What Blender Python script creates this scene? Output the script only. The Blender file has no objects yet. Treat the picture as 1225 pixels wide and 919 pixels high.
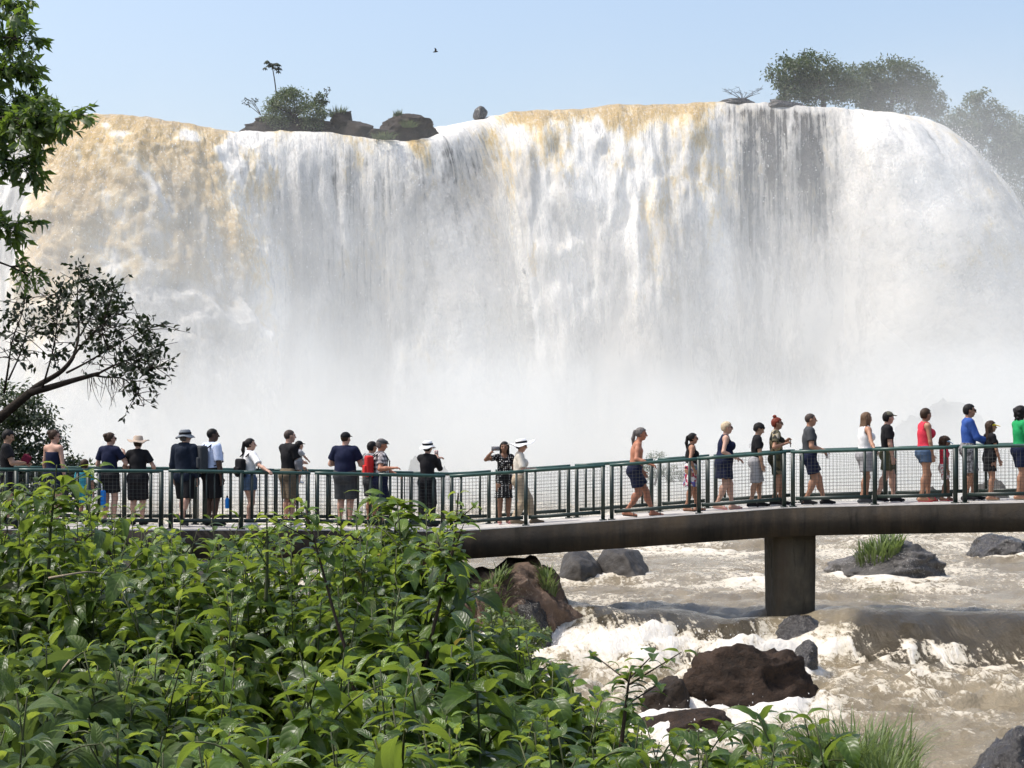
import bpy, bmesh, math, random
import numpy as np
from mathutils import Matrix, Vector

# ------------------------------------------------------------------ camera, world, sun
C = bpy.context.scene
COL = C.collection
F = 2300.0                 # focal length in photograph pixels (1225 wide)
HZ = 515.0                 # row of the horizon in the photograph
CZ = 3.6                   # camera height above the river under the bridge
PITCH = math.atan((HZ - 459.5) / F)

cam_d = bpy.data.cameras.new('camera')
cam = bpy.data.objects.new('camera', cam_d)
COL.objects.link(cam)
cam_d.sensor_width = 36.0
cam_d.lens = F / 1225.0 * 36.0
cam_d.clip_start = 0.1
cam_d.clip_end = 2000.0
cam.location = (0, 0, CZ)
cam.rotation_euler = (math.pi / 2 + PITCH, 0, 0)
C.camera = cam

SUN_DIR = Vector((-0.50, 0.0, 0.86)).normalized()      # towards the sun
elev = math.asin(SUN_DIR.z)
azim = math.atan2(SUN_DIR.x, SUN_DIR.y)
w = bpy.data.worlds.new("World")
C.world = w
w.use_nodes = True
nt = w.node_tree
bg = nt.nodes['Background']
sky = nt.nodes.new('ShaderNodeTexSky')
sky.sky_type = 'NISHITA'
sky.sun_disc = False
sky.sun_elevation = elev
sky.sun_rotation = azim
sky.air_density = 1.0
sky.dust_density = 4.2
sky.ozone_density = 0.0
sky.altitude = 100
bg.inputs['Strength'].default_value = 0.15
nt.links.new(sky.outputs[0], bg.inputs[0])

sun_d = bpy.data.lights.new('sun', 'SUN')
sun_d.energy = 2.0
sun_d.angle = math.radians(0.5)
sun_d.color = (1.0, 0.975, 0.93)
sun = bpy.data.objects.new('sun', sun_d)
COL.objects.link(sun)
sun.rotation_euler = SUN_DIR.to_track_quat('Z', 'Y').to_euler()

C.view_settings.view_transform = 'Standard'
C.view_settings.look = 'None'
C.view_settings.exposure = 0.68
C.view_settings.gamma = 1.0
C.render.engine = 'CYCLES'
C.cycles.use_denoising = True
C.cycles.max_bounces = 10
C.cycles.diffuse_bounces = 4
C.cycles.glossy_bounces = 3
C.cycles.transmission_bounces = 4
C.cycles.transparent_max_bounces = 12
C.cycles.volume_bounces = 5
C.cycles.volume_step_rate = 1.0
C.cycles.volume_max_steps = 128
C.cycles.caustics_reflective = False
C.cycles.caustics_refractive = False

# ------------------------------------------------------------------ projection helpers
cp, sp_ = math.cos(PITCH), math.sin(PITCH)
def W(px, py, Y):
    """world point at depth y = Y seen at photograph pixel (px, py)"""
    u = (px - 612.5) / F
    v = -(py - 459.5) / F
    dy = cp - v * sp_
    dz = sp_ + v * cp
    s = Y / dy
    return Vector((u * s, Y, CZ + dz * s))

rng = np.random.default_rng(7)
random.seed(11)
def U(a, b): return random.uniform(a, b)

# ------------------------------------------------------------------ numpy gradient noise
def _hash(ix, iy, iz, seed):
    h = (ix * 374761393 + iy * 668265263 + iz * 2147483647 + seed * 974634777) & 0xFFFFFFFF
    h = ((h ^ (h >> 13)) * 1274126177) & 0xFFFFFFFF
    h = ((h ^ (h >> 16)) * 2246822519) & 0xFFFFFFFF
    return h ^ (h >> 15)
_G = np.array([(1,1,0),(-1,1,0),(1,-1,0),(-1,-1,0),(1,0,1),(-1,0,1),(1,0,-1),(-1,0,-1),(0,1,1),(0,-1,1),(0,1,-1),(0,-1,-1),(1,1,0),(-1,1,0),(0,-1,1),(0,-1,-1)], dtype=np.float64)
def pn(x, y, z=None, seed=0):
    x = np.asarray(x, dtype=np.float64); y = np.asarray(y, dtype=np.float64)
    z = np.zeros_like(x) + 0.37 if z is None else np.asarray(z, dtype=np.float64)
    x, y, z = np.broadcast_arrays(x, y, z)
    xi, yi, zi = np.floor(x).astype(np.int64), np.floor(y).astype(np.int64), np.floor(z).astype(np.int64)
    xf, yf, zf = x - xi, y - yi, z - zi
    fu = xf * xf * xf * (xf * (xf * 6 - 15) + 10)
    fv = yf * yf * yf * (yf * (yf * 6 - 15) + 10)
    fw = zf * zf * zf * (zf * (zf * 6 - 15) + 10)
    out = np.zeros(x.shape)
    for cx in (0, 1):
        wx = fu if cx else 1 - fu
        for cy in (0, 1):
            wy = fv if cy else 1 - fv
            for cz in (0, 1):
                wz = fw if cz else 1 - fw
                g = _G[_hash(xi + cx, yi + cy, zi + cz, seed) & 15]
                out += wx * wy * wz * (g[..., 0] * (xf - cx) + g[..., 1] * (yf - cy) + g[..., 2] * (zf - cz))
    return out
def fbm(x, y, z=None, oct=4, seed=0, gain=0.5):
    s = 0; a = 1.0
    for o in range(oct):
        m = 2.03 ** o
        s = s + a * pn(x * m, y * m, None if z is None else z * m, seed + 17 * o)
        a *= gain
    return s
def billow(x, y, z=None, oct=4, seed=0, gain=0.5):
    s = 0; a = 1.0
    for o in range(oct):
        m = 2.03 ** o
        s = s + a * np.abs(pn(x * m, y * m, None if z is None else z * m, seed + 17 * o))
        a *= gain
    return s
def sstep(a, b, x):
    t = np.clip((x - a) / (b - a), 0, 1)
    return t * t * (3 - 2 * t)

# ------------------------------------------------------------------ mesh helpers
def mesh_np(name, V, Fq, mat=None, smooth=True, attrs=None):
    """mesh from vertex array and a list of face arrays (each n x 3 or n x 4)"""
    me = bpy.data.meshes.new(name)
    V = np.asarray(V, dtype=np.float32)
    if not isinstance(Fq, (list, tuple)): Fq = [Fq]
    Fq = [np.asarray(f, dtype=np.int32) for f in Fq if len(f)]
    me.vertices.add(len(V)); me.vertices.foreach_set('co', V.ravel())
    nl = sum(f.size for f in Fq); nf = sum(len(f) for f in Fq)
    me.loops.add(nl); me.polygons.add(nf)
    me.loops.foreach_set('vertex_index', np.concatenate([f.ravel() for f in Fq]))
    tot = np.concatenate([np.full(len(f), f.shape[1], np.int32) for f in Fq])
    st = np.concatenate([[0], np.cumsum(tot)[:-1]]).astype(np.int32)
    me.polygons.foreach_set('loop_start', st)
    if smooth:
        me.polygons.foreach_set('use_smooth', np.ones(nf, dtype=bool))
    if attrs:
        for k, a in attrs.items():
            at = me.attributes.new(k, 'FLOAT', 'POINT')
            at.data.foreach_set('value', np.asarray(a, dtype=np.float32).ravel())
    me.update(calc_edges=True)
    if mat: me.materials.append(mat)
    return me

def link(name, me, parent=None, loc=None):
    o = bpy.data.objects.new(name, me)
    COL.objects.link(o)
    if parent: o.parent = parent
    if loc is not None: o.location = loc
    return o

def tag(o, label=None, cat=None, group=None, kind=None):
    if label: o['label'] = label
    if cat: o['category'] = cat
    if group: o['group'] = group
    if kind: o['kind'] = kind
    return o

def empty(name, loc=(0, 0, 0), rz=0.0):
    o = bpy.data.objects.new(name, None)
    o.empty_display_size = 0.2
    COL.objects.link(o)
    o.location = loc; o.rotation_euler = (0, 0, rz)
    return o

class MB:
    """collects pieces of geometry that become one mesh"""
    def __init__(s): s.v = []; s.f3 = []; s.f4 = []; s.n = 0
    def add(s, V, f4=None, f3=None):
        V = np.asarray(V, dtype=np.float64).reshape(-1, 3)
        if f4 is not None and len(f4): s.f4.append(np.asarray(f4, dtype=np.int64).reshape(-1, 4) + s.n)
        if f3 is not None and len(f3): s.f3.append(np.asarray(f3, dtype=np.int64).reshape(-1, 3) + s.n)
        s.v.append(V); s.n += len(V)
    def box(s, c, size, R=None, bev=0.0):
        hx, hy, hz = [q / 2 for q in size]
        V = np.array([(x, y, z) for x in (-hx, hx) for y in (-hy, hy) for z in (-hz, hz)])
        if R is not None: V = V @ np.asarray(R).T
        s.add(V + np.asarray(c), [(0, 1, 3, 2), (4, 6, 7, 5), (0, 4, 5, 1), (2, 3, 7, 6), (0, 2, 6, 4), (1, 5, 7, 3)])
    def bar(s, a, b, wx, wy=None, up=(0, 0, 1)):
        """square bar from a to b"""
        wy = wy or wx
        a = np.asarray(a, float); b = np.asarray(b, float)
        d = (b - a); L = np.linalg.norm(d); d = d / L
        u = np.asarray(up, float)
        if abs(d @ u) > 0.95: u = np.array([0, 1.0, 0])
        e1 = np.cross(d, u); e1 /= np.linalg.norm(e1)
        e2 = np.cross(e1, d)
        R = np.stack([e1, e2, d], axis=1)
        s.box((a + b) / 2, (wx, wy, L), R)
    def tube(s, pts, rad, seg=8, cap=True):
        P = np.asarray(pts, float); n = len(P)
        r = np.broadcast_to(np.asarray(rad, float), (n,))
        T = np.gradient(P, axis=0); T /= np.linalg.norm(T, axis=1)[:, None] + 1e-12
        ref = np.array([0.13, 0.21, 1.0]) if abs(T[:, 2]).mean() < 0.8 else np.array([1.0, 0.17, 0.05])
        e1 = np.cross(T, ref); e1 /= np.linalg.norm(e1, axis=1)[:, None] + 1e-12
        e2 = np.cross(T, e1)
        a = np.linspace(0, 2 * np.pi, seg, endpoint=False)
        V = P[:, None, :] + r[:, None, None] * (np.cos(a)[None, :, None] * e1[:, None, :] + np.sin(a)[None, :, None] * e2[:, None, :])
        i = np.arange(n - 1)[:, None] * seg; j = np.arange(seg)[None, :]; j2 = (j + 1) % seg
        q = np.stack([i + j, i + seg + j, i + seg + j2, i + j2], axis=-1).reshape(-1, 4)
        V = V.reshape(-1, 3); f3 = []
        if cap:
            V = np.vstack([V, P[:1], P[-1:]])
            c0, c1 = n * seg, n * seg + 1
            f3 = [(c0, k, (k + 1) % seg) for k in range(seg)] + [(c1, (n - 1) * seg + (k + 1) % seg, (n - 1) * seg + k) for k in range(seg)]
        s.add(V, q, f3)
    def lathe(s, prof, seg=24, M=None):
        """profile [(r, z)...] about z"""
        pr = np.asarray(prof, float); n = len(pr)
        a = np.linspace(0, 2 * np.pi, seg, endpoint=False)
        V = np.stack([pr[:, 0:1] * np.cos(a), pr[:, 0:1] * np.sin(a), np.repeat(pr[:, 1:2], seg, 1)], axis=-1).reshape(-1, 3)
        if M is not None:
            M = np.asarray(M); V = V @ M[:3, :3].T + M[:3, 3]
        i = np.arange(n - 1)[:, None] * seg; j = np.arange(seg)[None, :]; j2 = (j + 1) % seg
        s.add(V, np.stack([i + j, i + j2, i + seg + j2, i + seg + j], axis=-1).reshape(-1, 4))
    def mesh(s, name, mat=None, smooth=False):
        fs = []
        if s.f4: fs.append(np.concatenate(s.f4))
        if s.f3: fs.append(np.concatenate(s.f3))
        return mesh_np(name, np.concatenate(s.v), fs, mat, smooth)
    def build(s, name, mat=None, parent=None, smooth=False, loc=None):
        return link(name, s.mesh(name, mat, smooth), parent, loc)

# ------------------------------------------------------------------ materials
def new_mat(name):
    m = bpy.data.materials.new(name); m.use_nodes = True
    nt = m.node_tree
    return m, nt, nt.nodes['Principled BSDF'], nt.nodes['Material Output']
def N(nt, typ, **kw):
    n = nt.nodes.new(typ)
    for k, v in kw.items():
        if k.startswith('i_'):
            n.inputs[k[2:].replace('_', ' ')].default_value = v
        else: setattr(n, k, v)
    return n
def noise(nt, scale, detail=4, rough=0.55, vec=None, dist=0.0):
    n = N(nt, 'ShaderNodeTexNoise'); n.inputs['Scale'].default_value = scale
    n.inputs['Detail'].default_value = detail; n.inputs['Roughness'].default_value = rough
    n.inputs['Distortion'].default_value = dist
    if vec is not None: nt.links.new(vec, n.inputs['Vector'])
    return n
def ramp(nt, fac, stops):
    r = N(nt, 'ShaderNodeValToRGB')
    while len(r.color_ramp.elements) < len(stops): r.color_ramp.elements.new(0.5)
    for e, (p, c) in zip(r.color_ramp.elements, stops):
        e.position = p; e.color = (*c, 1) if len(c) == 3 else c
    nt.links.new(fac, r.inputs[0])
    return r
def maprange(nt, val, a, b, c=0.0, d=1.0, smooth=True):
    r = N(nt, 'ShaderNodeMapRange')
    if smooth: r.interpolation_type = 'SMOOTHSTEP'
    nt.links.new(val, r.inputs[0])
    for k, x in zip((1, 2, 3, 4), (a, b, c, d)): r.inputs[k].default_value = x
    return r.outputs[0]
def math_n(nt, op, a, b=None):
    m = N(nt, 'ShaderNodeMath'); m.operation = op
    for i, x in enumerate((a, b)):
        if x is None: continue
        if isinstance(x, (int, float)): m.inputs[i].default_value = x
        else: nt.links.new(x, m.inputs[i])
    return m.outputs[0]
def mixc(nt, fac, a, b, mode='MIX'):
    m = N(nt, 'ShaderNodeMix'); m.data_type = 'RGBA'; m.blend_type = mode
    for s, x in ((m.inputs[0], fac), (m.inputs[6], a), (m.inputs[7], b)):
        if isinstance(x, (int, float)): s.default_value = x
        elif isinstance(x, (tuple, list)): s.default_value = (*x, 1)
        else: nt.links.new(x, s)
    return m.outputs[2]
def bump(nt, bsdf, height, strength=0.3, dist=0.02):
    b = N(nt, 'ShaderNodeBump'); b.inputs['Strength'].default_value = strength; b.inputs['Distance'].default_value = dist
    nt.links.new(height, b.inputs['Height']); nt.links.new(b.outputs[0], bsdf.inputs['Normal'])
def coords(nt, which='Object'):
    return N(nt, 'ShaderNodeTexCoord').outputs[which]
def attr(nt, name):
    a = N(nt, 'ShaderNodeAttribute'); a.attribute_name = name
    return a.outputs['Fac']

def basic(name, col, rough=0.7, var=0.25, scale=8.0, bstr=0.15, bscale=None, metal=0.0, spec=0.4):
    m, nt, b, out = new_mat(name)
    co = coords(nt)
    n = noise(nt, scale, 4, 0.6, co)
    lo = tuple(c * (1 - var) for c in col); hi = tuple(min(1, c * (1 + var)) for c in col)
    r = ramp(nt, n.outputs[0], [(0.3, lo), (0.7, hi)])
    nt.links.new(r.outputs[0], b.inputs['Base Color'])
    b.inputs['Roughness'].default_value = rough; b.inputs['Metallic'].default_value = metal
    b.inputs['Specular IOR Level'].default_value = spec
    if bstr:
        n2 = noise(nt, bscale or scale * 4, 3, 0.6, co)
        bump(nt, b, n2.outputs[0], bstr, 0.01)
    return m

_mc = {}
def cached(key, fn):
    if key not in _mc: _mc[key] = fn()
    return _mc[key]
def cloth(name, col):
    return cached(('cloth', name), lambda: basic('cloth_' + name, col, 0.85, 0.12, 14, 0.2, 180, spec=0.15))
# ------------------------------------------------------------------ waterfall
def falls_material():
    m, nt, b, out = new_mat('falling_water')
    tan_ = attr(nt, 'tan'); thin = attr(nt, 'thin'); low = attr(nt, 'low')
    uu = attr(nt, 'along'); vv = attr(nt, 'fall')
    cx = N(nt, 'ShaderNodeCombineXYZ'); nt.links.new(uu, cx.inputs[0]); nt.links.new(vv, cx.inputs[1])
    def st(su, sv):
        v = N(nt, 'ShaderNodeVectorMath'); v.operation = 'MULTIPLY'
        nt.links.new(cx.outputs[0], v.inputs[0]); v.inputs[1].default_value = (su, sv, 1)
        return v.outputs[0]
    fine = noise(nt, 1.0, 6, 0.65, st(2.6, 0.9), 0.3)
    streak = noise(nt, 1.0, 5, 0.6, st(3.4, 0.16), 0.15)
    clump = noise(nt, 1.0, 5, 0.6, st(0.5, 0.32), 0.4)
    # muddy ochre where the river pours over deep and unbroken, white where it is beaten to foam
    tn = math_n(nt, 'ADD', tan_, math_n(nt, 'MULTIPLY', math_n(nt, 'SUBTRACT', clump.outputs[0], 0.5), 1.4))
    tn = math_n(nt, 'ADD', tn, math_n(nt, 'MULTIPLY', math_n(nt, 'SUBTRACT', fine.outputs[0], 0.5), 2.3))
    tn = math_n(nt, 'ADD', tn, math_n(nt, 'MULTIPLY', math_n(nt, 'SUBTRACT', streak.outputs[0], 0.5), 0.9))
    tfac = maprange(nt, tn, 0.15, 1.55)
    tcol = ramp(nt, tfac, [(0.0, (0.86, 0.835, 0.775)), (0.25, (0.775, 0.71, 0.58)), (0.5, (0.70, 0.575, 0.35)), (0.75, (0.62, 0.46, 0.21)), (1.0, (0.50, 0.34, 0.115))])
    fleck = math_n(nt, 'MULTIPLY', maprange(nt, noise(nt, 1.0, 4, 0.7, st(5.0, 3.0), 1.0).outputs[0], 0.50, 0.62), 0.42)
    tw = mixc(nt, fleck, tcol.outputs[0], (0.80, 0.765, 0.69))
    # mottling of thin and thick foam
    grain = noise(nt, 1.0, 5, 0.75, st(7.0, 3.2), 0.6)
    mot = math_n(nt, 'MULTIPLY', maprange(nt, fine.outputs[0], 0.3, 0.65, 0.84, 1.0), maprange(nt, grain.outputs[0], 0.32, 0.62, 0.82, 1.04))
    mot = math_n(nt, 'MULTIPLY', mot, attr(nt, 'thick'))
    col = mixc(nt, 1.0, tw, mot, 'MULTIPLY')
    nt.links.new(col, b.inputs['Base Color'])
    nt.links.new(maprange(nt, tfac, 0.3, 1.0, 0.6, 0.3), b.inputs['Roughness'])
    b.inputs['Specular IOR Level'].default_value = 0.35
    hsum = math_n(nt, 'ADD', math_n(nt, 'MULTIPLY', fine.outputs[0], 0.7), math_n(nt, 'MULTIPLY', streak.outputs[0], 0.5))
    hsum = math_n(nt, 'ADD', hsum, math_n(nt, 'MULTIPLY', grain.outputs[0], 0.40))
    bump(nt, b, hsum, 0.55, 0.5)
    # ragged holes in the thin veils
    sv = math_n(nt, 'ADD', math_n(nt, 'MULTIPLY', streak.outputs[0], 0.75), math_n(nt, 'MULTIPLY', fine.outputs[0], 0.45))
    th = math_n(nt, 'SUBTRACT', thin, math_n(nt, 'MULTIPLY', math_n(nt, 'SUBTRACT', sv, 0.60), 5.0))
    hole = maprange(nt, th, 0.25, 1.35, 0.0, 0.80)
    tr = N(nt, 'ShaderNodeBsdfTransparent')
    ms = N(nt, 'ShaderNodeMixShader')
    nt.links.new(hole, ms.inputs[0]); nt.links.new(b.outputs[0], ms.inputs[1]); nt.links.new(tr.outputs[0], ms.inputs[2])
    nt.links.new(ms.outputs[0], out.inputs['Surface'])
    return m

CREST = [(-150,128,117,2.2),(-40,131,117,2.2),(40,137,117.0,2.2),(72,141,116.6,2.8),(95,139,116,4.6),(140,137.5,115.6,5.4),(185,140,115.6,5.4),(215,147,115.8,5.0),(250,155,116.2,4.6),
         (300,158,116.8,3.9),(345,158,117.2,3.0),(400,161,117.6,2.2),(445,166,118,2.2),(495,168,118.2,2.6),(522,164,118.8,2.8),(545,152,120.4,3.0),(570,142,121.8,3.8),
         (605,135,122.6,4.4),(700,129,123.2,4.6),(770,125,123.4,4.6),(840,123,123.2,3.8),(880,122,122.8,2.3),(930,123,122.4,1.8),(980,127,122.2,2.2),(1015,130,122.2,3.0),
         (1042,133,122.4,4.4),(1062,137,123.2,5.4),(1074,141,124.8,6.0),(1080,144,127.5,6.2),(1083,146,131,6.2),(1084,146,138,6.0)]
def crest_world():
    P = np.array([(*W(a, b, c), v, a) for a, b, c, v in CREST])
    # resample by arc length with a smooth curve
    d = np.concatenate([[0], np.cumsum(np.linalg.norm(np.diff(P[:, :2], axis=0), axis=1))])
    s = np.linspace(0, d[-1], 760)
    out = np.stack([np.interp(s, d, P[:, i]) for i in range(5)], axis=1)
    k = np.hanning(29); k /= k.sum()
    pad = np.pad(out, ((14, 14), (0, 0)), mode='edge')
    # keep the ends straight when padding
    sm = np.stack([np.convolve(pad[:, i], k, 'valid') for i in range(5)], axis=1)
    return s, sm
cs, cr = crest_world()

def build_veils(base, nn, drop, outw, S, fl, px, low):
    # torn veils of spray hanging in front of the solid sheet
    m, nt, b, out = new_mat('spray_veil')
    nt.nodes.remove(b)
    uu = attr(nt, 'along'); vv = attr(nt, 'fall'); den = attr(nt, 'veil')
    cx = N(nt, 'ShaderNodeCombineXYZ'); nt.links.new(uu, cx.inputs[0]); nt.links.new(vv, cx.inputs[1])
    def st(su, sv, sh):
        v = N(nt, 'ShaderNodeVectorMath'); v.operation = 'MULTIPLY'; nt.links.new(cx.outputs[0], v.inputs[0]); v.inputs[1].default_value = (su, sv, 1)
        return v.outputs[0]
    a = noise(nt, 1.0, 6, 0.7, st(0.9, 0.20, 0), 0.6); c = noise(nt, 1.0, 5, 0.75, st(4.5, 1.5, 3), 0.5)
    f = math_n(nt, 'ADD', math_n(nt, 'MULTIPLY', a.outputs[0], 0.62), math_n(nt, 'MULTIPLY', c.outputs[0], 0.38))
    f = math_n(nt, 'ADD', f, math_n(nt, 'MULTIPLY', math_n(nt, 'SUBTRACT', den, 0.5), 0.35))
    al = maprange(nt, f, 0.45, 0.67, 0.0, 0.66)
    d = N(nt, 'ShaderNodeBsdfDiffuse'); d.inputs[0].default_value = (0.84, 0.81, 0.755, 1)
    tl = N(nt, 'ShaderNodeBsdfTranslucent'); tl.inputs[0].default_value = (0.84, 0.81, 0.755, 1)
    bu = N(nt, 'ShaderNodeBump'); bu.inputs['Strength'].default_value = 0.6; bu.inputs['Distance'].default_value = 0.4
    nt.links.new(f, bu.inputs['Height']); nt.links.new(bu.outputs[0], d.inputs['Normal'])
    m1 = N(nt, 'ShaderNodeMixShader'); m1.inputs[0].default_value = 0.4; nt.links.new(d.outputs[0], m1.inputs[1]); nt.links.new(tl.outputs[0], m1.inputs[2])
    tr = N(nt, 'ShaderNodeBsdfTransparent'); m2 = N(nt, 'ShaderNodeMixShader')
    nt.links.new(al, m2.inputs[0]); nt.links.new(tr.outputs[0], m2.inputs[1]); nt.links.new(m1.outputs[0], m2.inputs[2]); nt.links.new(m2.outputs[0], out.inputs['Surface'])
    sl = (slice(None, None, 3), slice(9, None, 3))
    for k, off in enumerate((0.75, 1.5)):
        Sv, fv, dv = S[sl], fl[sl], drop[sl]
        amp = sstep(0.6, 4.0, dv)
        dis = amp * (off + 1.3 * (1 - sstep(300, 360, px[::3]))[:, None] * sstep(60, 100, px[::3])[:, None] + 0.9 * fbm(Sv * 0.22 + 9 * k, fv * 0.07, seed=131 + k, oct=3) + 0.35 * fbm(Sv * 0.8, fv * 0.25, seed=141 + k, oct=2)) - 0.4 * (1 - amp)
        Vv = base[sl] + nn[sl] * dis[..., None]
        pv = px[::3][:, None]
        den = 0.28 + 0.5 * sstep(3, 16, dv) + 0.8 * fbm(Sv * 0.10, fv * 0.06, seed=151 + k, oct=3)
        den = den - 0.22 * (sstep(545, 600, pv) * (1 - sstep(850, 870, pv))) * (1 - sstep(12, 20, dv))
        den = den - 0.75 * sstep(4.5, 0.3, dv) - 0.30 * (sstep(865, 885, pv) * (1 - sstep(985, 1010, pv))) * (1 - sstep(6, 14, dv)) - 0.5 * (1 - sstep(300, 360, pv)) * (1 - sstep(7, 16, dv))
        nu, nv = Sv.shape; i = np.arange(nu - 1)[:, None] * nv; j = np.arange(nv - 1)[None, :]
        Q = np.stack([i + j, i + j + 1, i + nv + j + 1, i + nv + j], axis=-1).reshape(-1, 4)
        o = link('spray_veil', mesh_np('spray_veil', Vv.reshape(-1, 3), Q, m, True, dict(along=Sv + 31 * k, fall=fv, veil=den)))
        tag(o, ('thin torn veil of spray just in front of the falling water', 'outer torn veil of spray drifting before the falls')[k], 'spray', kind='stuff')

def build_falls():
    nu, nv = len(cs), 215
    T = np.gradient(cr[:, :2], axis=0); T /= np.linalg.norm(T, axis=1)[:, None]
    nrm = np.stack([T[:, 1], -T[:, 0]], axis=1)          # outwards, towards the camera
    k = np.hanning(61); k /= k.sum()
    nrm = np.stack([np.convolve(np.pad(nrm[:, i], 30, mode='edge'), k, 'valid') for i in range(2)], axis=1)
    nrm /= np.linalg.norm(nrm, axis=1)[:, None]
    zbot = -0.5
    H = cr[:, 2] - zbot
    # rows: a little of the river above the lip, then the fall (time steps give even spacing down the sheet)
    back = np.linspace(-5, 0, 10)[:-1]
    q = np.linspace(0, 1, nv - 9)
    fallfrac = (0.25 * q + 0.75 * q ** 1.35)
    px = cr[:, 4]
    S = np.repeat(cs[:, None], nv, 1)
    drop = np.zeros((nu, nv)); outw = np.zeros((nu, nv))
    drop[:, 9:] = H[:, None] * fallfrac[None, :]
    outw[:, 9:] = cr[:, 3:4] * np.sqrt(2 * drop[:, 9:] / 9.81)
    outw[:, :9] = back[None, :]
    arc = np.zeros((nu, nv))
    arc[:, 1:] = np.cumsum(np.hypot(np.diff(drop, axis=1), np.diff(outw, axis=1)), axis=1)
    X = cr[:, 0:1] + nrm[:, 0:1] * outw
    Y = cr[:, 1:2] + nrm[:, 1:2] * outw
    Z = cr[:, 2:3] - drop
    # numerical normals
    base = np.stack([X, Y, Z], axis=-1)
    du = np.gradient(base, axis=0); dv = np.gradient(base, axis=1)
    nn = np.cross(du, dv); nn /= np.linalg.norm(nn, axis=-1, keepdims=True) + 1e-9
    nn *= np.sign((nn[..., 0] * nrm[:, None, 0] + nn[..., 1] * nrm[:, None, 1] + 0.3 * nn[..., 2]))[..., None]
    # moving parcels of water: noise in (along, fall) space, stretched more the further it has fallen
    fl = arc
    PXg = np.repeat(px[:, None], nv, 1)
    warp = 1.3 * fbm(S * 0.11, fl * 0.10, seed=5, oct=3)
    bil = billow(S * 0.17 + warp * 0.45, fl * 0.055 + warp * 0.5, seed=21, oct=5, gain=0.55)     # cauliflower clumps
    lft = (sstep(60, 100, px) * (1 - sstep(290, 350, px)))[:, None]
    bil = bil * (1 - lft) + lft * billow(S * 0.20 + warp * 0.5, fl * 0.13 + warp * 0.6, seed=23, oct=5, gain=0.55)
    bil2 = billow(S * 0.60 + warp * 0.4, fl * 0.17 + warp * 0.2, seed=31, oct=4, gain=0.6)
    bil3 = fbm(S * 1.9, fl * 0.9, seed=36, oct=3, gain=0.6)
    rib = fbm(S * 0.75, fl * 0.035, seed=41, oct=4)                                       # long vertical ropes
    clumpy = np.ones(nu) + 0.40 * sstep(60, 100, px) * (1 - sstep(290, 340, px)) + 0.16 * sstep(545, 590, px) * (1 - sstep(840, 870, px)) - 0.10 * sstep(1010, 1040, px)
    for a, b, v in ((330, 520, 0.35), (860, 1010, 0.32)):
        clumpy -= (1 - v) * sstep(a - 25, a + 10, px) * (1 - sstep(b - 10, b + 25, px))
    grow = (sstep(0.05, 3.2, drop) * (1 - 0.6 * sstep(1010, 1050, px))[:, None] + 0.6 * sstep(1010, 1050, px)[:, None] * sstep(-0.1, 0.9, drop)) * (0.55 + 0.45 * sstep(2, 14, drop))
    low = sstep(11, 20, drop)
    disp = grow * (clumpy[:, None] * (1.6 * (bil - 0.42) + 1.5 * fbm(S * 0.10, fl * 0.022, seed=47, oct=2) + 0.60 * (bil2 - 0.48) + 0.22 * bil3) + 0.80 * rib * (1.25 - 0.6 * clumpy[:, None] + 0.9 * sstep(1000, 1040, px)[:, None]))
    disp *= (1 - 0.35 * low) * (1 - 0.25 * sstep(1010, 1070, px))[:, None]
    disp += 0.10 * sstep(-0.5, 0.5, outw) * fbm(S * 1.4, fl * 0.8, seed=51, oct=3)
    rough_d = disp
    k1 = np.hanning(15)[1:-1]; k1 /= k1.sum(); k0 = np.hanning(7)[1:-1]; k0 /= k0.sum()
    disp = np.apply_along_axis(lambda v: np.convolve(np.pad(v, len(k1) // 2, mode='edge'), k1, 'valid'), 1, disp)
    disp = np.apply_along_axis(lambda v: np.convolve(np.pad(v, len(k0) // 2, mode='edge'), k0, 'valid'), 0, disp)
    disp = disp * (1 - 0.75 * lft) + rough_d * 0.75 * lft
    Vv = base + nn * disp[..., None]
    Vv[:, :9, 2] += 0.15 * fbm(S[:, :9] * 0.9, outw[:, :9] * 0.7, seed=61, oct=3)
    # lip unevenness
    lip = 0.16 * fbm(cs * 0.5, cs * 0, seed=71, oct=4)
    Vv[..., 2] += lip[:, None] * (1 - sstep(0, 4, drop))
    # colour zones
    nz = fbm(S * 0.22, fl * 0.10, seed=81, oct=4)
    def band(a, b, soft=15):
        return sstep(a - soft, a + soft, PXg) * (1 - sstep(b - soft, b + soft, PXg))
    tan_ = 1.32 * band(78, 300, 14) * np.exp(-drop / np.interp(PXg, [78, 150, 300], [9.5, 8, 4.0])) 
    tan_ += 0.45 * band(75, 330, 20) * np.exp(-drop / 14)
    ragg = 1.1 + 1.0 * nz + 0.7 * fbm(cs * 0.8, cs * 0, seed=87, oct=3)[:, None] + 0.5 * np.exp(-((PXg - 745) / 40) ** 2)
    tan_ += 1.25 * band(598, 700, 22) * (1 - sstep(0.55 * ragg, 1.3 * ragg, drop)) + 1.35 * band(700, 850, 25) * (1 - sstep(0.6 * ragg, 1.5 * ragg, drop))
    tan_ += 1.1 * band(485, 508, 8) * np.exp(-drop / 3.5)
    tan_ += 0.45 * band(320, 470, 10) * np.exp(-drop / 2.2)
    tan_ += 0.30 * band(540, 860, 25) * np.exp(-((drop - 6) / 6) ** 2) * (0.7 + 1.6 * nz)
    tan_ += 0.16 * band(1000, 1400, 20) * np.exp(-drop / 9) * (1 + 1.2 * nz)
    mot = fbm(S * 0.45 + warp, fl * 0.22 + warp, seed=85, oct=4)
    tan_ = tan_ * (1 + (1.1 + 1.0 * lft) * mot) - (0.25 + 1.3 * lft) * np.clip(bil - 0.45, 0, 1) * grow
    tan_ += 0.12 + 0.45 * nz * (1 - low)
    tan_ *= (1 - 0.55 * low)
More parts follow.
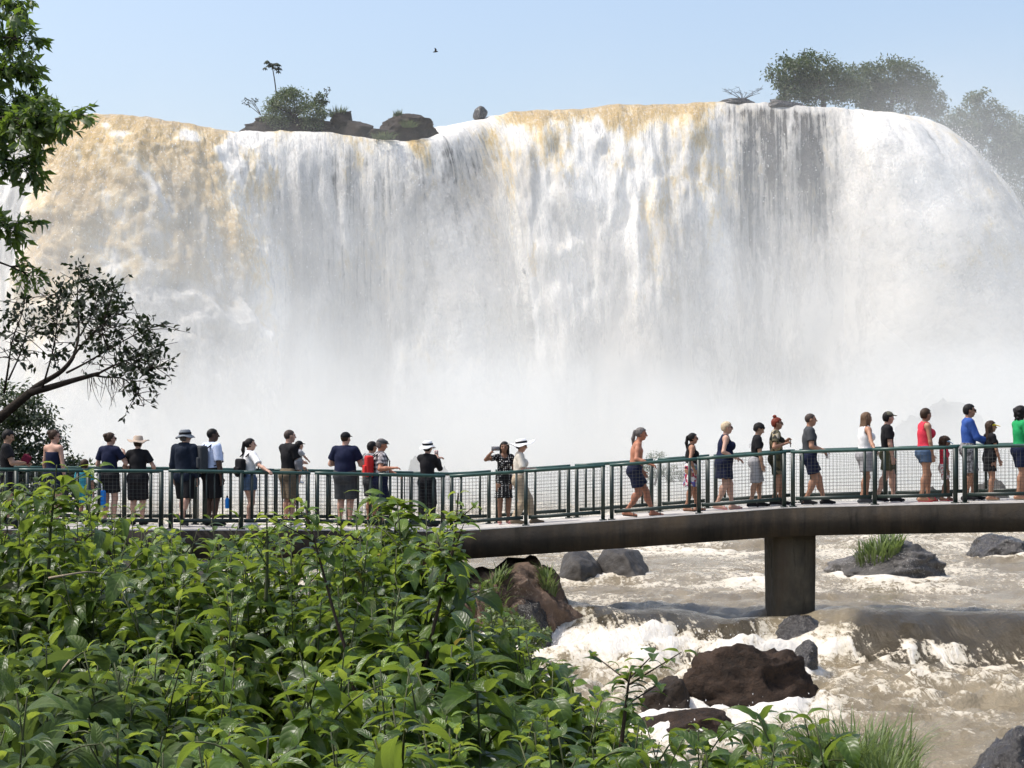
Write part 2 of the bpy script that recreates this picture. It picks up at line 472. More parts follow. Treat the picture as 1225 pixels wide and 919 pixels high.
    thin = 0.98 * band(872, 992, 14) * (1 - sstep(2.5, 15, drop)) * sstep(0.1, 0.8, drop)
    thin += 0.72 * band(506, 552, 8) * (1 - sstep(2, 10, drop)) * sstep(0.3, 1.2, drop)
    thin += 0.42 * band(385, 500, 20) * (1 - sstep(5, 17, drop)) * sstep(0.5, 3, drop)
    thin *= 1.0 + 0.7 * pn(S * 1.1, fl * 0.03, seed=91)
    # thin sheets show the dark rock through as grey, thick plumes are white
    thick = 1.0 - 0.36 * band(340, 555, 25) * sstep(0.5, 4, drop) - 0.30 * band(860, 1012, 25) + 1.05 * np.clip(fbm(S * 0.28 + 0.4 * warp, fl * 0.035, seed=95, oct=3), -0.4, 0.3) * sstep(1.5, 6, drop)
    thick = np.clip(thick - 0.30 * np.clip(0.42 - bil, 0, 1) * grow + 0.25 * np.clip(bil - 0.5, 0, 1) * grow, 0.45, 1.12)
    i = np.arange(nu - 1)[:, None] * nv; j = np.arange(nv - 1)[None, :]
    Q = np.stack([i + j, i + j + 1, i + nv + j + 1, i + nv + j], axis=-1).reshape(-1, 4)
    me = mesh_np('waterfall', Vv.reshape(-1, 3), Q, falls_material(), True,
                 dict(tan=tan_, thin=thin, thick=thick, low=low, along=S, fall=fl))
    build_veils(base, nn, drop, outw, S, fl, px, low)
    o = link('waterfall', me)
    tag(o, 'wide muddy white waterfall pouring over the cliff behind the footbridge', 'waterfall', kind='structure')
    return Vv, nn, drop, px, nrm
FV, FN, FD, FPX, FNRM = build_falls()

# cliff behind the sheet
def rock_mat(name, lo, hi, rough=0.55, scale=1.2, bs=0.7, spec=0.4, spots=None):
    m, nt, b, out = new_mat(name)
    co = coords(nt)
    n1 = noise(nt, scale, 8, 0.65, co, 0.3); n2 = noise(nt, scale * 7, 6, 0.7, co)
    mid = tuple((a + c) / 2 for a, c in zip(lo, hi))
    f = math_n(nt, 'ADD', math_n(nt, 'MULTIPLY', n1.outputs[0], 0.65), math_n(nt, 'MULTIPLY', n2.outputs[0], 0.35))
    r = ramp(nt, f, [(0.36, lo), (0.52, mid), (0.64, hi)])
    col = r.outputs[0]
    if spots:
        n3 = noise(nt, scale * 16, 5, 0.75, co)
        n4 = noise(nt, scale * 1.6, 4, 0.6, co)
        sf = math_n(nt, 'MULTIPLY', maprange(nt, n3.outputs[0], 0.53, 0.60), maprange(nt, n4.outputs[0], 0.42, 0.62))
        col = mixc(nt, sf, col, spots)
    nt.links.new(col, b.inputs['Base Color'])
    b.inputs['Specular IOR Level'].default_value = spec
    rr = maprange(nt, n2.outputs[0], 0.35, 0.65, rough - 0.18, rough + 0.2)
    nt.links.new(rr, b.inputs['Roughness'])
    v = N(nt, 'ShaderNodeTexVoronoi'); v.inputs['Scale'].default_value = scale * 5; nt.links.new(co, v.inputs['Vector'])
    h = math_n(nt, 'ADD', math_n(nt, 'ADD', math_n(nt, 'MULTIPLY', n1.outputs[0], 0.6), math_n(nt, 'MULTIPLY', n2.outputs[0], 0.5)), math_n(nt, 'MULTIPLY', v.outputs[0], 0.2))
    bump(nt, b, h, bs, 0.12)
    return m
M_CLIFF = rock_mat('wet_basalt', (0.035, 0.034, 0.034), (0.11, 0.10, 0.095), 0.35, 0.6, 0.8, 0.6)
def build_cliff():
    sel = np.arange(0, len(cs), 3)
    nv = 60
    P = cr[sel]; n = FNRM[sel]
    zz = np.linspace(0, 1, nv)
    X = np.repeat(P[:, 0:1], nv, 1); Y = np.repeat(P[:, 1:2], nv, 1)
    Z = (P[:, 2:3] - 0.35) + zz[None, :] * (-2.0 - (P[:, 2:3] - 0.35))
    S = np.repeat(cs[sel][:, None], nv, 1)
    off = -0.75 + 0.9 * fbm(S * 0.35, Z * 0.3, seed=101, oct=4) * sstep(0, 0.1, zz)[None, :] + 0.6 * zz[None, :]
    X = X + n[:, 0:1] * off; Y = Y + n[:, 1:2] * off
    V = np.stack([X, Y, Z], axis=-1)
    nu = len(sel)
    i = np.arange(nu - 1)[:, None] * nv; j = np.arange(nv - 1)[None, :]
    Q = np.stack([i + j, i + j + 1, i + nv + j + 1, i + nv + j], axis=-1).reshape(-1, 4)
    tag(link('cliff', mesh_np('cliff', V.reshape(-1, 3), Q, M_CLIFF)), 'dark wet basalt cliff showing through the thin water', 'cliff', kind='structure')
build_cliff()

M_FOAM = basic('spray_foam', (0.78, 0.78, 0.78), 0.6, 0.04, 3, 0.0)
_OCT = np.array([(1,0,0),(-1,0,0),(0,1,0),(0,-1,0),(0,0,1),(0,0,-1)], float)
_OCTF = np.array([(0,2,4),(2,1,4),(1,3,4),(3,0,4),(2,0,5),(1,2,5),(3,1,5),(0,3,5)])
def droplets(name, P, size, mat, stretch=None, label=None, cat=None, parent=None):
    n = len(P)
    sc = size[:, None, None] * (0.6 + 0.8 * rng.random((n, 6, 1)))
    V = _OCT[None] * sc
    if stretch is not None: V[..., 2] *= stretch[:, None]
    V = V + P[:, None, :]
    Fc = _OCTF[None] + (np.arange(n) * 6)[:, None, None]
    o = link(name, mesh_np(name, V.reshape(-1, 3), Fc.reshape(-1, 3), mat), parent)
    tag(o, label, cat, kind='stuff')
    return o
def build_spray():
    nu, nv = FD.shape
    n = 15000
    i = rng.integers(0, nu, n); j = (9 + (nv - 10) * rng.random(n) ** 1.6 * 0.72).astype(int)
    off = rng.exponential(0.16, n)
    P = FV[i, j] + FN[i, j] * off[:, None] + rng.normal(0, 0.08, (n, 3))
    # the ragged profile at the right end of the falls and the boiling lip of the left chute
    e = np.where((FPX > 1030))[0]; e2 = np.where((FPX > 75) & (FPX < 330))[0]
    i2 = rng.choice(np.concatenate([e, e, e, e2]), 6000); j2 = (9 + 120 * rng.random(6000)).astype(int)
    P2 = FV[i2, j2] + FN[i2, j2] * rng.exponential(0.32, 6000)[:, None]
    P = np.vstack([P[FD[i, j] > 2.5], P2[FD[i2, j2] > 1.2]])
    droplets('spray', P, 0.008 + 0.026 * rng.random(len(P)) ** 2, M_FOAM, 1 + 1.5 * rng.random(len(P)), 'flying white spray thrown off the face of the waterfall', 'spray')
build_spray()

# ------------------------------------------------------------------ river
ROCK_FOAM = []     # (x, y, radius) filled before the river is built
def river_z(x, y):
    x = np.asarray(x, float); y = np.asarray(y, float)
    line = 2.1 * pn(x * 0.17, x * 0 + 3.3, seed=201) + 0.12 * np.clip(x - 7, 0, 6) + 0.6 * pn(x * 0.6, x * 0 + 1.3, seed=202) - 0.55 * sstep(2.5, 4.5, x) + 0.9 * sstep(5.2, 7.0, x) * (1 - sstep(9, 13, x))
    ye = y + line
    z = -0.62 + 0.02 * (np.minimum(ye, 36) - 36) + 0.62 * sstep(34.3, 37.1, ye + 0.5 * pn(x * 0.9, x * 0 + 7.7, seed=206)) + 0.16 * np.exp(-((ye - 37.3) / 1.0) ** 2)
    z += 0.30 * fbm(x * 0.40, y * 0.30, seed=207, oct=2) * np.exp(-((ye - 37.0) / 2.2) ** 2)
    z += 0.12 * sstep(44, 45.5, ye + 2 * pn(x * 0.1, x * 0, seed=203)) + 0.15 * sstep(55, 57, ye + 3 * pn(x * 0.08, x * 0, seed=204)) + 0.2 * sstep(70, 74, ye + 4 * pn(x * 0.07, x * 0, seed=205)) + 0.003 * np.maximum(ye - 40, 0)
    return z, ye
def build_river():
    nr, nc = 430, 400
    ys = 13.0 * (130 / 13.0) ** np.linspace(0, 1, nr)
    t = np.linspace(-1, 1, nc); t = t * (0.72 + 0.28 * t * t)
    Y = np.repeat(ys[:, None], nc, 1)
    X = t[None, :] * (0.42 * ys[:, None] + 7)
    z, ye = river_z(X, Y)
    # flow towards the camera and slightly right
    fx, fy = 0.28, -0.96
    a = X * fx + Y * fy; c = X * -fy + Y * fx
    wz = fbm(X * 0.12, Y * 0.12, seed=211, oct=2)
    chop = 0.55 + 1.1 * np.clip(fbm(X * 0.18, Y * 0.22, seed=212, oct=2) + 0.25, 0, 1.2)
    glass = np.exp(-((ye - 37.0) / 1.1) ** 2)                 # smooth hump over the ledge
    chop = chop * (1 - 0.8 * glass) 
    below = np.exp(-np.clip(35.4 - ye, 0, 99) / 1.5) * (1 - sstep(35.4, 36.2, ye))
    chop = chop + 0.8 * below
    w1 = 0.5 - billow(c * 0.30 + wz, a * 0.62 + wz, seed=221, oct=3)
    w2 = fbm(c * 0.9, a * 1.7, seed=231, oct=3)
    w3 = fbm(c * 2.6, a * 4.0, seed=241, oct=3)
    h = z + chop * (0.20 * w1 + 0.11 * w2 + 0.035 * w3) + 0.02 * glass * fbm(X * 3.2, Y * 0.7, seed=245, oct=3)
    far = sstep(48, 95, Y)
    foam = 0.62 * below + 0.22 * far
    foam += 0.36 * np.exp(-((ye - 43.8) / 1.0) ** 2) + 0.34 * np.exp(-((ye - 54.3) / 1.8) ** 2) + 0.34 * np.exp(-((ye - 69) / 3) ** 2)
    w4 = fbm(c * 5.5, a * 8.5, seed=246, oct=2)
    h = h + chop * 0.016 * w4 + 0.03 * chop * w3
    foam += 0.34 * chop * (w1 * 0.8 + w2 * 0.9 + 0.5 * w3) + 0.40 * fbm(c * 0.35, a * 0.14, seed=251, oct=5)
    foam -= 0.5 * glass
    PXr = 612.5 + X / Y * F
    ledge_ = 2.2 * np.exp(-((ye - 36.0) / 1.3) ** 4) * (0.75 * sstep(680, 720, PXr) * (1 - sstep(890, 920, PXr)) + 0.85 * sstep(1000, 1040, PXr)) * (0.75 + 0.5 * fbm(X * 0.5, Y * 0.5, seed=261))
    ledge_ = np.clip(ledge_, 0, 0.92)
    for rx, ry, rr in ROCK_FOAM:
        dx = (X - rx) / rr; dy = (Y - ry) / rr
        rd = np.sqrt(dx * dx + np.where(dy < 0, dy * 0.75, dy * 1.3) ** 2)
        foam += 0.75 * np.exp(-np.clip(rd - 0.95, 0, 9) * 4.5)
        h += 0.10 * np.exp(-np.clip(rd - 0.9, 0, 9) * 4) * (w2 + 0.4)
    V = np.stack([X, Y, h], axis=-1)
    i = np.arange(nr - 1)[:, None] * nc; j = np.arange(nc - 1)[None, :]
    Q = np.stack([i + j, i + j + 1, i + nc + j + 1, i + nc + j], axis=-1).reshape(-1, 4)
    m, nt, b, out = new_mat('muddy_rapids')
    co = coords(nt)
    mp = N(nt, 'ShaderNodeMapping'); mp.inputs['Rotation'].default_value = (0, 0, -0.28); mp.inputs['Scale'].default_value = (1.0, 0.55, 1)
    nt.links.new(co, mp.inputs[0])
    f0 = attr(nt, 'foam')
    n1 = noise(nt, 3.2, 8, 0.72, mp.outputs[0], 0.8); n2 = noise(nt, 0.9, 6, 0.65, mp.outputs[0], 0.5); n3 = noise(nt, 11, 5, 0.7, mp.outputs[0], 0.3)
    web = math_n(nt, 'SUBTRACT', 1.0, math_n(nt, 'MULTIPLY', math_n(nt, 'ABSOLUTE', math_n(nt, 'SUBTRACT', n1.outputs[0], 0.5)), 7.0))
    web = math_n(nt, 'MAXIMUM', web, 0.0)
    tot = math_n(nt, 'ADD', f0, math_n(nt, 'MULTIPLY', math_n(nt, 'SUBTRACT', n1.outputs[0], 0.5), 2.1))
    tot = math_n(nt, 'ADD', tot, math_n(nt, 'MULTIPLY', math_n(nt, 'SUBTRACT', n3.outputs[0], 0.5), 1.5))
    vs = N(nt, 'ShaderNodeVectorMath'); vs.operation = 'MULTIPLY'; nt.links.new(mp.outputs[0], vs.inputs[0]); vs.inputs[1].default_value = (4.5, 0.8, 1)
    flow = noise(nt, 1.0, 6, 0.65, vs.outputs[0], 0.6)
    led0 = attr(nt, 'ledge')
    tot = math_n(nt, 'ADD', tot, math_n(nt, 'MULTIPLY', web, 0.38))
    tot = math_n(nt, 'ADD', tot, math_n(nt, 'MULTIPLY', led0, math_n(nt, 'MULTIPLY', math_n(nt, 'SUBTRACT', flow.outputs[0], 0.48), 3.6)))
    fm = maprange(nt, tot, 0.36, 1.25, smooth=False)
    mud = ramp(nt, n2.outputs[0], [(0.3, (0.155, 0.125, 0.078)), (0.55, (0.235, 0.195, 0.128)), (0.72, (0.32, 0.27, 0.185))])
    fcol = ramp(nt, fm, [(0.0, (0.32, 0.27, 0.185)), (0.45, (0.56, 0.51, 0.41)), (1.0, (0.70, 0.67, 0.61))])
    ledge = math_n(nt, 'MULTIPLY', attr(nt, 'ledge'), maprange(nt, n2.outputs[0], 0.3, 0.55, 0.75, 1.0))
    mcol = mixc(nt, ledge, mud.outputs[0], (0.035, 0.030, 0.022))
    nt.links.new(mixc(nt, maprange(nt, fm, 0.0, 0.4), mcol, fcol.outputs[0]), b.inputs['Base Color'])
    nt.links.new(maprange(nt, fm, 0.1, 0.6, 0.12, 0.7), b.inputs['Roughness'])
    b.inputs['IOR'].default_value = 1.33
    b.inputs['Specular IOR Level'].default_value = 0.5
    hh = math_n(nt, 'ADD', math_n(nt, 'MULTIPLY', n1.outputs[0], 0.8), math_n(nt, 'MULTIPLY', n3.outputs[0], 0.35))
    hh = math_n(nt, 'ADD', hh, math_n(nt, 'MULTIPLY', math_n(nt, 'MULTIPLY', flow.outputs[0], led0), 1.2))
    bump(nt, b, hh, 0.7, 0.10)
    o = link('river', mesh_np('river', V.reshape(-1, 3), Q, m, True, dict(foam=foam, ledge=ledge_)))
    tag(o, 'muddy brown river broken into white rapids below the footbridge', 'river', kind='structure')
    # thrown drops below the ledge and round the rocks
    pts = []
    sel = np.argwhere((foam > 0.75) & (Y < 46) & (np.abs(X) < 0.3 * Y))
    for k in rng.integers(0, len(sel), 1500):
        i_, j_ = sel[k]
        pts.append((X[i_, j_] + rng.normal(0, .12), Y[i_, j_] + rng.normal(0, .12), h[i_, j_] + abs(rng.normal(0, .13))))
    pts = np.array(pts)
    for rx, ry, rr in ROCK_FOAM: pts = pts[np.hypot(pts[:, 0] - rx, (pts[:, 1] - ry)) > 1.25 * rr]
    droplets('splash', pts, 0.003 + 0.009 * rng.random(len(pts)) ** 2, M_FOAM, 1 + rng.random(len(pts)), 'white drops thrown up where the rapids break', 'spray')
# ------------------------------------------------------------------ rocks
M_BROWN = rock_mat('brown_rock', (0.055, 0.036, 0.026), (0.20, 0.135, 0.095), 0.75, 1.1, 1.0, 0.25, spots=(0.26, 0.20, 0.15))
M_DARKBROWN = rock_mat('dark_brown_rock', (0.013, 0.010, 0.008), (0.070, 0.047, 0.034), 0.75, 1.5, 1.0, 0.12)
M_GREYROCK = rock_mat('grey_rock', (0.026, 0.024, 0.022), (0.085, 0.078, 0.070), 0.6, 0.9, 0.7, 0.25)
M_BASALT = rock_mat('dark_basalt', (0.014, 0.011, 0.009), (0.060, 0.046, 0.036), 0.75, 1.1, 0.9, 0.15)
M_PALEROCK = rock_mat('lichened_rock', (0.04, 0.038, 0.036), (0.13, 0.12, 0.11), 0.6, 1.5, 0.9, 0.35, spots=(0.34, 0.33, 0.31))
M_WETROCK = rock_mat('wet_rock', (0.012, 0.011, 0.011), (0.05, 0.046, 0.042), 0.22, 1.3, 0.9, 0.6)
def ico(sub):
    bm = bmesh.new(); bmesh.ops.create_icosphere(bm, subdivisions=sub, radius=1.0)
    V = np.array([v.co[:] for v in bm.verts]); Fc = np.array([[v.index for v in f.verts] for f in bm.faces]); bm.free()
    return V, Fc
_ICO = {s: ico(s) for s in (2, 3, 4, 5)}
def rock(name, label, c, size, mat, seed, sub=5, cuts=14, rough=0.16, facet=(0.62, 0.95), cat='rock', group=None, rz=0.0, boxy=1.0):
    V, Fc = _ICO[sub]; V = V.copy()
    if boxy != 1.0: V = np.sign(V) * np.abs(V) ** boxy
    r = np.random.default_rng(seed)
    V = V * (1 + 0.28 * fbm(V[:, 0] * 0.9 + seed, V[:, 1] * 0.9, V[:, 2] * 0.9, oct=2, seed=seed))[:, None]
    for k in range(cuts):
        n = r.normal(size=3); n[2] = abs(n[2]) * 0.6; n /= np.linalg.norm(n)
        V = V - n * np.maximum(0, V @ n - r.uniform(*facet))[:, None] * 0.9
    ridg = 0.5 - billow(V[:, 0] * 1.7, V[:, 1] * 1.7, V[:, 2] * 2.4, oct=6, seed=seed + 5, gain=0.62)
    V = V * (1 + rough * ridg)[:, None]
    V = V / np.percentile(np.abs(V), 98.5, axis=0)
    V[:, 2] /= max(V[:, 2].max(), 1e-3)
    V = V * np.asarray(size)
    ca, sa = math.cos(rz), math.sin(rz)
    V = np.stack([V[:, 0] * ca - V[:, 1] * sa, V[:, 0] * sa + V[:, 1] * ca, V[:, 2]], axis=1)
    o = link(name, mesh_np(name, V, Fc, mat, True), loc=c)
    tag(o, label, cat, group)
    return o
def top_of(o, x, y, r=0.3):
    V = np.array([v.co[:] for v in o.data.vertices]) + np.array(o.location[:])
    m = np.hypot(V[:, 0] - x, V[:, 1] - y) < r
    return float(V[m, 2].max()) if m.any() else float(V[:, 2].max())
def rock_px(name, label, x0, x1, ytop, d, zb, mat, seed, depth=None, bury=0.45, foam=True, **kw):
    """rock spanning photograph columns x0..x1 at depth d, its top at row ytop, standing in water at height zb"""
    a = W(x0, 600, d); b = W(x1, 600, d); zt = W(600, ytop, d).z
    wx = (b.x - a.x) / 2; hz = (zt - zb)
    c = Vector(((a.x + b.x) / 2, d, zb - bury * hz * 0.3))
    if foam: ROCK_FOAM.append((c.x, d, wx))
    return rock(name, label, c, (wx * 1.04, depth or wx * 0.9, zt - c.z), mat, seed, **kw)

def grass_tuft(name, label, c, n, h, spread, mat, seed, droop=0.5, wid=0.012, cat='grass', lean=0.0, parent=None, on=None):
    r = np.random.default_rng(seed)
    if on is not None:
        SV = np.array([v.co[:] for v in on.data.vertices]) + np.array(on.location[:]); SV = SV[SV[:, 2] > SV[:, 2].mean()]
    mb = MB()
    for k in range(n):
        a = r.uniform(0, 2 * np.pi); rr = spread * np.sqrt(r.random())
        b0 = np.array([math.cos(a) * rr, math.sin(a) * rr * 0.8, 0])
        if on is not None:
            q = np.hypot(SV[:, 0] - c[0] - b0[0], SV[:, 1] - c[1] - b0[1]); m = q < 0.10
            b0[2] = (SV[m, 2].max() if m.any() else SV[q.argmin(), 2]) - c[2] - 0.03
        L = h * r.uniform(0.35, 1.15); ang = a + r.normal(0, 0.6); dr = droop * r.uniform(0.3, 1.3)
        t = np.linspace(0, 1, 5)
        out = np.array([math.cos(ang), math.sin(ang), 0])
        P = b0 + np.outer(t * L * 0.35 * dr + t ** 2 * L * 0.5 * dr, out) + np.outer(L * (t - 0.45 * dr * t ** 2.2), [0, 0, 1])
        side = np.array([-math.sin(ang), math.cos(ang), 0]) * wid * r.uniform(0.7, 1.3)
        wv = (1 - t ** 2)[:, None] + 0.05
        V = np.vstack([P - side * wv, P + side * wv])
        f = [(i, i + 1, i + 6, i + 5) for i in range(4)]
        mb.add(V, f)
    o = mb.build(name, mat, parent, True, loc=c)
    tag(o, label, cat)
    return o

# ------------------------------------------------------------------ mist at the foot of the falls
def build_mist():
    lo = np.array([-62.0, 62.0, -0.9]); hi = np.array([66.0, 142.0, 31.0])
    mb = MB(); c = (lo + hi) / 2
    mb.box((0, 0, 0), hi - lo)
    m, nt, b, out = new_mat('mist')
    nt.nodes.remove(b)
    pv = N(nt, 'ShaderNodeVolumePrincipled')
    pv.inputs['Color'].default_value = (0.895, 0.920, 0.920, 1)
    pv.inputs['Anisotropy'].default_value = 0.0
    co = coords(nt)
    sx = N(nt, 'ShaderNodeSeparateXYZ'); nt.links.new(co, sx.inputs[0])
    z = math_n(nt, 'ADD', sx.outputs[2], float(c[2]))
    yy = math_n(nt, 'ADD', sx.outputs[1], float(c[1]))
    n1 = noise(nt, 0.085, 4, 0.6, co, 0.4)
    zz = math_n(nt, 'ADD', z, math_n(nt, 'MULTIPLY', math_n(nt, 'SUBTRACT', n1.outputs[0], 0.5), -17.0))
    lowd = maprange(nt, zz, 0.5, 8.5, 1.0, 0.0)
    mid = maprange(nt, zz, 5.0, 23.0, 1.0, 0.0)
    dens = math_n(nt, 'ADD', math_n(nt, 'MULTIPLY', lowd, MIST_LOW), math_n(nt, 'MULTIPLY', mid, MIST_MID))
    n2 = noise(nt, 0.16, 3, 0.6, co, 0.6)
    dens = math_n(nt, 'MULTIPLY', dens, maprange(nt, n2.outputs[0], 0.32, 0.66, 0.45, 1.6))
    front = maprange(nt, yy, 63.0, 84.0)
    xr = maprange(nt, math_n(nt, 'ABSOLUTE', math_n(nt, 'ADD', sx.outputs[0], float(c[0]))), 45.0, 60.0, 1.0, 0.0)
    topf = maprange(nt, z, 15.0, 24.0, 1.0, 0.0)
    rt = math_n(nt, 'MULTIPLY', maprange(nt, math_n(nt, 'ADD', sx.outputs[0], float(c[0])), 9.0, 30.0), maprange(nt, zz, 20.0, 32.0, 0.015, 0.0))
    rt = math_n(nt, 'MULTIPLY', rt, maprange(nt, z, 24.0, 30.5, 1.0, 0.0)); rt = math_n(nt, 'MULTIPLY', rt, maprange(nt, yy, 95.0, 122.0)); rt = math_n(nt, 'MULTIPLY', rt, maprange(nt, yy, 136.0, 141.5, 1.0, 0.0))
    dens = math_n(nt, 'MULTIPLY', dens, front); dens = math_n(nt, 'MULTIPLY', dens, xr); dens = math_n(nt, 'MULTIPLY', dens, topf); dens = math_n(nt, 'MULTIPLY', dens, maprange(nt, yy, 116.0, 122.0, 1.0, 0.0)); dens = math_n(nt, 'ADD', dens, math_n(nt, 'MULTIPLY', rt, xr))
    nt.links.new(dens, pv.inputs['Density'])
    nt.links.new(pv.outputs[0], out.inputs['Volume'])
    o = mb.build('mist', m, loc=Vector(c))
    tag(o, 'white mist rising from the foot of the waterfall', 'mist', kind='stuff')
MIST_LOW, MIST_MID = 0.075, 0.018
build_mist()
# ------------------------------------------------------------------ footbridge
ST = [(-160, 34.4, 2.93), (20, 34.7, 2.89), (205, 35.2, 2.857), (374, 36.4, 2.795), (540, 37.5, 2.711), (740, 37.6, 2.93), (945, 37.5, 3.176), (1060, 37.1, 3.235), (1225, 36.4, 3.315), (1420, 35.4, 3.38), (2100, 33.0, 3.42)]
_sx = [a for a, b, c in ST]
def Dn(px): return float(np.interp(px, _sx, [b for a, b, c in ST]))
_wx = np.array([W(a, HZ, b).x for a, b, c in ST]); _wy = np.array([b for a, b, c in ST]); _wz = np.array([c for a, b, c in ST])
RAIL_H = 1.065
def line_y(x): return np.interp(x, _wx, _wy)
def deck_z(x): return np.interp(x, _wx, _wz) - RAIL_H
DW = 1.85                     # near rail to far rail
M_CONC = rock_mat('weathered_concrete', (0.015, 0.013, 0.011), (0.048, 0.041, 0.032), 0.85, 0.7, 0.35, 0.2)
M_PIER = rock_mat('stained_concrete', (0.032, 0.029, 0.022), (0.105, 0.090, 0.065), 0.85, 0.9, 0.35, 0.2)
def stain(m):
    # long run-off stains down the faces
    nt = m.node_tree; b = nt.nodes['Principled BSDF']; old = b.inputs['Base Color'].links[0].from_socket
    co = coords(nt); mp = N(nt, 'ShaderNodeMapping'); mp.inputs['Scale'].default_value = (2.6, 2.6, 0.35); nt.links.new(co, mp.inputs[0])
    n = noise(nt, 1.0, 6, 0.7, mp.outputs[0]); n2 = noise(nt, 0.5, 3, 0.6, co)
    f = maprange(nt, math_n(nt, 'ADD', math_n(nt, 'MULTIPLY', n.outputs[0], 0.7), math_n(nt, 'MULTIPLY', n2.outputs[0], 0.4)), 0.5, 0.68, 0.0, 0.75)
    nt.links.new(mixc(nt, f, old, (0.060, 0.045, 0.030)), b.inputs['Base Color'])
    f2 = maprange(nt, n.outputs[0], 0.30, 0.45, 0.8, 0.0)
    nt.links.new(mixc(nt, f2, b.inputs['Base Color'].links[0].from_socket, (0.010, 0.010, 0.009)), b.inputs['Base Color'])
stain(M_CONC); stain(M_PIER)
M_DECK = basic('deck_concrete', (0.48, 0.46, 0.43), 0.85, 0.18, 5, 0.2)
M_RAIL = basic('green_paint', (0.024, 0.070, 0.056), 0.36, 0.2, 9, 0.05, spec=0.5)
M_POST = basic('dark_green_paint', (0.014, 0.027, 0.022), 0.45, 0.25, 9, 0.05, spec=0.5)
M_WIRE = basic('dull_wire', (0.04, 0.045, 0.042), 0.5, 0.2, 9, 0.0, spec=0.4)
def strip(mb, xs, off0, off1, z0, z1):
    """solid strip along the bridge: between offsets off0..off1 (depth) and heights z0..z1 (relative to the deck)"""
    y = line_y(xs); d = deck_z(xs)
    n = len(xs)
    V = np.concatenate([np.stack([xs, y + o, d + z], axis=1) for o, z in ((off0, z0), (off0, z1), (off1, z1), (off1, z0))])
    f = []
    for a, b in ((0, 1), (1, 2), (2, 3), (3, 0)):
        i = np.arange(n - 1)
        f.append(np.stack([a * n + i, a * n + i + 1, b * n + i + 1, b * n + i], axis=1))
    f = np.concatenate(f)
    f = np.vstack([f, [(0, n, 2 * n, 3 * n)], [(n - 1, 4 * n - 1, 3 * n - 1, 2 * n - 1)]])
    mb.add(V, f)
def build_bridge():
    root = empty('footbridge', (float(np.interp(0, [0, 1], [0, 0])), 37.5, 0.0))
    tag(root, 'long concrete footbridge crossing the rapids, full of walking visitors', 'footbridge')
    inv = Vector((0, -37.5, 0))
    def b(mb, name, mat, smooth=False):
        return mb.build(name, mat, root, smooth, loc=inv)
    xs = np.arange(_wx[0], _wx[-1] + 0.1, 0.4)
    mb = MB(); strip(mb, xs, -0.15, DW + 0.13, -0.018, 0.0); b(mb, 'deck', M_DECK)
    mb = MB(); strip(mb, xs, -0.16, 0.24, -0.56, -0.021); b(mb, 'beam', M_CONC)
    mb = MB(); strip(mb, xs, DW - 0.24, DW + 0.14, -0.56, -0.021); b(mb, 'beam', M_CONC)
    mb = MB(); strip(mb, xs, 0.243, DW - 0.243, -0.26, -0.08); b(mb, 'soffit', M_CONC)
    # piers: rounded blocks that widen a little towards the beam
    for pa, pb, zf, mat in ((925, 978, -0.6, M_PIER), (497, 547, -0.5, M_BROWN)):
        d = Dn((pa + pb) / 2) + 0.1
        x0 = W(pa, HZ, d).x; x1 = W(pb, HZ, d).x; cx = (x0 + x1) / 2; hw = (x1 - x0) / 2
        ztop = deck_z(cx) - 0.565
        mb = MB(); rows = 14; seg = 40
        a = np.linspace(0, 2 * np.pi, seg, endpoint=False)
        V = []
        for r_ in range(rows):
            t = r_ / (rows - 1); z = zf + (ztop - zf) * t
            w_ = hw * (0.94 + 0.07 * t); dd = 0.85
            ex = 0.32
            X = np.sign(np.cos(a)) * np.abs(np.cos(a)) ** ex * w_; Yy = np.sign(np.sin(a)) * np.abs(np.sin(a)) ** ex * dd
            wob = 0.012 * pn(np.cos(a) * 1.5, np.sin(a) * 1.5, np.full(seg, z * 2.5), seed=4)
            V.append(np.stack([cx + X * (1 + wob), d + dd + Yy, np.full(seg, z)], axis=1))
        V = np.concatenate(V)
        i = np.arange(rows - 1)[:, None] * seg; j = np.arange(seg)[None, :]; j2 = (j + 1) % seg
        mb.add(V, np.stack([i + j, i + j2, i + seg + j2, i + seg + j], axis=-1).reshape(-1, 4))
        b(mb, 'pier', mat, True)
build_bridge()

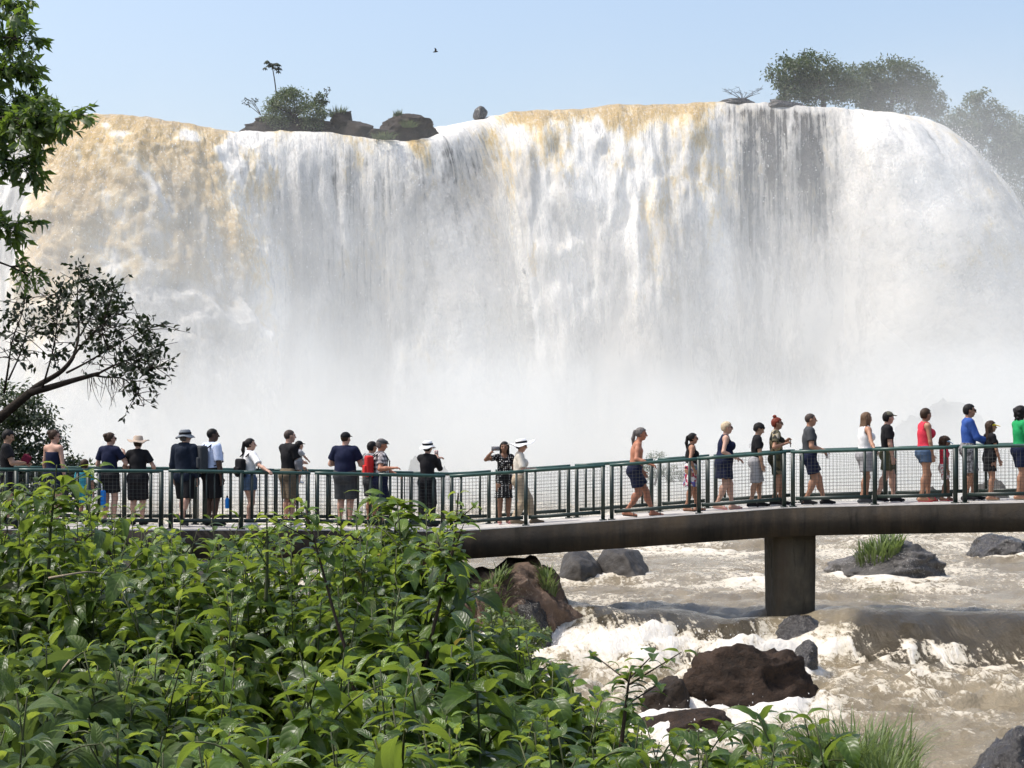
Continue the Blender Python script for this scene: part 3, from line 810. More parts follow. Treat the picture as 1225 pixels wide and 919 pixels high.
def px_to_x(px, off):
    d = Dn(px) + off
    return W(px, HZ, d).x
NEAR_POSTS = [(-70, 1), (20, 1), (106, 1), (199, 2), (289, 1), (374, 2), (455, 1), (535, 2), (629, 1), (726.5, 2), (836, 1), (943, 2), (1046, 1), (1148, 2), (1250, 1), (1352, 2), (1455, 1), (1560, 2), (1665, 1), (1770, 2)]
FAR_POSTS = [(-40, 1), (62, 2), (150, 1), (241, 2), (331, 1), (412, 2), (492, 1), (590, 2), (685, 2), (784, 2), (851, 2), (953, 2), (1058, 1), (1160, 2), (1245, 1), (1345, 2), (1448, 1), (1552, 2), (1655, 1), (1760, 2)]
def build_railing(posts, off, label, name, bars_in=()):
    root = empty(name, (0, 37.5 + off, 0)); inv = Vector((0, -37.5 - off, 0))
    tag(root, label, 'railing', 'railings of the footbridge')
    def b(mb, nm, mat, smooth=False, first=None): return mb.build(nm, mat, root, smooth, loc=inv)
    def pt(x, h): return np.array([x, line_y(x) + off, deck_z(x) + h])
    bar_me = None
    for k, (px, n) in enumerate(posts):
        xc = px_to_x(px, off)
        for s in ((0,) if n == 1 else (-0.085, 0.085)):
            mb = MB(); mb.bar(pt(xc + s, 0.0), pt(xc + s, RAIL_H - 0.02), 0.075, 0.075)
            mb.bar(pt(xc + s, 0.0), pt(xc + s, 0.02), 0.14, 0.14)
            b(mb, 'post', M_POST)
    for k in range(len(posts) - 1):
        (pa, na), (pb, nb) = posts[k], posts[k + 1]
        xa = px_to_x(pa, off) + (0.085 if na == 2 else 0); xb = px_to_x(pb, off) - (0.085 if nb == 2 else 0)
        mid = np.linspace(xa, xb, 5)
        # handrail: a round pipe; it sags a hair and its joints are not perfectly in line
        dz = U(-0.006, 0.006)
        mb = MB(); mb.tube([pt(x, RAIL_H + dz) for x in np.linspace(xa - 0.04, xb + 0.04, 5)], 0.034, 10); b(mb, 'handrail', M_RAIL, True)
        g = 0.05
        mb = MB()
        for x0, x1 in zip(mid[:-1], mid[1:]):
            pass
        mb.bar(pt(xa + g, 0.16), pt(xb - g, 0.16), 0.05, 0.07); b(mb, 'bottom_rail', M_POST)
        for x in (xa + 0.185, xb - 0.185):
            mb = MB(); mb.bar(pt(x, 0.19), pt(x, RAIL_H - 0.03), 0.05, 0.05); b(mb, 'bar', M_POST)
        if k in bars_in:
            nb_ = int((xb - xa - 0.37) / 0.125)
            for q in range(1, nb_):
                x = xa + 0.185 + (xb - xa - 0.37) * q / nb_
                mb = MB(); mb.bar(pt(x, 0.19), pt(x, RAIL_H - 0.03), 0.022, 0.022); b(mb, 'bar', M_POST)
        if k in bars_in[:1]: continue
        mb = MB()
        t = 0.0044
        nv = int((xb - xa) / 0.068)
        for q in range(1, nv):
            x = xa + (xb - xa) * q / nv
            mb.bar(pt(x, 0.18), pt(x, RAIL_H - 0.075), t)
        for q in range(13):
            h = 0.19 + q * (RAIL_H - 0.075 - 0.19) / 12
            mb.bar(pt(xa + 0.02, h), pt(xb - 0.02, h), t)
        o = b(mb, 'wire_mesh', M_WIRE)
build_railing(FAR_POSTS, DW, 'green metal railing on the far side of the footbridge, behind the visitors', 'far_railing' if False else 'railing')
build_railing(NEAR_POSTS, 0.0, 'green metal railing with wire mesh on the near edge of the footbridge, in front', 'railing', bars_in=(3, 4, 6))
# ------------------------------------------------------------------ rocks in and beside the river
rock_px('boulder', 'broad brown weathered rock under the footbridge with tufts of grass', 545, 694, 666, 37.6, -0.25, M_BROWN, 3, depth=1.3, cuts=10, rough=0.26, boxy=0.72, facet=(0.8, 1.1))
rock_px('boulder', 'dark wet ledge below the broad brown rock', 610, 664, 716, 36.4, -0.5, M_WETROCK, 8, depth=0.6, cuts=12)
rock_px('boulder', 'smooth grey boulder standing in the rapids behind the footbridge', 664, 726, 658, 46, 0.1, M_GREYROCK, 12, depth=1.2, rough=0.06, facet=(0.75, 0.98))
rock_px('boulder', 'rounded grey boulder beside a smoother one behind the footbridge', 716, 778, 656, 46.3, 0.1, M_GREYROCK, 18, depth=1.2, rough=0.08, facet=(0.75, 0.98))
rock_px('boulder', 'lichen spotted grey rock topped with a grass tuft, beyond the pier', 998, 1138, 646, 46, 0.28, M_PALEROCK, 23, depth=1.4, rough=0.22)
rock_px('boulder', 'low dark rock washed by foam near the frame edge beyond the footbridge', 1162, 1232, 638, 52, 0.3, M_WETROCK, 27, depth=1.0)
rock_px('boulder', 'big dark brown rock standing in the white water in front of the pier', 800, 984, 768, 30.9, -0.75, M_DARKBROWN, 36, depth=0.75, cuts=14, rough=0.26, boxy=0.85, facet=(0.75, 1.1))
rock_px('boulder', 'dark lobe of rock against the left flank of the big brown rock', 768, 836, 808, 30.3, -0.75, M_BASALT, 37, depth=0.5)
rock_px('boulder', 'small wet black rock behind the big brown rock', 942, 981, 765, 33.6, -0.6, M_WETROCK, 41, depth=0.35, sub=4)
rock_px('boulder', 'black wet rock the water spills over at the foot of the pier', 905, 1018, 735, 36.6, -0.55, M_WETROCK, 45, depth=0.7)
rock_px('boulder', 'low flat brown rock at the water edge below the big rock', 748, 888, 846, 28.4, -0.78, M_DARKBROWN, 49, depth=0.8, cuts=18)
rock_px('boulder', 'black rock streaked with white spray in the near rapids', 1150, 1250, 866, 23.4, -0.85, M_WETROCK, 53, depth=0.6)
build_river()
# ------------------------------------------------------------------ leaves and trees
def leaf_mat(name, lo, hi, trans, rough=0.35, tr_fac=0.35, veins=0.0, spec=0.5, gloss=1.0):
    m, nt, b, out = new_mat(name)
    oi = N(nt, 'ShaderNodeObjectInfo'); ge = N(nt, 'ShaderNodeNewGeometry')
    rnd = math_n(nt, 'FRACT', math_n(nt, 'ADD', oi.outputs['Random'], ge.outputs['Random Per Island']))
    r = ramp(nt, rnd, [(0.0, lo), (0.55, tuple((a + c) / 2 for a, c in zip(lo, hi))), (1.0, hi)])
    col = r.outputs[0]
    if veins:
        uv = N(nt, 'ShaderNodeUVMap'); sx = N(nt, 'ShaderNodeSeparateXYZ'); nt.links.new(uv.outputs[0], sx.inputs[0])
        # side veins sweep forward in arcs from the midrib (u along, v across -1..1)
        av = math_n(nt, 'ABSOLUTE', sx.outputs[1])
        ph = math_n(nt, 'SUBTRACT', sx.outputs[0], math_n(nt, 'MULTIPLY', math_n(nt, 'POWER', av, 1.5), 0.22))
        sn = math_n(nt, 'ABSOLUTE', math_n(nt, 'SINE', math_n(nt, 'MULTIPLY', ph, 22.0)))
        vein = maprange(nt, sn, 0.0, 0.30, 1.0, 0.0)
        mid = maprange(nt, av, 0.0, 0.10, 1.0, 0.0)
        vv = math_n(nt, 'MAXIMUM', math_n(nt, 'MULTIPLY', vein, 0.55), mid)
        col = mixc(nt, math_n(nt, 'MULTIPLY', vv, veins), col, tuple(min(1, c * 2.0 + 0.02) for c in hi))
        bu = N(nt, 'ShaderNodeBump'); bu.inputs['Strength'].default_value = 0.35; bu.inputs['Distance'].default_value = 0.003
        hgt = math_n(nt, 'SUBTRACT', sn, math_n(nt, 'MULTIPLY', mid, 0.8))
        nt.links.new(hgt, bu.inputs['Height']); nt.links.new(bu.outputs[0], b.inputs['Normal'])
    col = mixc(nt, math_n(nt, 'MULTIPLY', ge.outputs['Backfacing'], 0.45), col, tuple(min(1, 0.5 * c + 0.09) for c in hi))
    nt.links.new(col, b.inputs['Base Color'])
    b.inputs['Roughness'].default_value = rough; b.inputs['Specular IOR Level'].default_value = spec
    t = N(nt, 'ShaderNodeBsdfTranslucent')
    tc = mixc(nt, 0.55, col, trans)
    nt.links.new(tc, t.inputs[0])
    ms = N(nt, 'ShaderNodeMixShader'); ms.inputs[0].default_value = tr_fac
    nt.links.new(b.outputs[0], ms.inputs[1]); nt.links.new(t.outputs[0], ms.inputs[2])
    nt.links.new(ms.outputs[0], out.inputs['Surface'])
    return m
M_BARK = rock_mat('bark', (0.014, 0.011, 0.009), (0.05, 0.040, 0.032), 0.9, 3.0, 0.6, 0.15)
M_TWIG = basic('dark_twig', (0.035, 0.028, 0.020), 0.85, 0.3, 20, 0.0)
M_FAR = leaf_mat('distant_leaves', (0.030, 0.052, 0.018), (0.085, 0.125, 0.045), (0.16, 0.24, 0.06), 0.55, 0.3)
M_ISLE = leaf_mat('islet_bush_leaves', (0.035, 0.062, 0.018), (0.10, 0.15, 0.045), (0.2, 0.28, 0.06), 0.5, 0.3)
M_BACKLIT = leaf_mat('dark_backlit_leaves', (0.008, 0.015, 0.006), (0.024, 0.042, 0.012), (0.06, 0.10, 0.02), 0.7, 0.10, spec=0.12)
M_PINN = leaf_mat('feathery_leaves', (0.026, 0.062, 0.012), (0.105, 0.180, 0.034), (0.32, 0.48, 0.05), 0.45, 0.42)
M_GRASS = leaf_mat('grass_blades', (0.06, 0.10, 0.02), (0.16, 0.22, 0.06), (0.25, 0.35, 0.06), 0.5, 0.35)

def leaf_batch(P, D, Nn, L, Wd, bend=0.25):
    """simple 4-triangle leaves: base P, direction D, normal N, length, width -> V, quads"""
    n = len(P)
    D = D / (np.linalg.norm(D, axis=1)[:, None] + 1e-9)
    S = np.cross(Nn, D); S /= np.linalg.norm(S, axis=1)[:, None] + 1e-9
    Up = np.cross(D, S)
    L = np.broadcast_to(L, (n,))[:, None]; Wd = np.broadcast_to(Wd, (n,))[:, None]
    tip = P + D * L - Up * L * bend
    mid = P + D * L * 0.45 + Up * L * 0.02
    a = mid + S * Wd * 0.5 - Up * Wd * 0.12; c = mid - S * Wd * 0.5 - Up * Wd * 0.12
    V = np.stack([P, a, tip, c, mid], axis=1).reshape(-1, 3)
    b = (np.arange(n) * 5)[:, None]
    f3 = np.concatenate([b + np.array([[0, 1, 4]]), b + np.array([[1, 2, 4]]), b + np.array([[2, 3, 4]]), b + np.array([[3, 0, 4]])])
    return V, f3
def rand_dir(n, r=rng, up=0.0):
    d = r.normal(size=(n, 3)); d[:, 2] += up
    return d / np.linalg.norm(d, axis=1)[:, None]

def far_tree(name, label, base, blobs, n, leaf, seed, mat=M_FAR, cat='tree', group=None, trunk_r=0.22, limbs=7, gap=0.35):
    """tree with a tapered trunk, limbs and a crown of leaf clumps filling ellipsoid blobs [(dx, dy, dz, rx, ry, rz)]"""
    r = np.random.default_rng(seed)
    root = empty(name, base); tag(root, label, cat, group)
    mb = MB()
    top = np.mean([[b[0], b[1], b[2]] for b in blobs], axis=0)
    kn = np.array([[0, 0, -0.3], [top[0] * 0.15 + r.normal(0, .1), top[1] * 0.2, top[2] * 0.35], [top[0] * 0.6, top[1] * 0.6, top[2] * 0.8], top])
    tt = np.linspace(0, 1, 10); P = np.stack([np.interp(tt, np.linspace(0, 1, 4), kn[:, i]) for i in range(3)], axis=1)
    mb.tube(P, trunk_r * (1 - 0.75 * tt), 8)
    for k in range(limbs):
        b = blobs[k % len(blobs)]
        s = P[r.integers(3, 8)]
        e = np.array(b[:3]) + r.normal(size=3) * np.array(b[3:]) * 0.5
        m_ = (s + e) / 2 + r.normal(size=3) * 0.3
        t = np.linspace(0, 1, 7)[:, None]
        mb.tube((1 - t) ** 2 * s + 2 * t * (1 - t) * m_ + t * t * e, trunk_r * 0.4 * (1 - 0.85 * t[:, 0]), 5)
    mb.build('trunk', M_BARK, root, True)
    tot = sum(b[3] * b[4] * b[5] for b in blobs) ** (1)
    Vs = []; Fs = []; nn = 0
    for b in blobs:
        k = int(n * (b[3] * b[4] * b[5]) ** 0.67 / sum((q[3] * q[4] * q[5]) ** 0.67 for q in blobs))
        nc = max(6, k // 28)
        cd = rand_dir(nc, r); rad = 0.45 + 0.55 * r.random(nc) ** 0.5
        cc = np.array(b[:3]) + cd * rad[:, None] * np.array(b[3:])
        cc = cc[(cc[:, 2] > b[2] - b[5] * 0.75)]
        # leave holes where the sky shows through
        hole = pn(cc[:, 0] * 0.8 + seed, cc[:, 1] * 0.8, cc[:, 2] * 0.8, seed=seed) 
        cc = cc[hole > -gap]
        idx = r.integers(0, len(cc), k)
        cl = (0.20 + 0.14 * r.random(len(cc))) * (b[3] * b[4] * b[5]) ** (1 / 3)
        off = r.normal(size=(k, 3)) * cl[idx][:, None] * np.array([0.62, 0.62, 0.40])
        Pp = cc[idx] + off
        D = rand_dir(k, r) * 0.9 + off / (np.linalg.norm(off, axis=1)[:, None] + 1e-6) * 0.8; D[:, 2] -= 0.25
        Nn = rand_dir(k, r, 1.3)
        V, f = leaf_batch(Pp, D, Nn, leaf * r.uniform(0.7, 1.35, k), leaf * 0.55 * r.uniform(0.7, 1.2, k))
        Vs.append(V); Fs.append(f + nn); nn += len(V)
    o = link('crown', mesh_np('crown', np.concatenate(Vs), np.concatenate(Fs), mat, False), root)
    return root

# -- trees on the brink to the right
b0 = W(985, 128, 129)
far_tree('broadleaf_tree', 'bushy dark tree on the brink of the falls, left of its neighbour', b0,
         [(-2.2, 0, 2.2, 1.6, 1.5, 1.3), (-0.6, 0, 2.5, 1.7, 1.6, 1.3), (0.6, 0.3, 1.7, 1.7, 1.6, 1.2), (1.9, 0.2, 1.2, 1.3, 1.2, 1.0), (-1.9, -0.2, 1.0, 1.3, 1.2, .9), (0.2, -0.5, 0.7, 2.4, 1.0, .8)], 11000, 0.22, 301, group='trees on the brink of the falls')
b0 = W(1065, 136, 131)
far_tree('broadleaf_tree', 'round topped dark tree on the brink of the falls, right of the bushy one', b0,
         [(-1.7, 0, 2.4, 1.5, 1.4, 1.1), (0.3, 0, 2.6, 1.7, 1.6, 1.1), (1.8, 0.3, 2.0, 1.4, 1.3, 1.0), (2.8, 0.2, 0.7, 1.1, 1.2, 1.1), (0.5, -0.5, 1.0, 2.4, 1.2, 1.1), (-1.2, -0.3, 0.7, 1.5, 1.0, .8)], 12000, 0.22, 302, group='trees on the brink of the falls')
b0 = W(1172, 215, 134)
far_tree('broadleaf_tree', 'tall hazy tree with a pointed top beyond the right end of the falls', b0,
         [(0, 0, 5.3, 1.1, 1.2, 1.0), (-0.7, 0, 4.2, 1.5, 1.4, 1.1), (1.2, 0, 4.0, 1.4, 1.4, 1.1), (-1.8, 0, 2.6, 1.7, 1.5, 1.4), (0.6, 0, 2.3, 2.0, 1.6, 1.5), (2.6, 0.2, 2.4, 1.5, 1.4, 1.3), (0.5, -0.3, 0.2, 2.8, 1.6, 1.4)], 11000, 0.24, 303, group='trees on the brink of the falls')
b0 = W(1228, 232, 137)
far_tree('broadleaf_tree', 'hazy tree cut by the frame edge beside the pointed one', b0,
         [(0.4, 0, 4.4, 1.7, 1.5, 1.3), (-0.8, 0, 2.8, 1.8, 1.5, 1.5), (1.5, 0, 2.4, 2.0, 1.5, 1.6), (0, 0, 0.3, 2.5, 1.5, 1.5)], 8000, 0.24, 304, group='trees on the brink of the falls')
b0 = W(1130, 185, 133)
far_tree('bush', 'low hazy bush filling the gap between the dark trees and the pointed tree', b0,
         [(-0.5, 0, 1.2, 1.7, 1.3, 1.2), (1.3, 0, 1.4, 1.6, 1.3, 1.2), (0.5, 0, -.6, 2.6, 1.3, 1.3)], 5000, 0.24, 305, cat='bush', trunk_r=0.12)
b0 = W(1218, 330, 128)
far_tree('bush', 'dark hazy bushes on the slope beyond the right end of the falls', b0,
         [(-0.6, 0, 2.6, 2.2, 1.5, 1.6), (1.2, 0, 1.4, 2.4, 1.5, 1.9), (0.8, 0, 3.6, 2.0, 1.5, 1.4)], 6000, 0.24, 306, cat='bush', trunk_r=0.12)
def slope():
    # wooded ground behind the brink on the right, and the land that carries the river above the falls
    nx, ny = 60, 24
    xs = np.linspace(22, 75, nx); ys = np.linspace(126.5, 190, ny)
    X, Y = np.meshgrid(xs, ys)
    Z = W(1000, 128, 128).z - 0.9 - 0.62 * np.clip(X - 27, 0, 14) * (1 - sstep(135, 175, Y)) + 0.5 * fbm(X * 0.2, Y * 0.2, seed=310)
    Z = np.where(ys[:, None] < 127.5, -2.0, Z)
    V = np.stack([X, Y, Z], -1).reshape(-1, 3)
    i = np.arange(ny - 1)[:, None] * nx; j = np.arange(nx - 1)[None, :]
    Q = np.stack([i + j, i + j + 1, i + nx + j + 1, i + nx + j], -1).reshape(-1, 4)
    tag(link('hillside', mesh_np('hillside', V, Q, basic('dark_soil', (0.035, 0.040, 0.022), 0.9, 0.4, 0.6, 0.3))), 'dark wooded ground beyond the brink of the falls', 'hillside', kind='structure')
slope()

# -- rocky islet on the brink with its bush, umbrella tree and grass
rock('boulder', 'long dark rock islet on the brink of the falls, under the green bush', W(345, 157, 119.0) + Vector((0, 0, -0.1)), (3.1, 1.5, 1.05), M_BASALT, 61, cuts=8, rough=0.2, boxy=0.75)
rock('boulder', 'dark rounded rock right of the islet bush on the brink', W(425, 158, 119.0), (1.15, 1.0, 0.75), M_BASALT, 62, sub=4, cuts=10)
rock('boulder', 'low dark ledge at the lip below the grass tufts', W(455, 165, 118.9), (1.3, 0.9, 0.55), M_BASALT, 63, sub=4, cuts=10)
rock('boulder', 'small dark knob beside the islet bush', W(410, 145, 119.4), (0.75, 0.8, 0.65), M_BASALT, 66, sub=4, cuts=10)
SLOPING = rock('boulder', 'dark sloping rock with water sheeting over it, right of the islet', W(488, 153, 120.3), (1.95, 1.3, 1.0), M_BASALT, 64, cuts=14, rough=0.2, boxy=0.8)
rock('boulder', 'small black rock poking out of the white brink water', W(574, 136, 122.3), (0.45, 0.5, 0.5), M_WETROCK, 65, sub=3, cuts=8)
rock('boulder', 'low dark slab at the lip below the brink trees', W(940, 127, 122.6), (1.3, 0.8, 0.42), M_WETROCK, 67, sub=4, cuts=10)
rock('boulder', 'dark flat rock under the driftwood on the brink', W(880, 123, 123.2), (1.2, 0.7, 0.3), M_WETROCK, 68, sub=4, cuts=10)
far_tree('bush', 'leafy green bush growing on the rock islet at the brink', W(350, 152, 118.6),
         [(-0.2, 0, 1.5, 1.3, 1.1, 0.85), (0.7, -0.2, 0.7, 1.5, 1.1, 0.75), (-0.8, -0.2, 0.7, 1.1, 1.0, 0.8), (-0.3, 0, 2.0, .7, .7, .45), (1.5, 0, 1.6, .55, .5, .5), (1.0, 0, 0.0, 1.2, 1.0, .5), (-0.5, -.3, 0.0, 1.0, .8, .5)], 9000, 0.15, 307, M_ISLE, 'bush', trunk_r=0.09, limbs=16, gap=0.2)
def umbrella_tree():
    c = W(331, 130, 119); root = empty('umbrella_tree', c)
    tag(root, 'thin lone tree with a flat tuft of big leaves above the islet bush', 'tree')
    top = W(325, 76, 119) - c
    t = np.linspace(0, 1, 8)[:, None]
    P = np.array([0, 0, -0.8]) * (1 - t) + np.array(top[:]) * t + np.array([0.12, 0, 0]) * np.sin(t * np.pi)
    mb = MB(); mb.tube(P, 0.055 * (1 - 0.45 * t[:, 0]), 6)
    r = np.random.default_rng(77); tips = []
    for k in range(16):
        a = k * 2.4; L = 0.22 + 0.30 * r.random(); e = np.array(top[:]) + np.array([math.cos(a) * L, math.sin(a) * L, 0.22 - 0.50 * L + r.uniform(-.25, .15)])
        mb.tube([np.array(top[:]) * 0.98, e], [0.02, 0.012], 4); tips.append(e)
    tips += [np.array(top[:]) + np.array([0.42, 0, -0.45]), np.array(top[:]) + np.array([0.5, 0.1, -0.25])]
    mb.build('trunk', M_BARK, root, True)
    for e in tips:        # palmate leaves: eight drooping lobes each
        b = MB(); n = 8; a = np.linspace(0, 2 * np.pi, n, endpoint=False) + r.random()
        D = np.stack([np.cos(a), np.sin(a), -0.55 + 0 * a], 1)
        V, f = leaf_batch(np.repeat(e[None], n, 0), D, np.repeat([[0, 0, 1.0]], n, 0), 0.27, 0.13)
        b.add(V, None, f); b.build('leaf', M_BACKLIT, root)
umbrella_tree()
def twiggy(name, label, base, spread, n, mat, seed, h=1.0, leaves=True, cat='plant'):
    r = np.random.default_rng(seed); root = empty(name, base); tag(root, label, cat)
    mb = MB(); tips = []
    for k in range(n):
        e = np.array([r.uniform(*spread), r.normal(0, .2), h * r.uniform(0.5, 1.1)])
        m_ = e * 0.5 + np.array([r.normal(0, .15), 0, 0.15])
        t = np.linspace(0, 1, 7)[:, None]; P = 2 * t * (1 - t) * m_ + t * t * e
        mb.tube(P, 0.025 * (1 - 0.6 * t[:, 0]), 4)
        for q in range(5):
            s = P[r.integers(3, 7)]; d = r.normal(size=3) * 0.22; d[2] = abs(d[2]) * .6
            mb.tube([s, s + d], [0.012, 0.008], 4); tips.append(s + d)
    mb.build('branches', M_TWIG, root, True)
    if leaves:
        tips = np.repeat(np.array(tips), 5, 0); k = len(tips)
        V, f = leaf_batch(tips + r.normal(size=(k, 3)) * 0.05, rand_dir(k, r), rand_dir(k, r, 1), 0.13, 0.08)
        link('foliage', mesh_np('foliage', V, f, mat, False), root)
    return root
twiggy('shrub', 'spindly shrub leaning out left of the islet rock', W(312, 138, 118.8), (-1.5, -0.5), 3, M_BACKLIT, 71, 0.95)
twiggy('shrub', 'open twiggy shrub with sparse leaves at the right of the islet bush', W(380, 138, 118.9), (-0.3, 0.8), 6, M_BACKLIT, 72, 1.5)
twiggy('driftwood', 'bare tangled driftwood caught on the brink beside the trees', W(888, 120, 122.9), (-1.5, 1.5), 9, M_BACKLIT, 73, 0.75, leaves=False, cat='driftwood')
M_TUFT = leaf_mat('coarse_grass', (0.04, 0.065, 0.02), (0.10, 0.14, 0.045), (0.2, 0.26, 0.06), 0.6, 0.3)
grass_tuft('grass_tuft', 'round grass tuft right of the islet bush', W(404, 140, 119.2), 160, 0.75, 0.55, M_TUFT, 81, wid=0.03)
grass_tuft('grass_tuft', 'small grass tuft on top of the sloping rock at the brink', Vector((W(476, 132, 120.3).x, 120.2, top_of(SLOPING, W(476, 132, 120.3).x, 120.2) - 0.08)), 90, 0.5, 0.3, M_TUFT, 82, wid=0.025)
grass_tuft('grass_tuft', 'dull grass clump hanging at the lip between two dark rocks', W(459, 166, 117.3), 200, 0.55, 0.7, M_TUFT, 83, wid=0.03, droop=0.9)
grass_tuft('grass_tuft', 'grass clump on the wet flank of the sloping rock', W(490, 152, 118.2), 120, 0.55, 0.5, M_TUFT, 84, wid=0.03, droop=0.9)
def bird():
    c = W(521, 62, 96); root = empty('bird', c); tag(root, 'small bird flying high in the pale sky above the falls', 'bird')
    mb = MB(); t = np.linspace(-1, 1, 9)
    mb.tube(np.stack([t * 0.13, 0 * t, 0.02 * t], 1), 0.035 * np.sqrt(np.clip(1 - t * t, 0.03, 1)), 7)
    mt = basic('dark_plumage', (0.05, 0.045, 0.04), 0.8); mb.build('body', mt, root, True)
    for s in (-1, 1):
        w_ = MB(); w_.add([(0.05, 0, 0.02), (-0.05, 0, 0.02), (-0.03, s * 0.12, 0.10), (0.06, s * 0.12, 0.11), (-0.05, s * 0.26, 0.14), (-0.02, s * 0.26, 0.145)], [(0, 1, 2, 3), (3, 2, 4, 5)])
        w_.build('wing', mt, root)
bird()

# -- hazy shrubs and rocks between the footbridge and the falls
far_tree('bush', 'round hazy bush rising from the river mist behind the shirtless man', W(783, 572, 78),
         [(0, 0, 0.5, 0.55, .5, .55), (-0.5, 0, 0.25, .5, .5, .4), (0.8, 0, 0.15, .5, .4, .35), (1.3, 0, 0.05, .4, .4, .3)], 1500, 0.09, 311, cat='bush', trunk_r=0.05)
rock_px('boulder', 'pale hazy rock looming in the mist left of the white bucket hat', 484, 512, 545, 84, 0.5, M_GREYROCK, 91, sub=4, foam=False)
rock_px('boulder', 'low hazy rock in the mist right of the white bucket hat', 516, 548, 557, 84.5, 0.5, M_GREYROCK, 92, sub=4, foam=False)
rock_px('boulder', 'large dim rock dome veiled in mist at the right foot of the falls', 1050, 1225, 476, 105, 0.3, M_WETROCK, 93, depth=3, foam=False, rough=0.3, sub=5, cuts=6)
rock_px('boulder', 'hazy rock standing in the white river behind the girl with the yellow visor', 1160, 1212, 572, 70, 0.6, M_GREYROCK, 94, sub=4)
rock_px('boulder', 'hazy low rock in the river behind the child in the light blue cap', 1090, 1140, 580, 66, 0.5, M_GREYROCK, 95, sub=4)

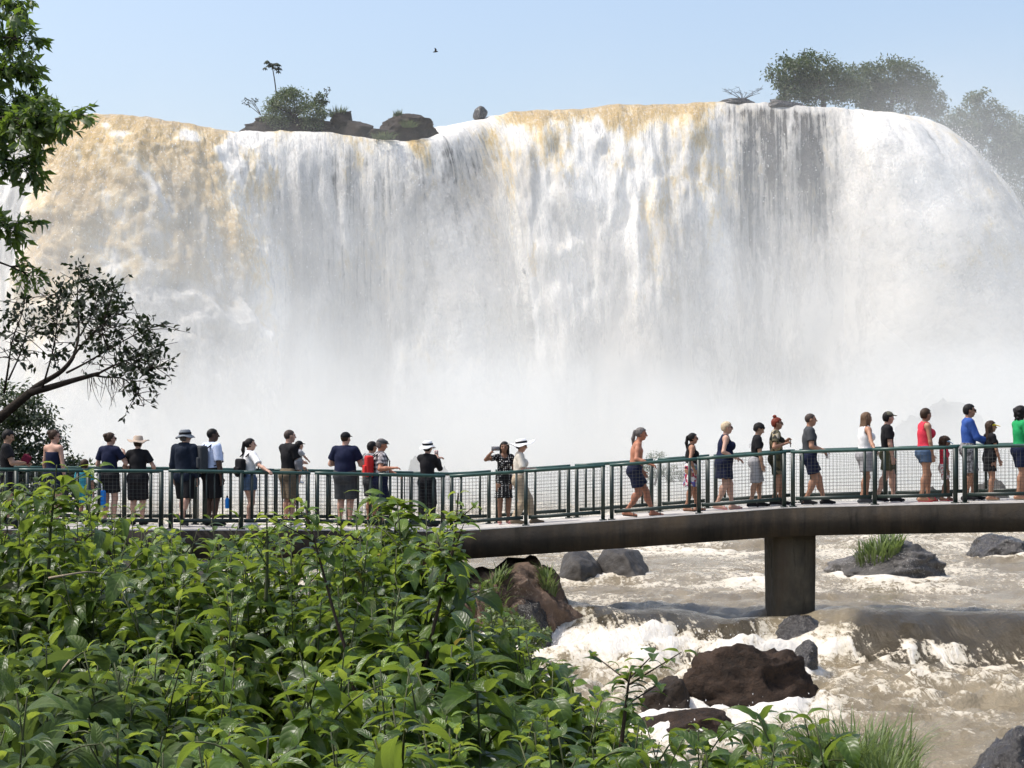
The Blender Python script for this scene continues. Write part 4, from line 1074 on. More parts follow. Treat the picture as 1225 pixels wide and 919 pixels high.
# -- left bank beyond the footbridge, its leaning tree and dense bush
def curve(pts, n=10):
    P = np.array([p[:] for p in pts], float)
    d = np.concatenate([[0], np.cumsum(np.linalg.norm(np.diff(P, axis=0), axis=1))]); s = np.linspace(0, d[-1], n)
    Q = np.stack([np.interp(s, d, P[:, i]) for i in range(3)], 1)
    for _ in range(2): Q[1:-1] = (Q[:-2] + 2 * Q[1:-1] + Q[2:]) / 4
    return Q
def leaning_tree():
    base = W(-75, 590, 43.5); root = empty('leaning_tree', base); tag(root, 'dark backlit tree leaning out over the visitors with sparse leaves', 'tree')
    r = np.random.default_rng(88); B = np.array(base[:])
    def w(px, py, d): return np.array(W(px, py, d)[:]) 
    mb = MB(); limbs = []
    def limb(pts, r0, r1, n=12):
        P = curve([w(*p) for p in pts], n); mb.tube(P - B, np.linspace(r0, r1, n) * 0.58, 7); limbs.append((P, r1)); return P
    limb([(-75, 590, 43.5), (-40, 535, 43.5), (0, 500, 43.2), (36, 470, 43)], 0.26, 0.17)
    limb([(36, 470, 43), (62, 463, 42.7), (88, 455, 42.4), (118, 447, 42)], 0.15, 0.075)
    limb([(30, 474, 43), (46, 460, 43.4), (66, 450, 43.5), (80, 440, 43.6), (88, 426, 43.8)], 0.13, 0.08)
    limb([(118, 447, 42), (134, 438, 41.7), (150, 432, 41.5), (172, 422, 41.2)], 0.05, 0.012)
    limb([(112, 449, 42), (128, 452, 42.4), (148, 450, 42.6), (162, 466, 42.8), (172, 486, 42.9)], 0.045, 0.01)
    limb([(88, 426, 43.8), (100, 410, 43.4), (118, 392, 43), (140, 376, 42.7)], 0.05, 0.012)
    limb([(88, 426, 43.8), (96, 402, 44), (92, 375, 44.3), (93, 340, 44.5), (95, 318, 44.5)], 0.06, 0.012)
    limb([(80, 446, 43.5), (104, 434, 42.8), (130, 418, 42.2), (158, 402, 41.8), (182, 392, 41.5)], 0.05, 0.012)
    limb([(50, 466, 42.8), (58, 440, 42.4), (66, 410, 42.0), (70, 372, 41.8), (66, 352, 41.7)], 0.045, 0.012)
    limb([(5, 470, 42.8), (10, 440, 42.5), (14, 405, 42.2), (30, 370, 42), (30, 352, 42)], 0.05, 0.012)
    limb([(10, 455, 42.8), (26, 420, 42.8), (34, 390, 42.6)], 0.04, 0.012)
    limb([(96, 402, 44), (112, 372, 44.2), (122, 345, 44.3)], 0.04, 0.01)
    limb([(150, 432, 41.5), (165, 440, 41), (186, 440, 40.8)], 0.03, 0.008)
    limb([(130, 418, 42.2), (120, 395, 41.5), (135, 350, 41.2)], 0.035, 0.008)
    # twigs, mostly towards the outer ends
    ends = []
    for P, r1 in limbs[3:]:
        for q in range(34):
            s = P[r.integers(len(P) // 3, len(P))]
            d = r.normal(size=3) * np.array([0.30, 0.30, 0.24]); d[2] += 0.10; d[0] += 0.06
            t = np.linspace(0, 1, 5)[:, None]
            T = s + t * d + t * t * np.array([0.0, 0, -0.06]) + np.sin(t * 3) * r.normal(size=3) * 0.03
            mb.tube(T - B, np.linspace(0.011, 0.005, 5), 4); ends.append((T, d))
    mb.build('trunk', M_BARK, root, True)
    # hanging bare twigs under the lower limb
    hb = MB()
    for q in range(26):
        px = r.uniform(105, 150); s = w(px, 452, 42.3); d = np.array([r.normal(0.05, .18), r.normal(0, .1), -r.uniform(0.25, .75)])
        t = np.linspace(0, 1, 7)[:, None]; hb.tube(s + t * d + t * t * np.array([r.normal(0.05, .15), 0, r.uniform(0, 0.25)]) - B, np.linspace(0.008, 0.003, 7), 4)
    hb.build('twigs', M_TWIG, root, True)
    Ps = []; Ds = []
    for T, d in ends:
        if r.random() < 0.5: continue
        for k in range(r.integers(3, 8)):
            p = T[r.integers(2, 5)] + r.normal(size=3) * 0.035; Ps.append(p); Ds.append(d / np.linalg.norm(d) * 0.6 + r.normal(size=3) * 0.6)
    # leaf masses that read solid in the photograph
    for px, py, rx, ry, n, dd in ((75, 345, 14, 16, 90, 42), (95, 325, 12, 16, 90, 44.3), (120, 345, 16, 16, 150, 43.5), (100, 368, 18, 14, 110, 43.8), (65, 372, 16, 12, 110, 42), (140, 362, 14, 12, 110, 42.5), (172, 395, 14, 16, 130, 41.6),
                                  (182, 415, 14, 14, 130, 41.3), (30, 372, 20, 14, 90, 42), (55, 395, 18, 14, 90, 42.2), (165, 440, 20, 10, 90, 41), (150, 420, 14, 8, 60, 41.4), (115, 415, 14, 9, 50, 42.4), (183, 462, 10, 16, 40, 42.7), (70, 420, 14, 10, 50, 42.4), (10, 385, 16, 16, 60, 42.1)):
        n = int(n * 0.62)
        for k in range(n):
            Ps.append(w(px + r.normal(0, rx * 0.6), py + r.normal(0, ry * 0.6), dd + r.normal(0, .35))); Ds.append(r.normal(size=3) + np.array([0.2, 0, -0.2]))
    Ps = np.array(Ps) - B; Ds = np.array(Ds); k = len(Ps)
    V, f = leaf_batch(Ps, Ds, rand_dir(k, r, 0.8), 0.155 * r.uniform(.7, 1.3, k), 0.085 * r.uniform(.7, 1.3, k))
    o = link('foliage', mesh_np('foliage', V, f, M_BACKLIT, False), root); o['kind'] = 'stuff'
leaning_tree()
far_tree('bush', 'dense dark green bush behind the visitors at the left end of the footbridge', W(22, 590, 44.2),
         [(-0.4, 0, 2.0, .9, .8, .6), (0.2, 0, 1.9, .6, .6, .5), (0.25, -.2, 1.3, .75, .7, .6), (-0.5, 0, 0.7, 1.1, .8, .8), (0.7, 0, 0.75, .65, .6, .5), (1.2, 0.1, .35, .5, .5, .4), (-1.3, 0, 1.4, .8, .7, .7), (0.5, 0, 0.1, 1.1, .6, .6), (1.55, 0, 0.0, .35, .4, .3)], 9500, 0.12, 313, leaf_mat('bank_bush_leaves', (0.016, 0.032, 0.010), (0.050, 0.085, 0.024), (0.10, 0.16, 0.03), 0.45, 0.25), 'bush', trunk_r=0.06, gap=0.6)

def feathery_tree():
    base = W(-190, 620, 17.5); base.z = 1.2
    root = empty('feathery_tree', base); tag(root, 'tall tree beside the frame edge reaching in with drooping feathery branches', 'tree')
    r = np.random.default_rng(99); B = np.array(base[:])
    def w(px, py, d): return np.array(W(px, py, d)[:])
    mb = MB(); T = curve([B - [0, 0, .3], w(-175, 400, 17.5), w(-160, 150, 17.3), w(-150, -60, 17.2)], 14); mb.tube(T - B, np.linspace(0.15, 0.06, 14), 9)
    Vs = []; Fs = []; nn = 0
    def frond(p, d, L):
        """a short leaf stalk with a loose fan of hanging leaflets"""
        nonlocal nn
        d = d / np.linalg.norm(d); n = r.integers(7, 12)
        t = np.linspace(0.35, 1, n)[:, None]
        R = p + t * d * L * 0.75 + t ** 2 * np.array([0, 0, -0.22]) * L
        mb.tube(np.vstack([p, R]) - B, np.linspace(0.003, 0.0015, n + 1), 3, cap=False)
        D = d * 0.55 + r.normal(size=R.shape) * 0.65 + np.array([0, 0, -0.35])
        ll = L * r.uniform(0.30, 0.50, n)
        V, f = leaf_batch(R, D, rand_dir(n, r, 1.2), ll, ll * 0.40, 0.3)
        Vs.append(V - B); Fs.append(f + nn); nn += len(V)
    def branch(pts, n_tw, spread, L=0.24):
        P = curve([w(*p) for p in pts], 14); mb.tube(P - B, np.linspace(0.035, 0.006, 14), 6)
        main = P[-1] - P[0]; main /= np.linalg.norm(main)
        for q in range(n_tw):
            k = r.integers(3, 14); s = P[k]
            d = main * 0.6 + r.normal(size=3) * np.array([0.45, 0.55, 0.35]); Lt = spread * r.uniform(0.4, 1.0)
            t = np.linspace(0, 1, 5)[:, None]; Tw = s + t * d * Lt + t * t * np.array([0, 0, -0.12]) * Lt
            mb.tube(Tw - B, np.linspace(0.007, 0.003, 5), 4)
            for z in range(r.integers(4, 8)):
                frond(Tw[r.integers(1, 5)], d + r.normal(size=3) * 0.55 + np.array([0.15, 0, -0.1]), L * r.uniform(0.7, 1.2))
    branch([(-160, 60, 17.2), (-90, 10, 17), (-20, 0, 16.8), (18, 8, 16.6)], 24, 0.22)
    branch([(-160, 100, 17.2), (-90, 60, 17), (-30, 42, 16.7), (22, 46, 16.5)], 22, 0.20)
    branch([(-160, 140, 17.3), (-90, 100, 17.2), (-30, 78, 17), (16, 86, 16.8)], 22, 0.20)
    branch([(-165, 210, 17.3), (-90, 165, 17), (-20, 140, 16.6), (24, 140, 16.4), (62, 152, 16.2)], 60, 0.26)
    branch([(-90, 165, 17), (-30, 150, 17.1), (20, 128, 17.0), (38, 128, 16.9)], 30, 0.22)
    branch([(-165, 240, 17.3), (-90, 195, 17), (-30, 180, 16.8), (24, 196, 16.7)], 40, 0.26)
    branch([(-165, 330, 17.4), (-110, 290, 17.2), (-50, 268, 17), (4, 270, 16.8)], 20, 0.18)
    branch([(-165, 380, 17.4), (-110, 330, 17.2), (-40, 305, 17), (0, 312, 16.8), (28, 326, 16.7)], 14, 0.13, 0.17)
    mb.build('trunk', M_BARK, root, True)
    o = link('foliage', mesh_np('foliage', np.concatenate(Vs), np.concatenate(Fs), M_PINN, False), root); o['kind'] = 'stuff'
feathery_tree()
# ------------------------------------------------------------------ people
# every body and garment is one closed surface grown from smoothly blended limbs
class Sdf:
    def __init__(s): s.p = []
    def cap(s, a, b, ra, rb=None, k=0.02, flat=1.0, side=None, clip=None):
        s.p.append(('c', np.asarray(a, float), np.asarray(b, float), ra, ra if rb is None else rb, k, flat, None if side is None else np.asarray(side, float), clip)); return s
    def ell(s, c, r, k=0.02, R=None):
        s.p.append(('e', np.asarray(c, float), np.asarray(r, float), k, R)); return s
    def box(s, c, h, rr, k=0.01, R=None):
        s.p.append(('b', np.asarray(c, float), np.asarray(h, float), rr, k, R)); return s
    def bounds(s):
        lo = np.full(3, 9.0); hi = np.full(3, -9.0)
        for q in s.p:
            l, h = s._bb(q); lo = np.minimum(lo, l); hi = np.maximum(hi, h)
        return lo, hi
    def _bb(s, q):
        if q[0] == 'c':
            r = max(q[3], q[4]) * max(1.0, q[6]); return np.minimum(q[1], q[2]) - r, np.maximum(q[1], q[2]) + r
        if q[0] == 'e': r = max(q[2]); return q[1] - r, q[1] + r
        r = np.linalg.norm(q[2]) + q[3]; return q[1] - r, q[1] + r
    def grid(s, h, post=None):
        lo, hi = s.bounds(); lo = lo - 2.5 * h; hi = hi + 2.5 * h
        n = np.ceil((hi - lo) / h).astype(int) + 1
        ax = [lo[i] + h * np.arange(n[i]) for i in range(3)]
        d = np.full(n, 1.0, dtype=np.float32)
        for q in s.p:
            l, u = s._bb(q); k = q[5] if q[0] == 'c' else (q[3] if q[0] == 'e' else q[4])
            m = k + 2.5 * h
            i0 = np.maximum(0, np.floor((l - m - lo) / h).astype(int)); i1 = np.minimum(n, np.ceil((u + m - lo) / h).astype(int) + 1)
            sl = tuple(slice(a, b) for a, b in zip(i0, i1))
            x = ax[0][sl[0]][:, None, None]; y = ax[1][sl[1]][None, :, None]; z = ax[2][sl[2]][None, None, :]
            if q[0] == 'c':
                _, a, b, ra, rb, k, fl, side, clip = q
                ab = b - a; L2 = ab @ ab + 1e-12
                px, py, pz = x - a[0], y - a[1], z - a[2]
                t = np.clip((px * ab[0] + py * ab[1] + pz * ab[2]) / L2, 0, 1)
                qx, qy, qz = px - t * ab[0], py - t * ab[1], pz - t * ab[2]
                dd = qx * qx + qy * qy + qz * qz
                if side is not None and fl != 1.0:
                    c_ = qx * side[0] + qy * side[1] + qz * side[2]
                    dd = dd - c_ * c_ + (c_ / fl) ** 2
                dn = np.sqrt(np.maximum(dd, 0)) - (ra + (rb - ra) * t)
                if clip is not None:
                    cpnt, cn = clip
                    dn = np.maximum(dn, (x - cpnt[0]) * cn[0] + (y - cpnt[1]) * cn[1] + (z - cpnt[2]) * cn[2])
            elif q[0] == 'e':
                _, c, r, k, R = q
                px, py, pz = x - c[0], y - c[1], z - c[2]
                if R is not None:
                    px, py, pz = (px * R[0][i] + py * R[1][i] + pz * R[2][i] for i in range(3))
                dn = (np.sqrt((px / r[0]) ** 2 + (py / r[1]) ** 2 + (pz / r[2]) ** 2) - 1) * min(r)
            else:
                _, c, hh, rr, k, R = q
                px, py, pz = x - c[0], y - c[1], z - c[2]
                if R is not None:
                    px, py, pz = (px * R[0][i] + py * R[1][i] + pz * R[2][i] for i in range(3))
                ax_, ay_, az_ = np.abs(px) - hh[0], np.abs(py) - hh[1], np.abs(pz) - hh[2]
                dn = np.sqrt(np.maximum(ax_, 0) ** 2 + np.maximum(ay_, 0) ** 2 + np.maximum(az_, 0) ** 2) + np.minimum(np.maximum(ax_, np.maximum(ay_, az_)), 0) - rr
            o = d[sl]
            hmix = np.clip(0.5 + 0.5 * (o - dn) / k, 0, 1)
            d[sl] = o + (dn - o) * hmix - k * hmix * (1 - hmix)
        if post is not None:
            d = post(ax[0][:, None, None], ax[1][None, :, None], ax[2][None, None, :], d)
        d[0] = d[-1] = 1; d[:, 0] = d[:, -1] = 1; d[:, :, 0] = d[:, :, -1] = 1
        return d, lo, h
    def surf(s, h, post=None):
        return nets(*s.grid(h, post))
def nets(d, lo, h):
    ins = d < 0
    c = np.zeros(tuple(q - 1 for q in d.shape), np.int8)
    cor = [(i, j, k) for i in (0, 1) for j in (0, 1) for k in (0, 1)]
    sh = d.shape
    for i, j, k in cor: c += ins[i:sh[0] - 1 + i, j:sh[1] - 1 + j, k:sh[2] - 1 + k]
    act = (c > 0) & (c < 8)
    idx = np.full(c.shape, -1, np.int64); ijk = np.argwhere(act); idx[act] = np.arange(len(ijk))
    vals = {q: d[ijk[:, 0] + q[0], ijk[:, 1] + q[1], ijk[:, 2] + q[2]] for q in cor}
    acc = np.zeros((len(ijk), 3)); cnt = np.zeros(len(ijk))
    for a in cor:
        for ax in range(3):
            if a[ax]: continue
            b = list(a); b[ax] = 1; b = tuple(b)
            da, db = vals[a], vals[b]; m = (da < 0) != (db < 0)
            t = np.where(m, da / np.where(m, da - db, 1), 0)
            p = np.array(a, float) + np.outer(t, np.array(b, float) - np.array(a, float))
            acc += p * m[:, None]; cnt += m
    V = lo + h * (ijk + acc / cnt[:, None])
    Q = []
    for ax in range(3):
        s0 = [slice(None)] * 3; s1 = [slice(None)] * 3; s0[ax] = slice(0, -1); s1[ax] = slice(1, None)
        A, B = ins[tuple(s0)], ins[tuple(s1)]
        e = np.argwhere(A != B); flip = B[e[:, 0], e[:, 1], e[:, 2]]
        o1, o2 = [q for q in range(3) if q != ax]
        def cell(d1, d2):
            f = e.copy(); f[:, o1] -= d1; f[:, o2] -= d2; return idx[f[:, 0], f[:, 1], f[:, 2]]
        q = np.stack([cell(1, 1), cell(0, 1), cell(0, 0), cell(1, 0)], 1)
        if ax == 1: flip = ~flip
        q[flip] = q[flip][:, ::-1]
        Q.append(q)
    return V, np.concatenate(Q)

def rotm(yaw=0.0, pitch=0.0, roll=0.0):
    return np.array((Matrix.Rotation(yaw, 3, 'Z') @ Matrix.Rotation(pitch, 3, 'Y') @ Matrix.Rotation(roll, 3, 'X')))
def ik(a, t, l1, l2, pole):
    """middle joint of a two bone chain from a to t; returns joint, reached end"""
    v = t - a; L = np.linalg.norm(v); v = v / (L + 1e-9)
    L = min(L, (l1 + l2) * 0.995); L = max(L, abs(l1 - l2) + 0.02)
    x = (l1 * l1 - l2 * l2 + L * L) / (2 * L); hgt = math.sqrt(max(l1 * l1 - x * x, 0))
    p = np.asarray(pole, float); p = p - v * (p @ v); p /= np.linalg.norm(p) + 1e-9
    return a + v * x + p * hgt, a + v * L

SKIN = {}
def skin(name):
    cols = dict(fair=(0.50, 0.30, 0.22), tan=(0.38, 0.20, 0.125), olive=(0.42, 0.25, 0.165), red=(0.40, 0.17, 0.10), brown=(0.20, 0.105, 0.065), dark=(0.075, 0.042, 0.03))
    def mk():
        m = basic('skin_' + name, cols[name], 0.55, 0.08, 12, 0.08, 90, spec=0.35)
        b = m.node_tree.nodes['Principled BSDF']
        return m
    return cached(('skin', name), mk)
HAIRC = dict(black=(0.010, 0.009, 0.009), brown=(0.040, 0.024, 0.015), lightbrown=(0.13, 0.08, 0.048), grey=(0.12, 0.11, 0.105), blond=(0.50, 0.40, 0.27), red=(0.16, 0.030, 0.016), buzz=(0.06, 0.045, 0.038))
def hair_mat(name):
    def mk():
        m, nt, b, out = new_mat('hair_' + name); co = coords(nt)
        mp = N(nt, 'ShaderNodeMapping'); mp.inputs['Scale'].default_value = (60, 60, 9); nt.links.new(co, mp.inputs[0])
        n = noise(nt, 1.0, 3, 0.6, mp.outputs[0]); c = HAIRC[name]
        r = ramp(nt, n.outputs[0], [(0.3, tuple(q * 0.6 for q in c)), (0.7, tuple(min(1, q * 1.5) for q in c))])
        nt.links.new(r.outputs[0], b.inputs['Base Color']); b.inputs['Roughness'].default_value = 0.6; b.inputs['Specular IOR Level'].default_value = 0.2
        bump(nt, b, n.outputs[0], 0.5, 0.006); return m
    return cached(('hair', name), mk)
def pattern_mat(name):
    def mk():
        m, nt, b, out = new_mat(name); co = coords(nt); b.inputs['Roughness'].default_value = 0.85; b.inputs['Specular IOR Level'].default_value = 0.15
        if name == 'polka_dots':
            v = N(nt, 'ShaderNodeTexVoronoi'); v.inputs['Scale'].default_value = 27; v.inputs['Randomness'].default_value = 0.25; nt.links.new(co, v.inputs['Vector'])
            f = maprange(nt, v.outputs['Distance'], 0.24, 0.31, 1, 0); nt.links.new(mixc(nt, f, (0.012, 0.012, 0.014), (0.8, 0.8, 0.78)), b.inputs['Base Color'])
        elif name == 'plaid':
            s = N(nt, 'ShaderNodeSeparateXYZ'); nt.links.new(co, s.inputs[0])
            a = math_n(nt, 'SINE', math_n(nt, 'MULTIPLY', s.outputs[2], 75)); c = math_n(nt, 'SINE', math_n(nt, 'MULTIPLY', math_n(nt, 'ADD', s.outputs[0], s.outputs[1]), 75))
            f = math_n(nt, 'ADD', maprange(nt, a, -.2, .3), maprange(nt, c, -.2, .3))
            r = ramp(nt, math_n(nt, 'MULTIPLY', f, 0.5), [(0.0, (0.05, 0.05, 0.06)), (0.5, (0.22, 0.2, 0.21)), (1.0, (0.6, 0.58, 0.57))]); nt.links.new(r.outputs[0], b.inputs['Base Color'])
        elif name in ('floral', 'dark_floral', 'camouflage'):
            v = N(nt, 'ShaderNodeTexVoronoi'); v.inputs['Scale'].default_value = 15 if name == 'floral' else 13; nt.links.new(co, v.inputs['Vector'])
            s = N(nt, 'ShaderNodeSeparateColor'); nt.links.new(v.outputs['Color'], s.inputs[0])
            st = dict(floral=[(0.0, (0.65, 0.62, 0.60)), (0.3, (0.40, 0.05, 0.10)), (0.45, (0.08, 0.35, 0.22)), (0.6, (0.62, 0.60, 0.58)), (0.8, (0.10, 0.10, 0.30))],
                      dark_floral=[(0.0, (0.03, 0.03, 0.025)), (0.35, (0.10, 0.09, 0.055)), (0.6, (0.34, 0.28, 0.16)), (0.8, (0.03, 0.04, 0.03)), (0.92, (0.40, 0.36, 0.28))],
                      camouflage=[(0.0, (0.035, 0.035, 0.02)), (0.4, (0.10, 0.085, 0.045)), (0.7, (0.05, 0.055, 0.03)), (0.9, (0.16, 0.13, 0.08))])[name]
            r = ramp(nt, s.outputs[0], st); r.color_ramp.interpolation = 'CONSTANT'; nt.links.new(r.outputs[0], b.inputs['Base Color'])
        elif name == 'grey_print':
            n = noise(nt, 22, 3, 0.6, co); r = ramp(nt, n.outputs[0], [(0.44, (0.07, 0.07, 0.075)), (0.52, (0.30, 0.30, 0.31))]); nt.links.new(r.outputs[0], b.inputs['Base Color'])
        elif name == 'white_red_print':
            n = noise(nt, 20, 3, 0.6, co); r = ramp(nt, n.outputs[0], [(0.56, (0.70, 0.66, 0.64)), (0.62, (0.45, 0.12, 0.12))]); nt.links.new(r.outputs[0], b.inputs['Base Color'])
        n = noise(nt, 160, 2, 0.6, co); bump(nt, b, n.outputs[0], 0.2, 0.01); return m
    return cached(('pat', name), mk)
def fabric(c):
    if isinstance(c, str) and c in ('polka_dots', 'plaid', 'floral', 'dark_floral', 'camouflage', 'grey_print', 'white_red_print'): return pattern_mat(c)
    return cloth(c, CLOTH[c])
CLOTH = dict(black=(0.014, 0.014, 0.016), navy=(0.012, 0.016, 0.042), charcoal=(0.055, 0.06, 0.065), grey=(0.20, 0.20, 0.21), lightgrey=(0.36, 0.36, 0.37), white=(0.74, 0.74, 0.74), skyblue=(0.52, 0.60, 0.80), cream=(0.66, 0.61, 0.52), beige=(0.42, 0.34, 0.24),
             khaki=(0.16, 0.125, 0.085), denim=(0.075, 0.12, 0.20), red=(0.62, 0.045, 0.075), green=(0.02, 0.30, 0.10), blue=(0.035, 0.085, 0.30), turquoise=(0.06, 0.33, 0.42), olive=(0.075, 0.075, 0.04), pink=(0.62, 0.28, 0.30), brightblue=(0.02, 0.20, 0.62), yellow=(0.75, 0.55, 0.03), greyhat=(0.17, 0.19, 0.21), straw=(0.42, 0.34, 0.27), darknavy=(0.012, 0.018, 0.032), olivecap=(0.11, 0.105, 0.075), paleblue=(0.38, 0.62, 0.82), maroon=(0.14, 0.015, 0.035), redpack=(0.50, 0.03, 0.03))

def person(label, px, off, top, heading, build=1.0, fem=False, skn='fair', lean=0.0, feet=None, hl=None, hr=None, yaw=0.0, pitch=0.0, hs=1.0, hatpad=0.0,
           hair=('short', 'brown'), shirt=None, bottom=None, dress=None, shoes=None, hat=None, glasses=False, girth=1.0, group='visitors on the footbridge', z_extra=0.0, body_only=False, hunch=0.0):
    d = Dn(px) + off
    P0 = W(px, HZ, d); z0 = float(deck_z(P0.x)) + z_extra
    Ht = W(px, top, d).z - z0 - hatpad
    th = math.radians(heading)
    Rw = np.array([[math.cos(th), -math.sin(th), 0], [math.sin(th), math.cos(th), 0], [0, 0, 1.0]])
    O = np.array([P0.x, d, z0])
    def loc(v): return (np.asarray(v, float) - O) @ Rw          # world -> local
    if feet is None: feet = ((0.0, 0.09, 0), (0.0, -0.09, 0))
    H = Ht
    for it in range(3):
        s = H
        sole = 0.018 if shoes else 0.0
        legT, legS, ank = 0.245 * s, 0.240 * s, 0.045 * s
        fts = [np.array([f[0], f[1] * s / 1.7, f[2] + ank + sole]) for f in feet]
        hw = 0.050 * s
        hz = min(math.sqrt(max((0.993 * (legT + legS)) ** 2 - (f[0]) ** 2 - (f[1] - sg * hw) ** 2, 0.01)) + f[2] for f, sg in zip(fts, (1, -1)))
        hz = min(hz, 0.53 * s + sole)
        pel = np.array([0, 0, hz])
        up = np.array([math.sin(lean), 0, math.cos(lean)]); fw = np.array([math.cos(lean), 0, -math.sin(lean)])
        Yv = np.array([0, 1.0, 0])
        def tr(u, f=0.0, y=0.0): return pel + up * u * s + fw * f * s + Yv * y * s
        neck = tr(0.315, 0.004 + hunch * 0.3)
        Rh = rotm(math.radians(yaw), math.radians(pitch) + lean * 0.3)
        hc = neck + up * 0.030 * s + np.array([0.014, 0, 0.062]) * s * np.array([1, 1, 1]) * (1 + (hs - 1) * 0.8) + fw * hunch * 0.4 * s
        toph = hc[2] + 0.0645 * s * hs
        H *= Ht / toph
    w_ = 1.0 if not fem else 0.88
    g = girth
    sh = [tr(0.285, 0.0 + hunch * 0.15, y * 0.108 * w_ * (0.9 + 0.1 * build)) for y in (1, -1)]
    l1, l2 = 0.172 * s, 0.148 * s
    hands = []
    for sg, hd, sp in ((1, hl, sh[0]), (-1, hr, sh[1])):
        if hd is None: t = sp + np.array([0.03 * s, sg * 0.035 * s, -0.315 * s]); pole = (-0.6, sg * 0.5, 0)
        elif len(hd) == 2 and hd[0] == 'sw': t = sp + np.array([hd[1], sg * 0.05 * s, -0.29 * s]); pole = (-0.8, sg * 0.3, 0)
        elif hd[0] == 'px': t = loc(W(hd[1], hd[2], Dn(px) + hd[3])); pole = hd[4] if len(hd) > 4 else (-0.3, sg * 0.5, -1.0)
        else: t = np.array(hd[:3], float); pole = hd[3] if len(hd) > 3 else (-0.3, sg * 0.6, -0.8)
        el, wr = ik(sp, t, l1, l2, pole); hands.append((sg, sp, el, wr))
    hips = [pel + Yv * y * hw for y in (1, -1)]
    legs = []
    for sg, hp, ft in zip((1, -1), hips, fts):
        kn, an = ik(hp, ft, legT, legS, (1.0, sg * 0.08, 0)); legs.append((sg, hp, kn, an))
    arm_r = 1.0 if not fem else 0.84
    arm_r *= (0.75 + 0.25 * g) * build
    leg_r = (0.8 + 0.2 * g) * build
    # ---------------- body
    B = Sdf()
    def torso(S, e=0.0, k=0.05):
        S.ell(tr(0.195, 0.0 + hunch * .08), np.array([0.062, 0.088 * w_, 0.115]) * s * np.array([g, g ** .6, 1]) * build + e, k, None)
        S.ell(tr(0.085, 0.008 * g), np.array([0.058 * g * g, 0.080 * w_ * g, 0.095]) * s * build + e, k)
        S.ell(tr(0.005, -0.004), np.array([0.066 * g, 0.090 * g * (1.0 if not fem else 1.04), 0.080]) * s * build + e, k)
        S.cap(sh[0] * 0.93 + sh[1] * 0.07, sh[1] * 0.93 + sh[0] * 0.07, 0.036 * s * build + e, k=k)
        S.cap(tr(0.305), tr(0.27, 0, 0.075), 0.026 * s + e, 0.026 * s + e, k); S.cap(tr(0.305), tr(0.27, 0, -0.075), 0.026 * s + e, 0.026 * s + e, k)
        for y in (1, -1):
            S.ell(tr(-0.005, -0.030 * g, y * 0.040), np.array([0.045, 0.045, 0.052]) * s * g + e, 0.03)
            if fem: S.ell(tr(0.205, 0.052 * g, y * 0.040), np.array([0.036, 0.038, 0.040]) * s * g + e, 0.025)
            else: S.ell(tr(0.225, 0.035, y * 0.042), np.array([0.034, 0.045, 0.036]) * s + e, 0.03)
        return S
    torso(B)
    B.cap(neck - up * 0.015 * s, hc + np.array([-0.012, 0, -0.02]) * s, 0.033 * s * (0.86 if fem else 1.0) * (0.9 + .1 * g), 0.031 * s * (0.86 if fem else 1.0), 0.025)
    hk = hs * s
    def hp_(v): return hc + Rh @ (np.asarray(v, float) * hk)
    B.ell(hp_((-0.006, 0, 0.012)), np.array([0.056, 0.0445, 0.0525]) * hk, 0.02, Rh)
    B.ell(hp_((0.014, 0, -0.028)), np.array([0.039, 0.034, 0.037]) * hk, 0.03, Rh)
    B.ell(hp_((0.030, 0, -0.052)), np.array([0.016, 0.018, 0.013]) * hk, 0.02, Rh)              # chin
    B.cap(hp_((0.050, 0, 0.008)), hp_((0.064, 0, -0.014)), 0.0065 * hk, 0.0095 * hk, 0.012)      # nose
    B.ell(hp_((0.050, 0, -0.034)), np.array([0.008, 0.015, 0.0055]) * hk, 0.008, Rh)             # lips
    for y in (1, -1):
        B.ell(hp_((-0.004, y * 0.0455, -0.004)), np.array([0.013, 0.006, 0.018]) * hk, 0.006, Rh)  # ears
        B.ell(hp_((0.044, y * 0.018, 0.018)), np.array([0.012, 0.014, 0.006]) * hk, 0.01, Rh)     # brow
        B.ell(hp_((0.036, y * 0.026, -0.016)), np.array([0.014, 0.012, 0.012]) * hk, 0.015, Rh)   # cheek
    hand_info = []
    for sg, sp, el, wr in hands:
        B.cap(sp, el, 0.031 * s * arm_r, 0.0245 * s * arm_r, 0.03)
        if not fem: B.ell(sp * 0.6 + el * 0.4, np.array([0.03, 0.03, 0.035]) * s * arm_r, 0.03)
        B.cap(el, el * 0.55 + wr * 0.45, 0.0245 * s * arm_r, 0.0245 * s * arm_r, 0.02); B.cap(el * 0.55 + wr * 0.45, wr, 0.0245 * s * arm_r, 0.0155 * s * (0.9 if fem else 1), 0.02)
        dv = wr - el; dv /= np.linalg.norm(dv)
        side = np.array([1.0, 0, 0]) if abs(dv[0]) < 0.75 else np.array([0, 1.0, 0])
        side = side - dv * (side @ dv); side /= np.linalg.norm(side)
        nrm_ = np.cross(dv, side); 
        want = np.array([0, -sg, 0.0]) if abs(dv[0]) < 0.75 else np.array([0, 0, -1.0])
        if nrm_ @ want < 0: nrm_ = -nrm_
        hsz = 0.92 if fem else 1.0
        palm_e = wr + dv * 0.050 * s * hsz
        B.cap(wr, palm_e, 0.0125 * s * hsz, 0.0125 * s * hsz, 0.012, 1.75, side)
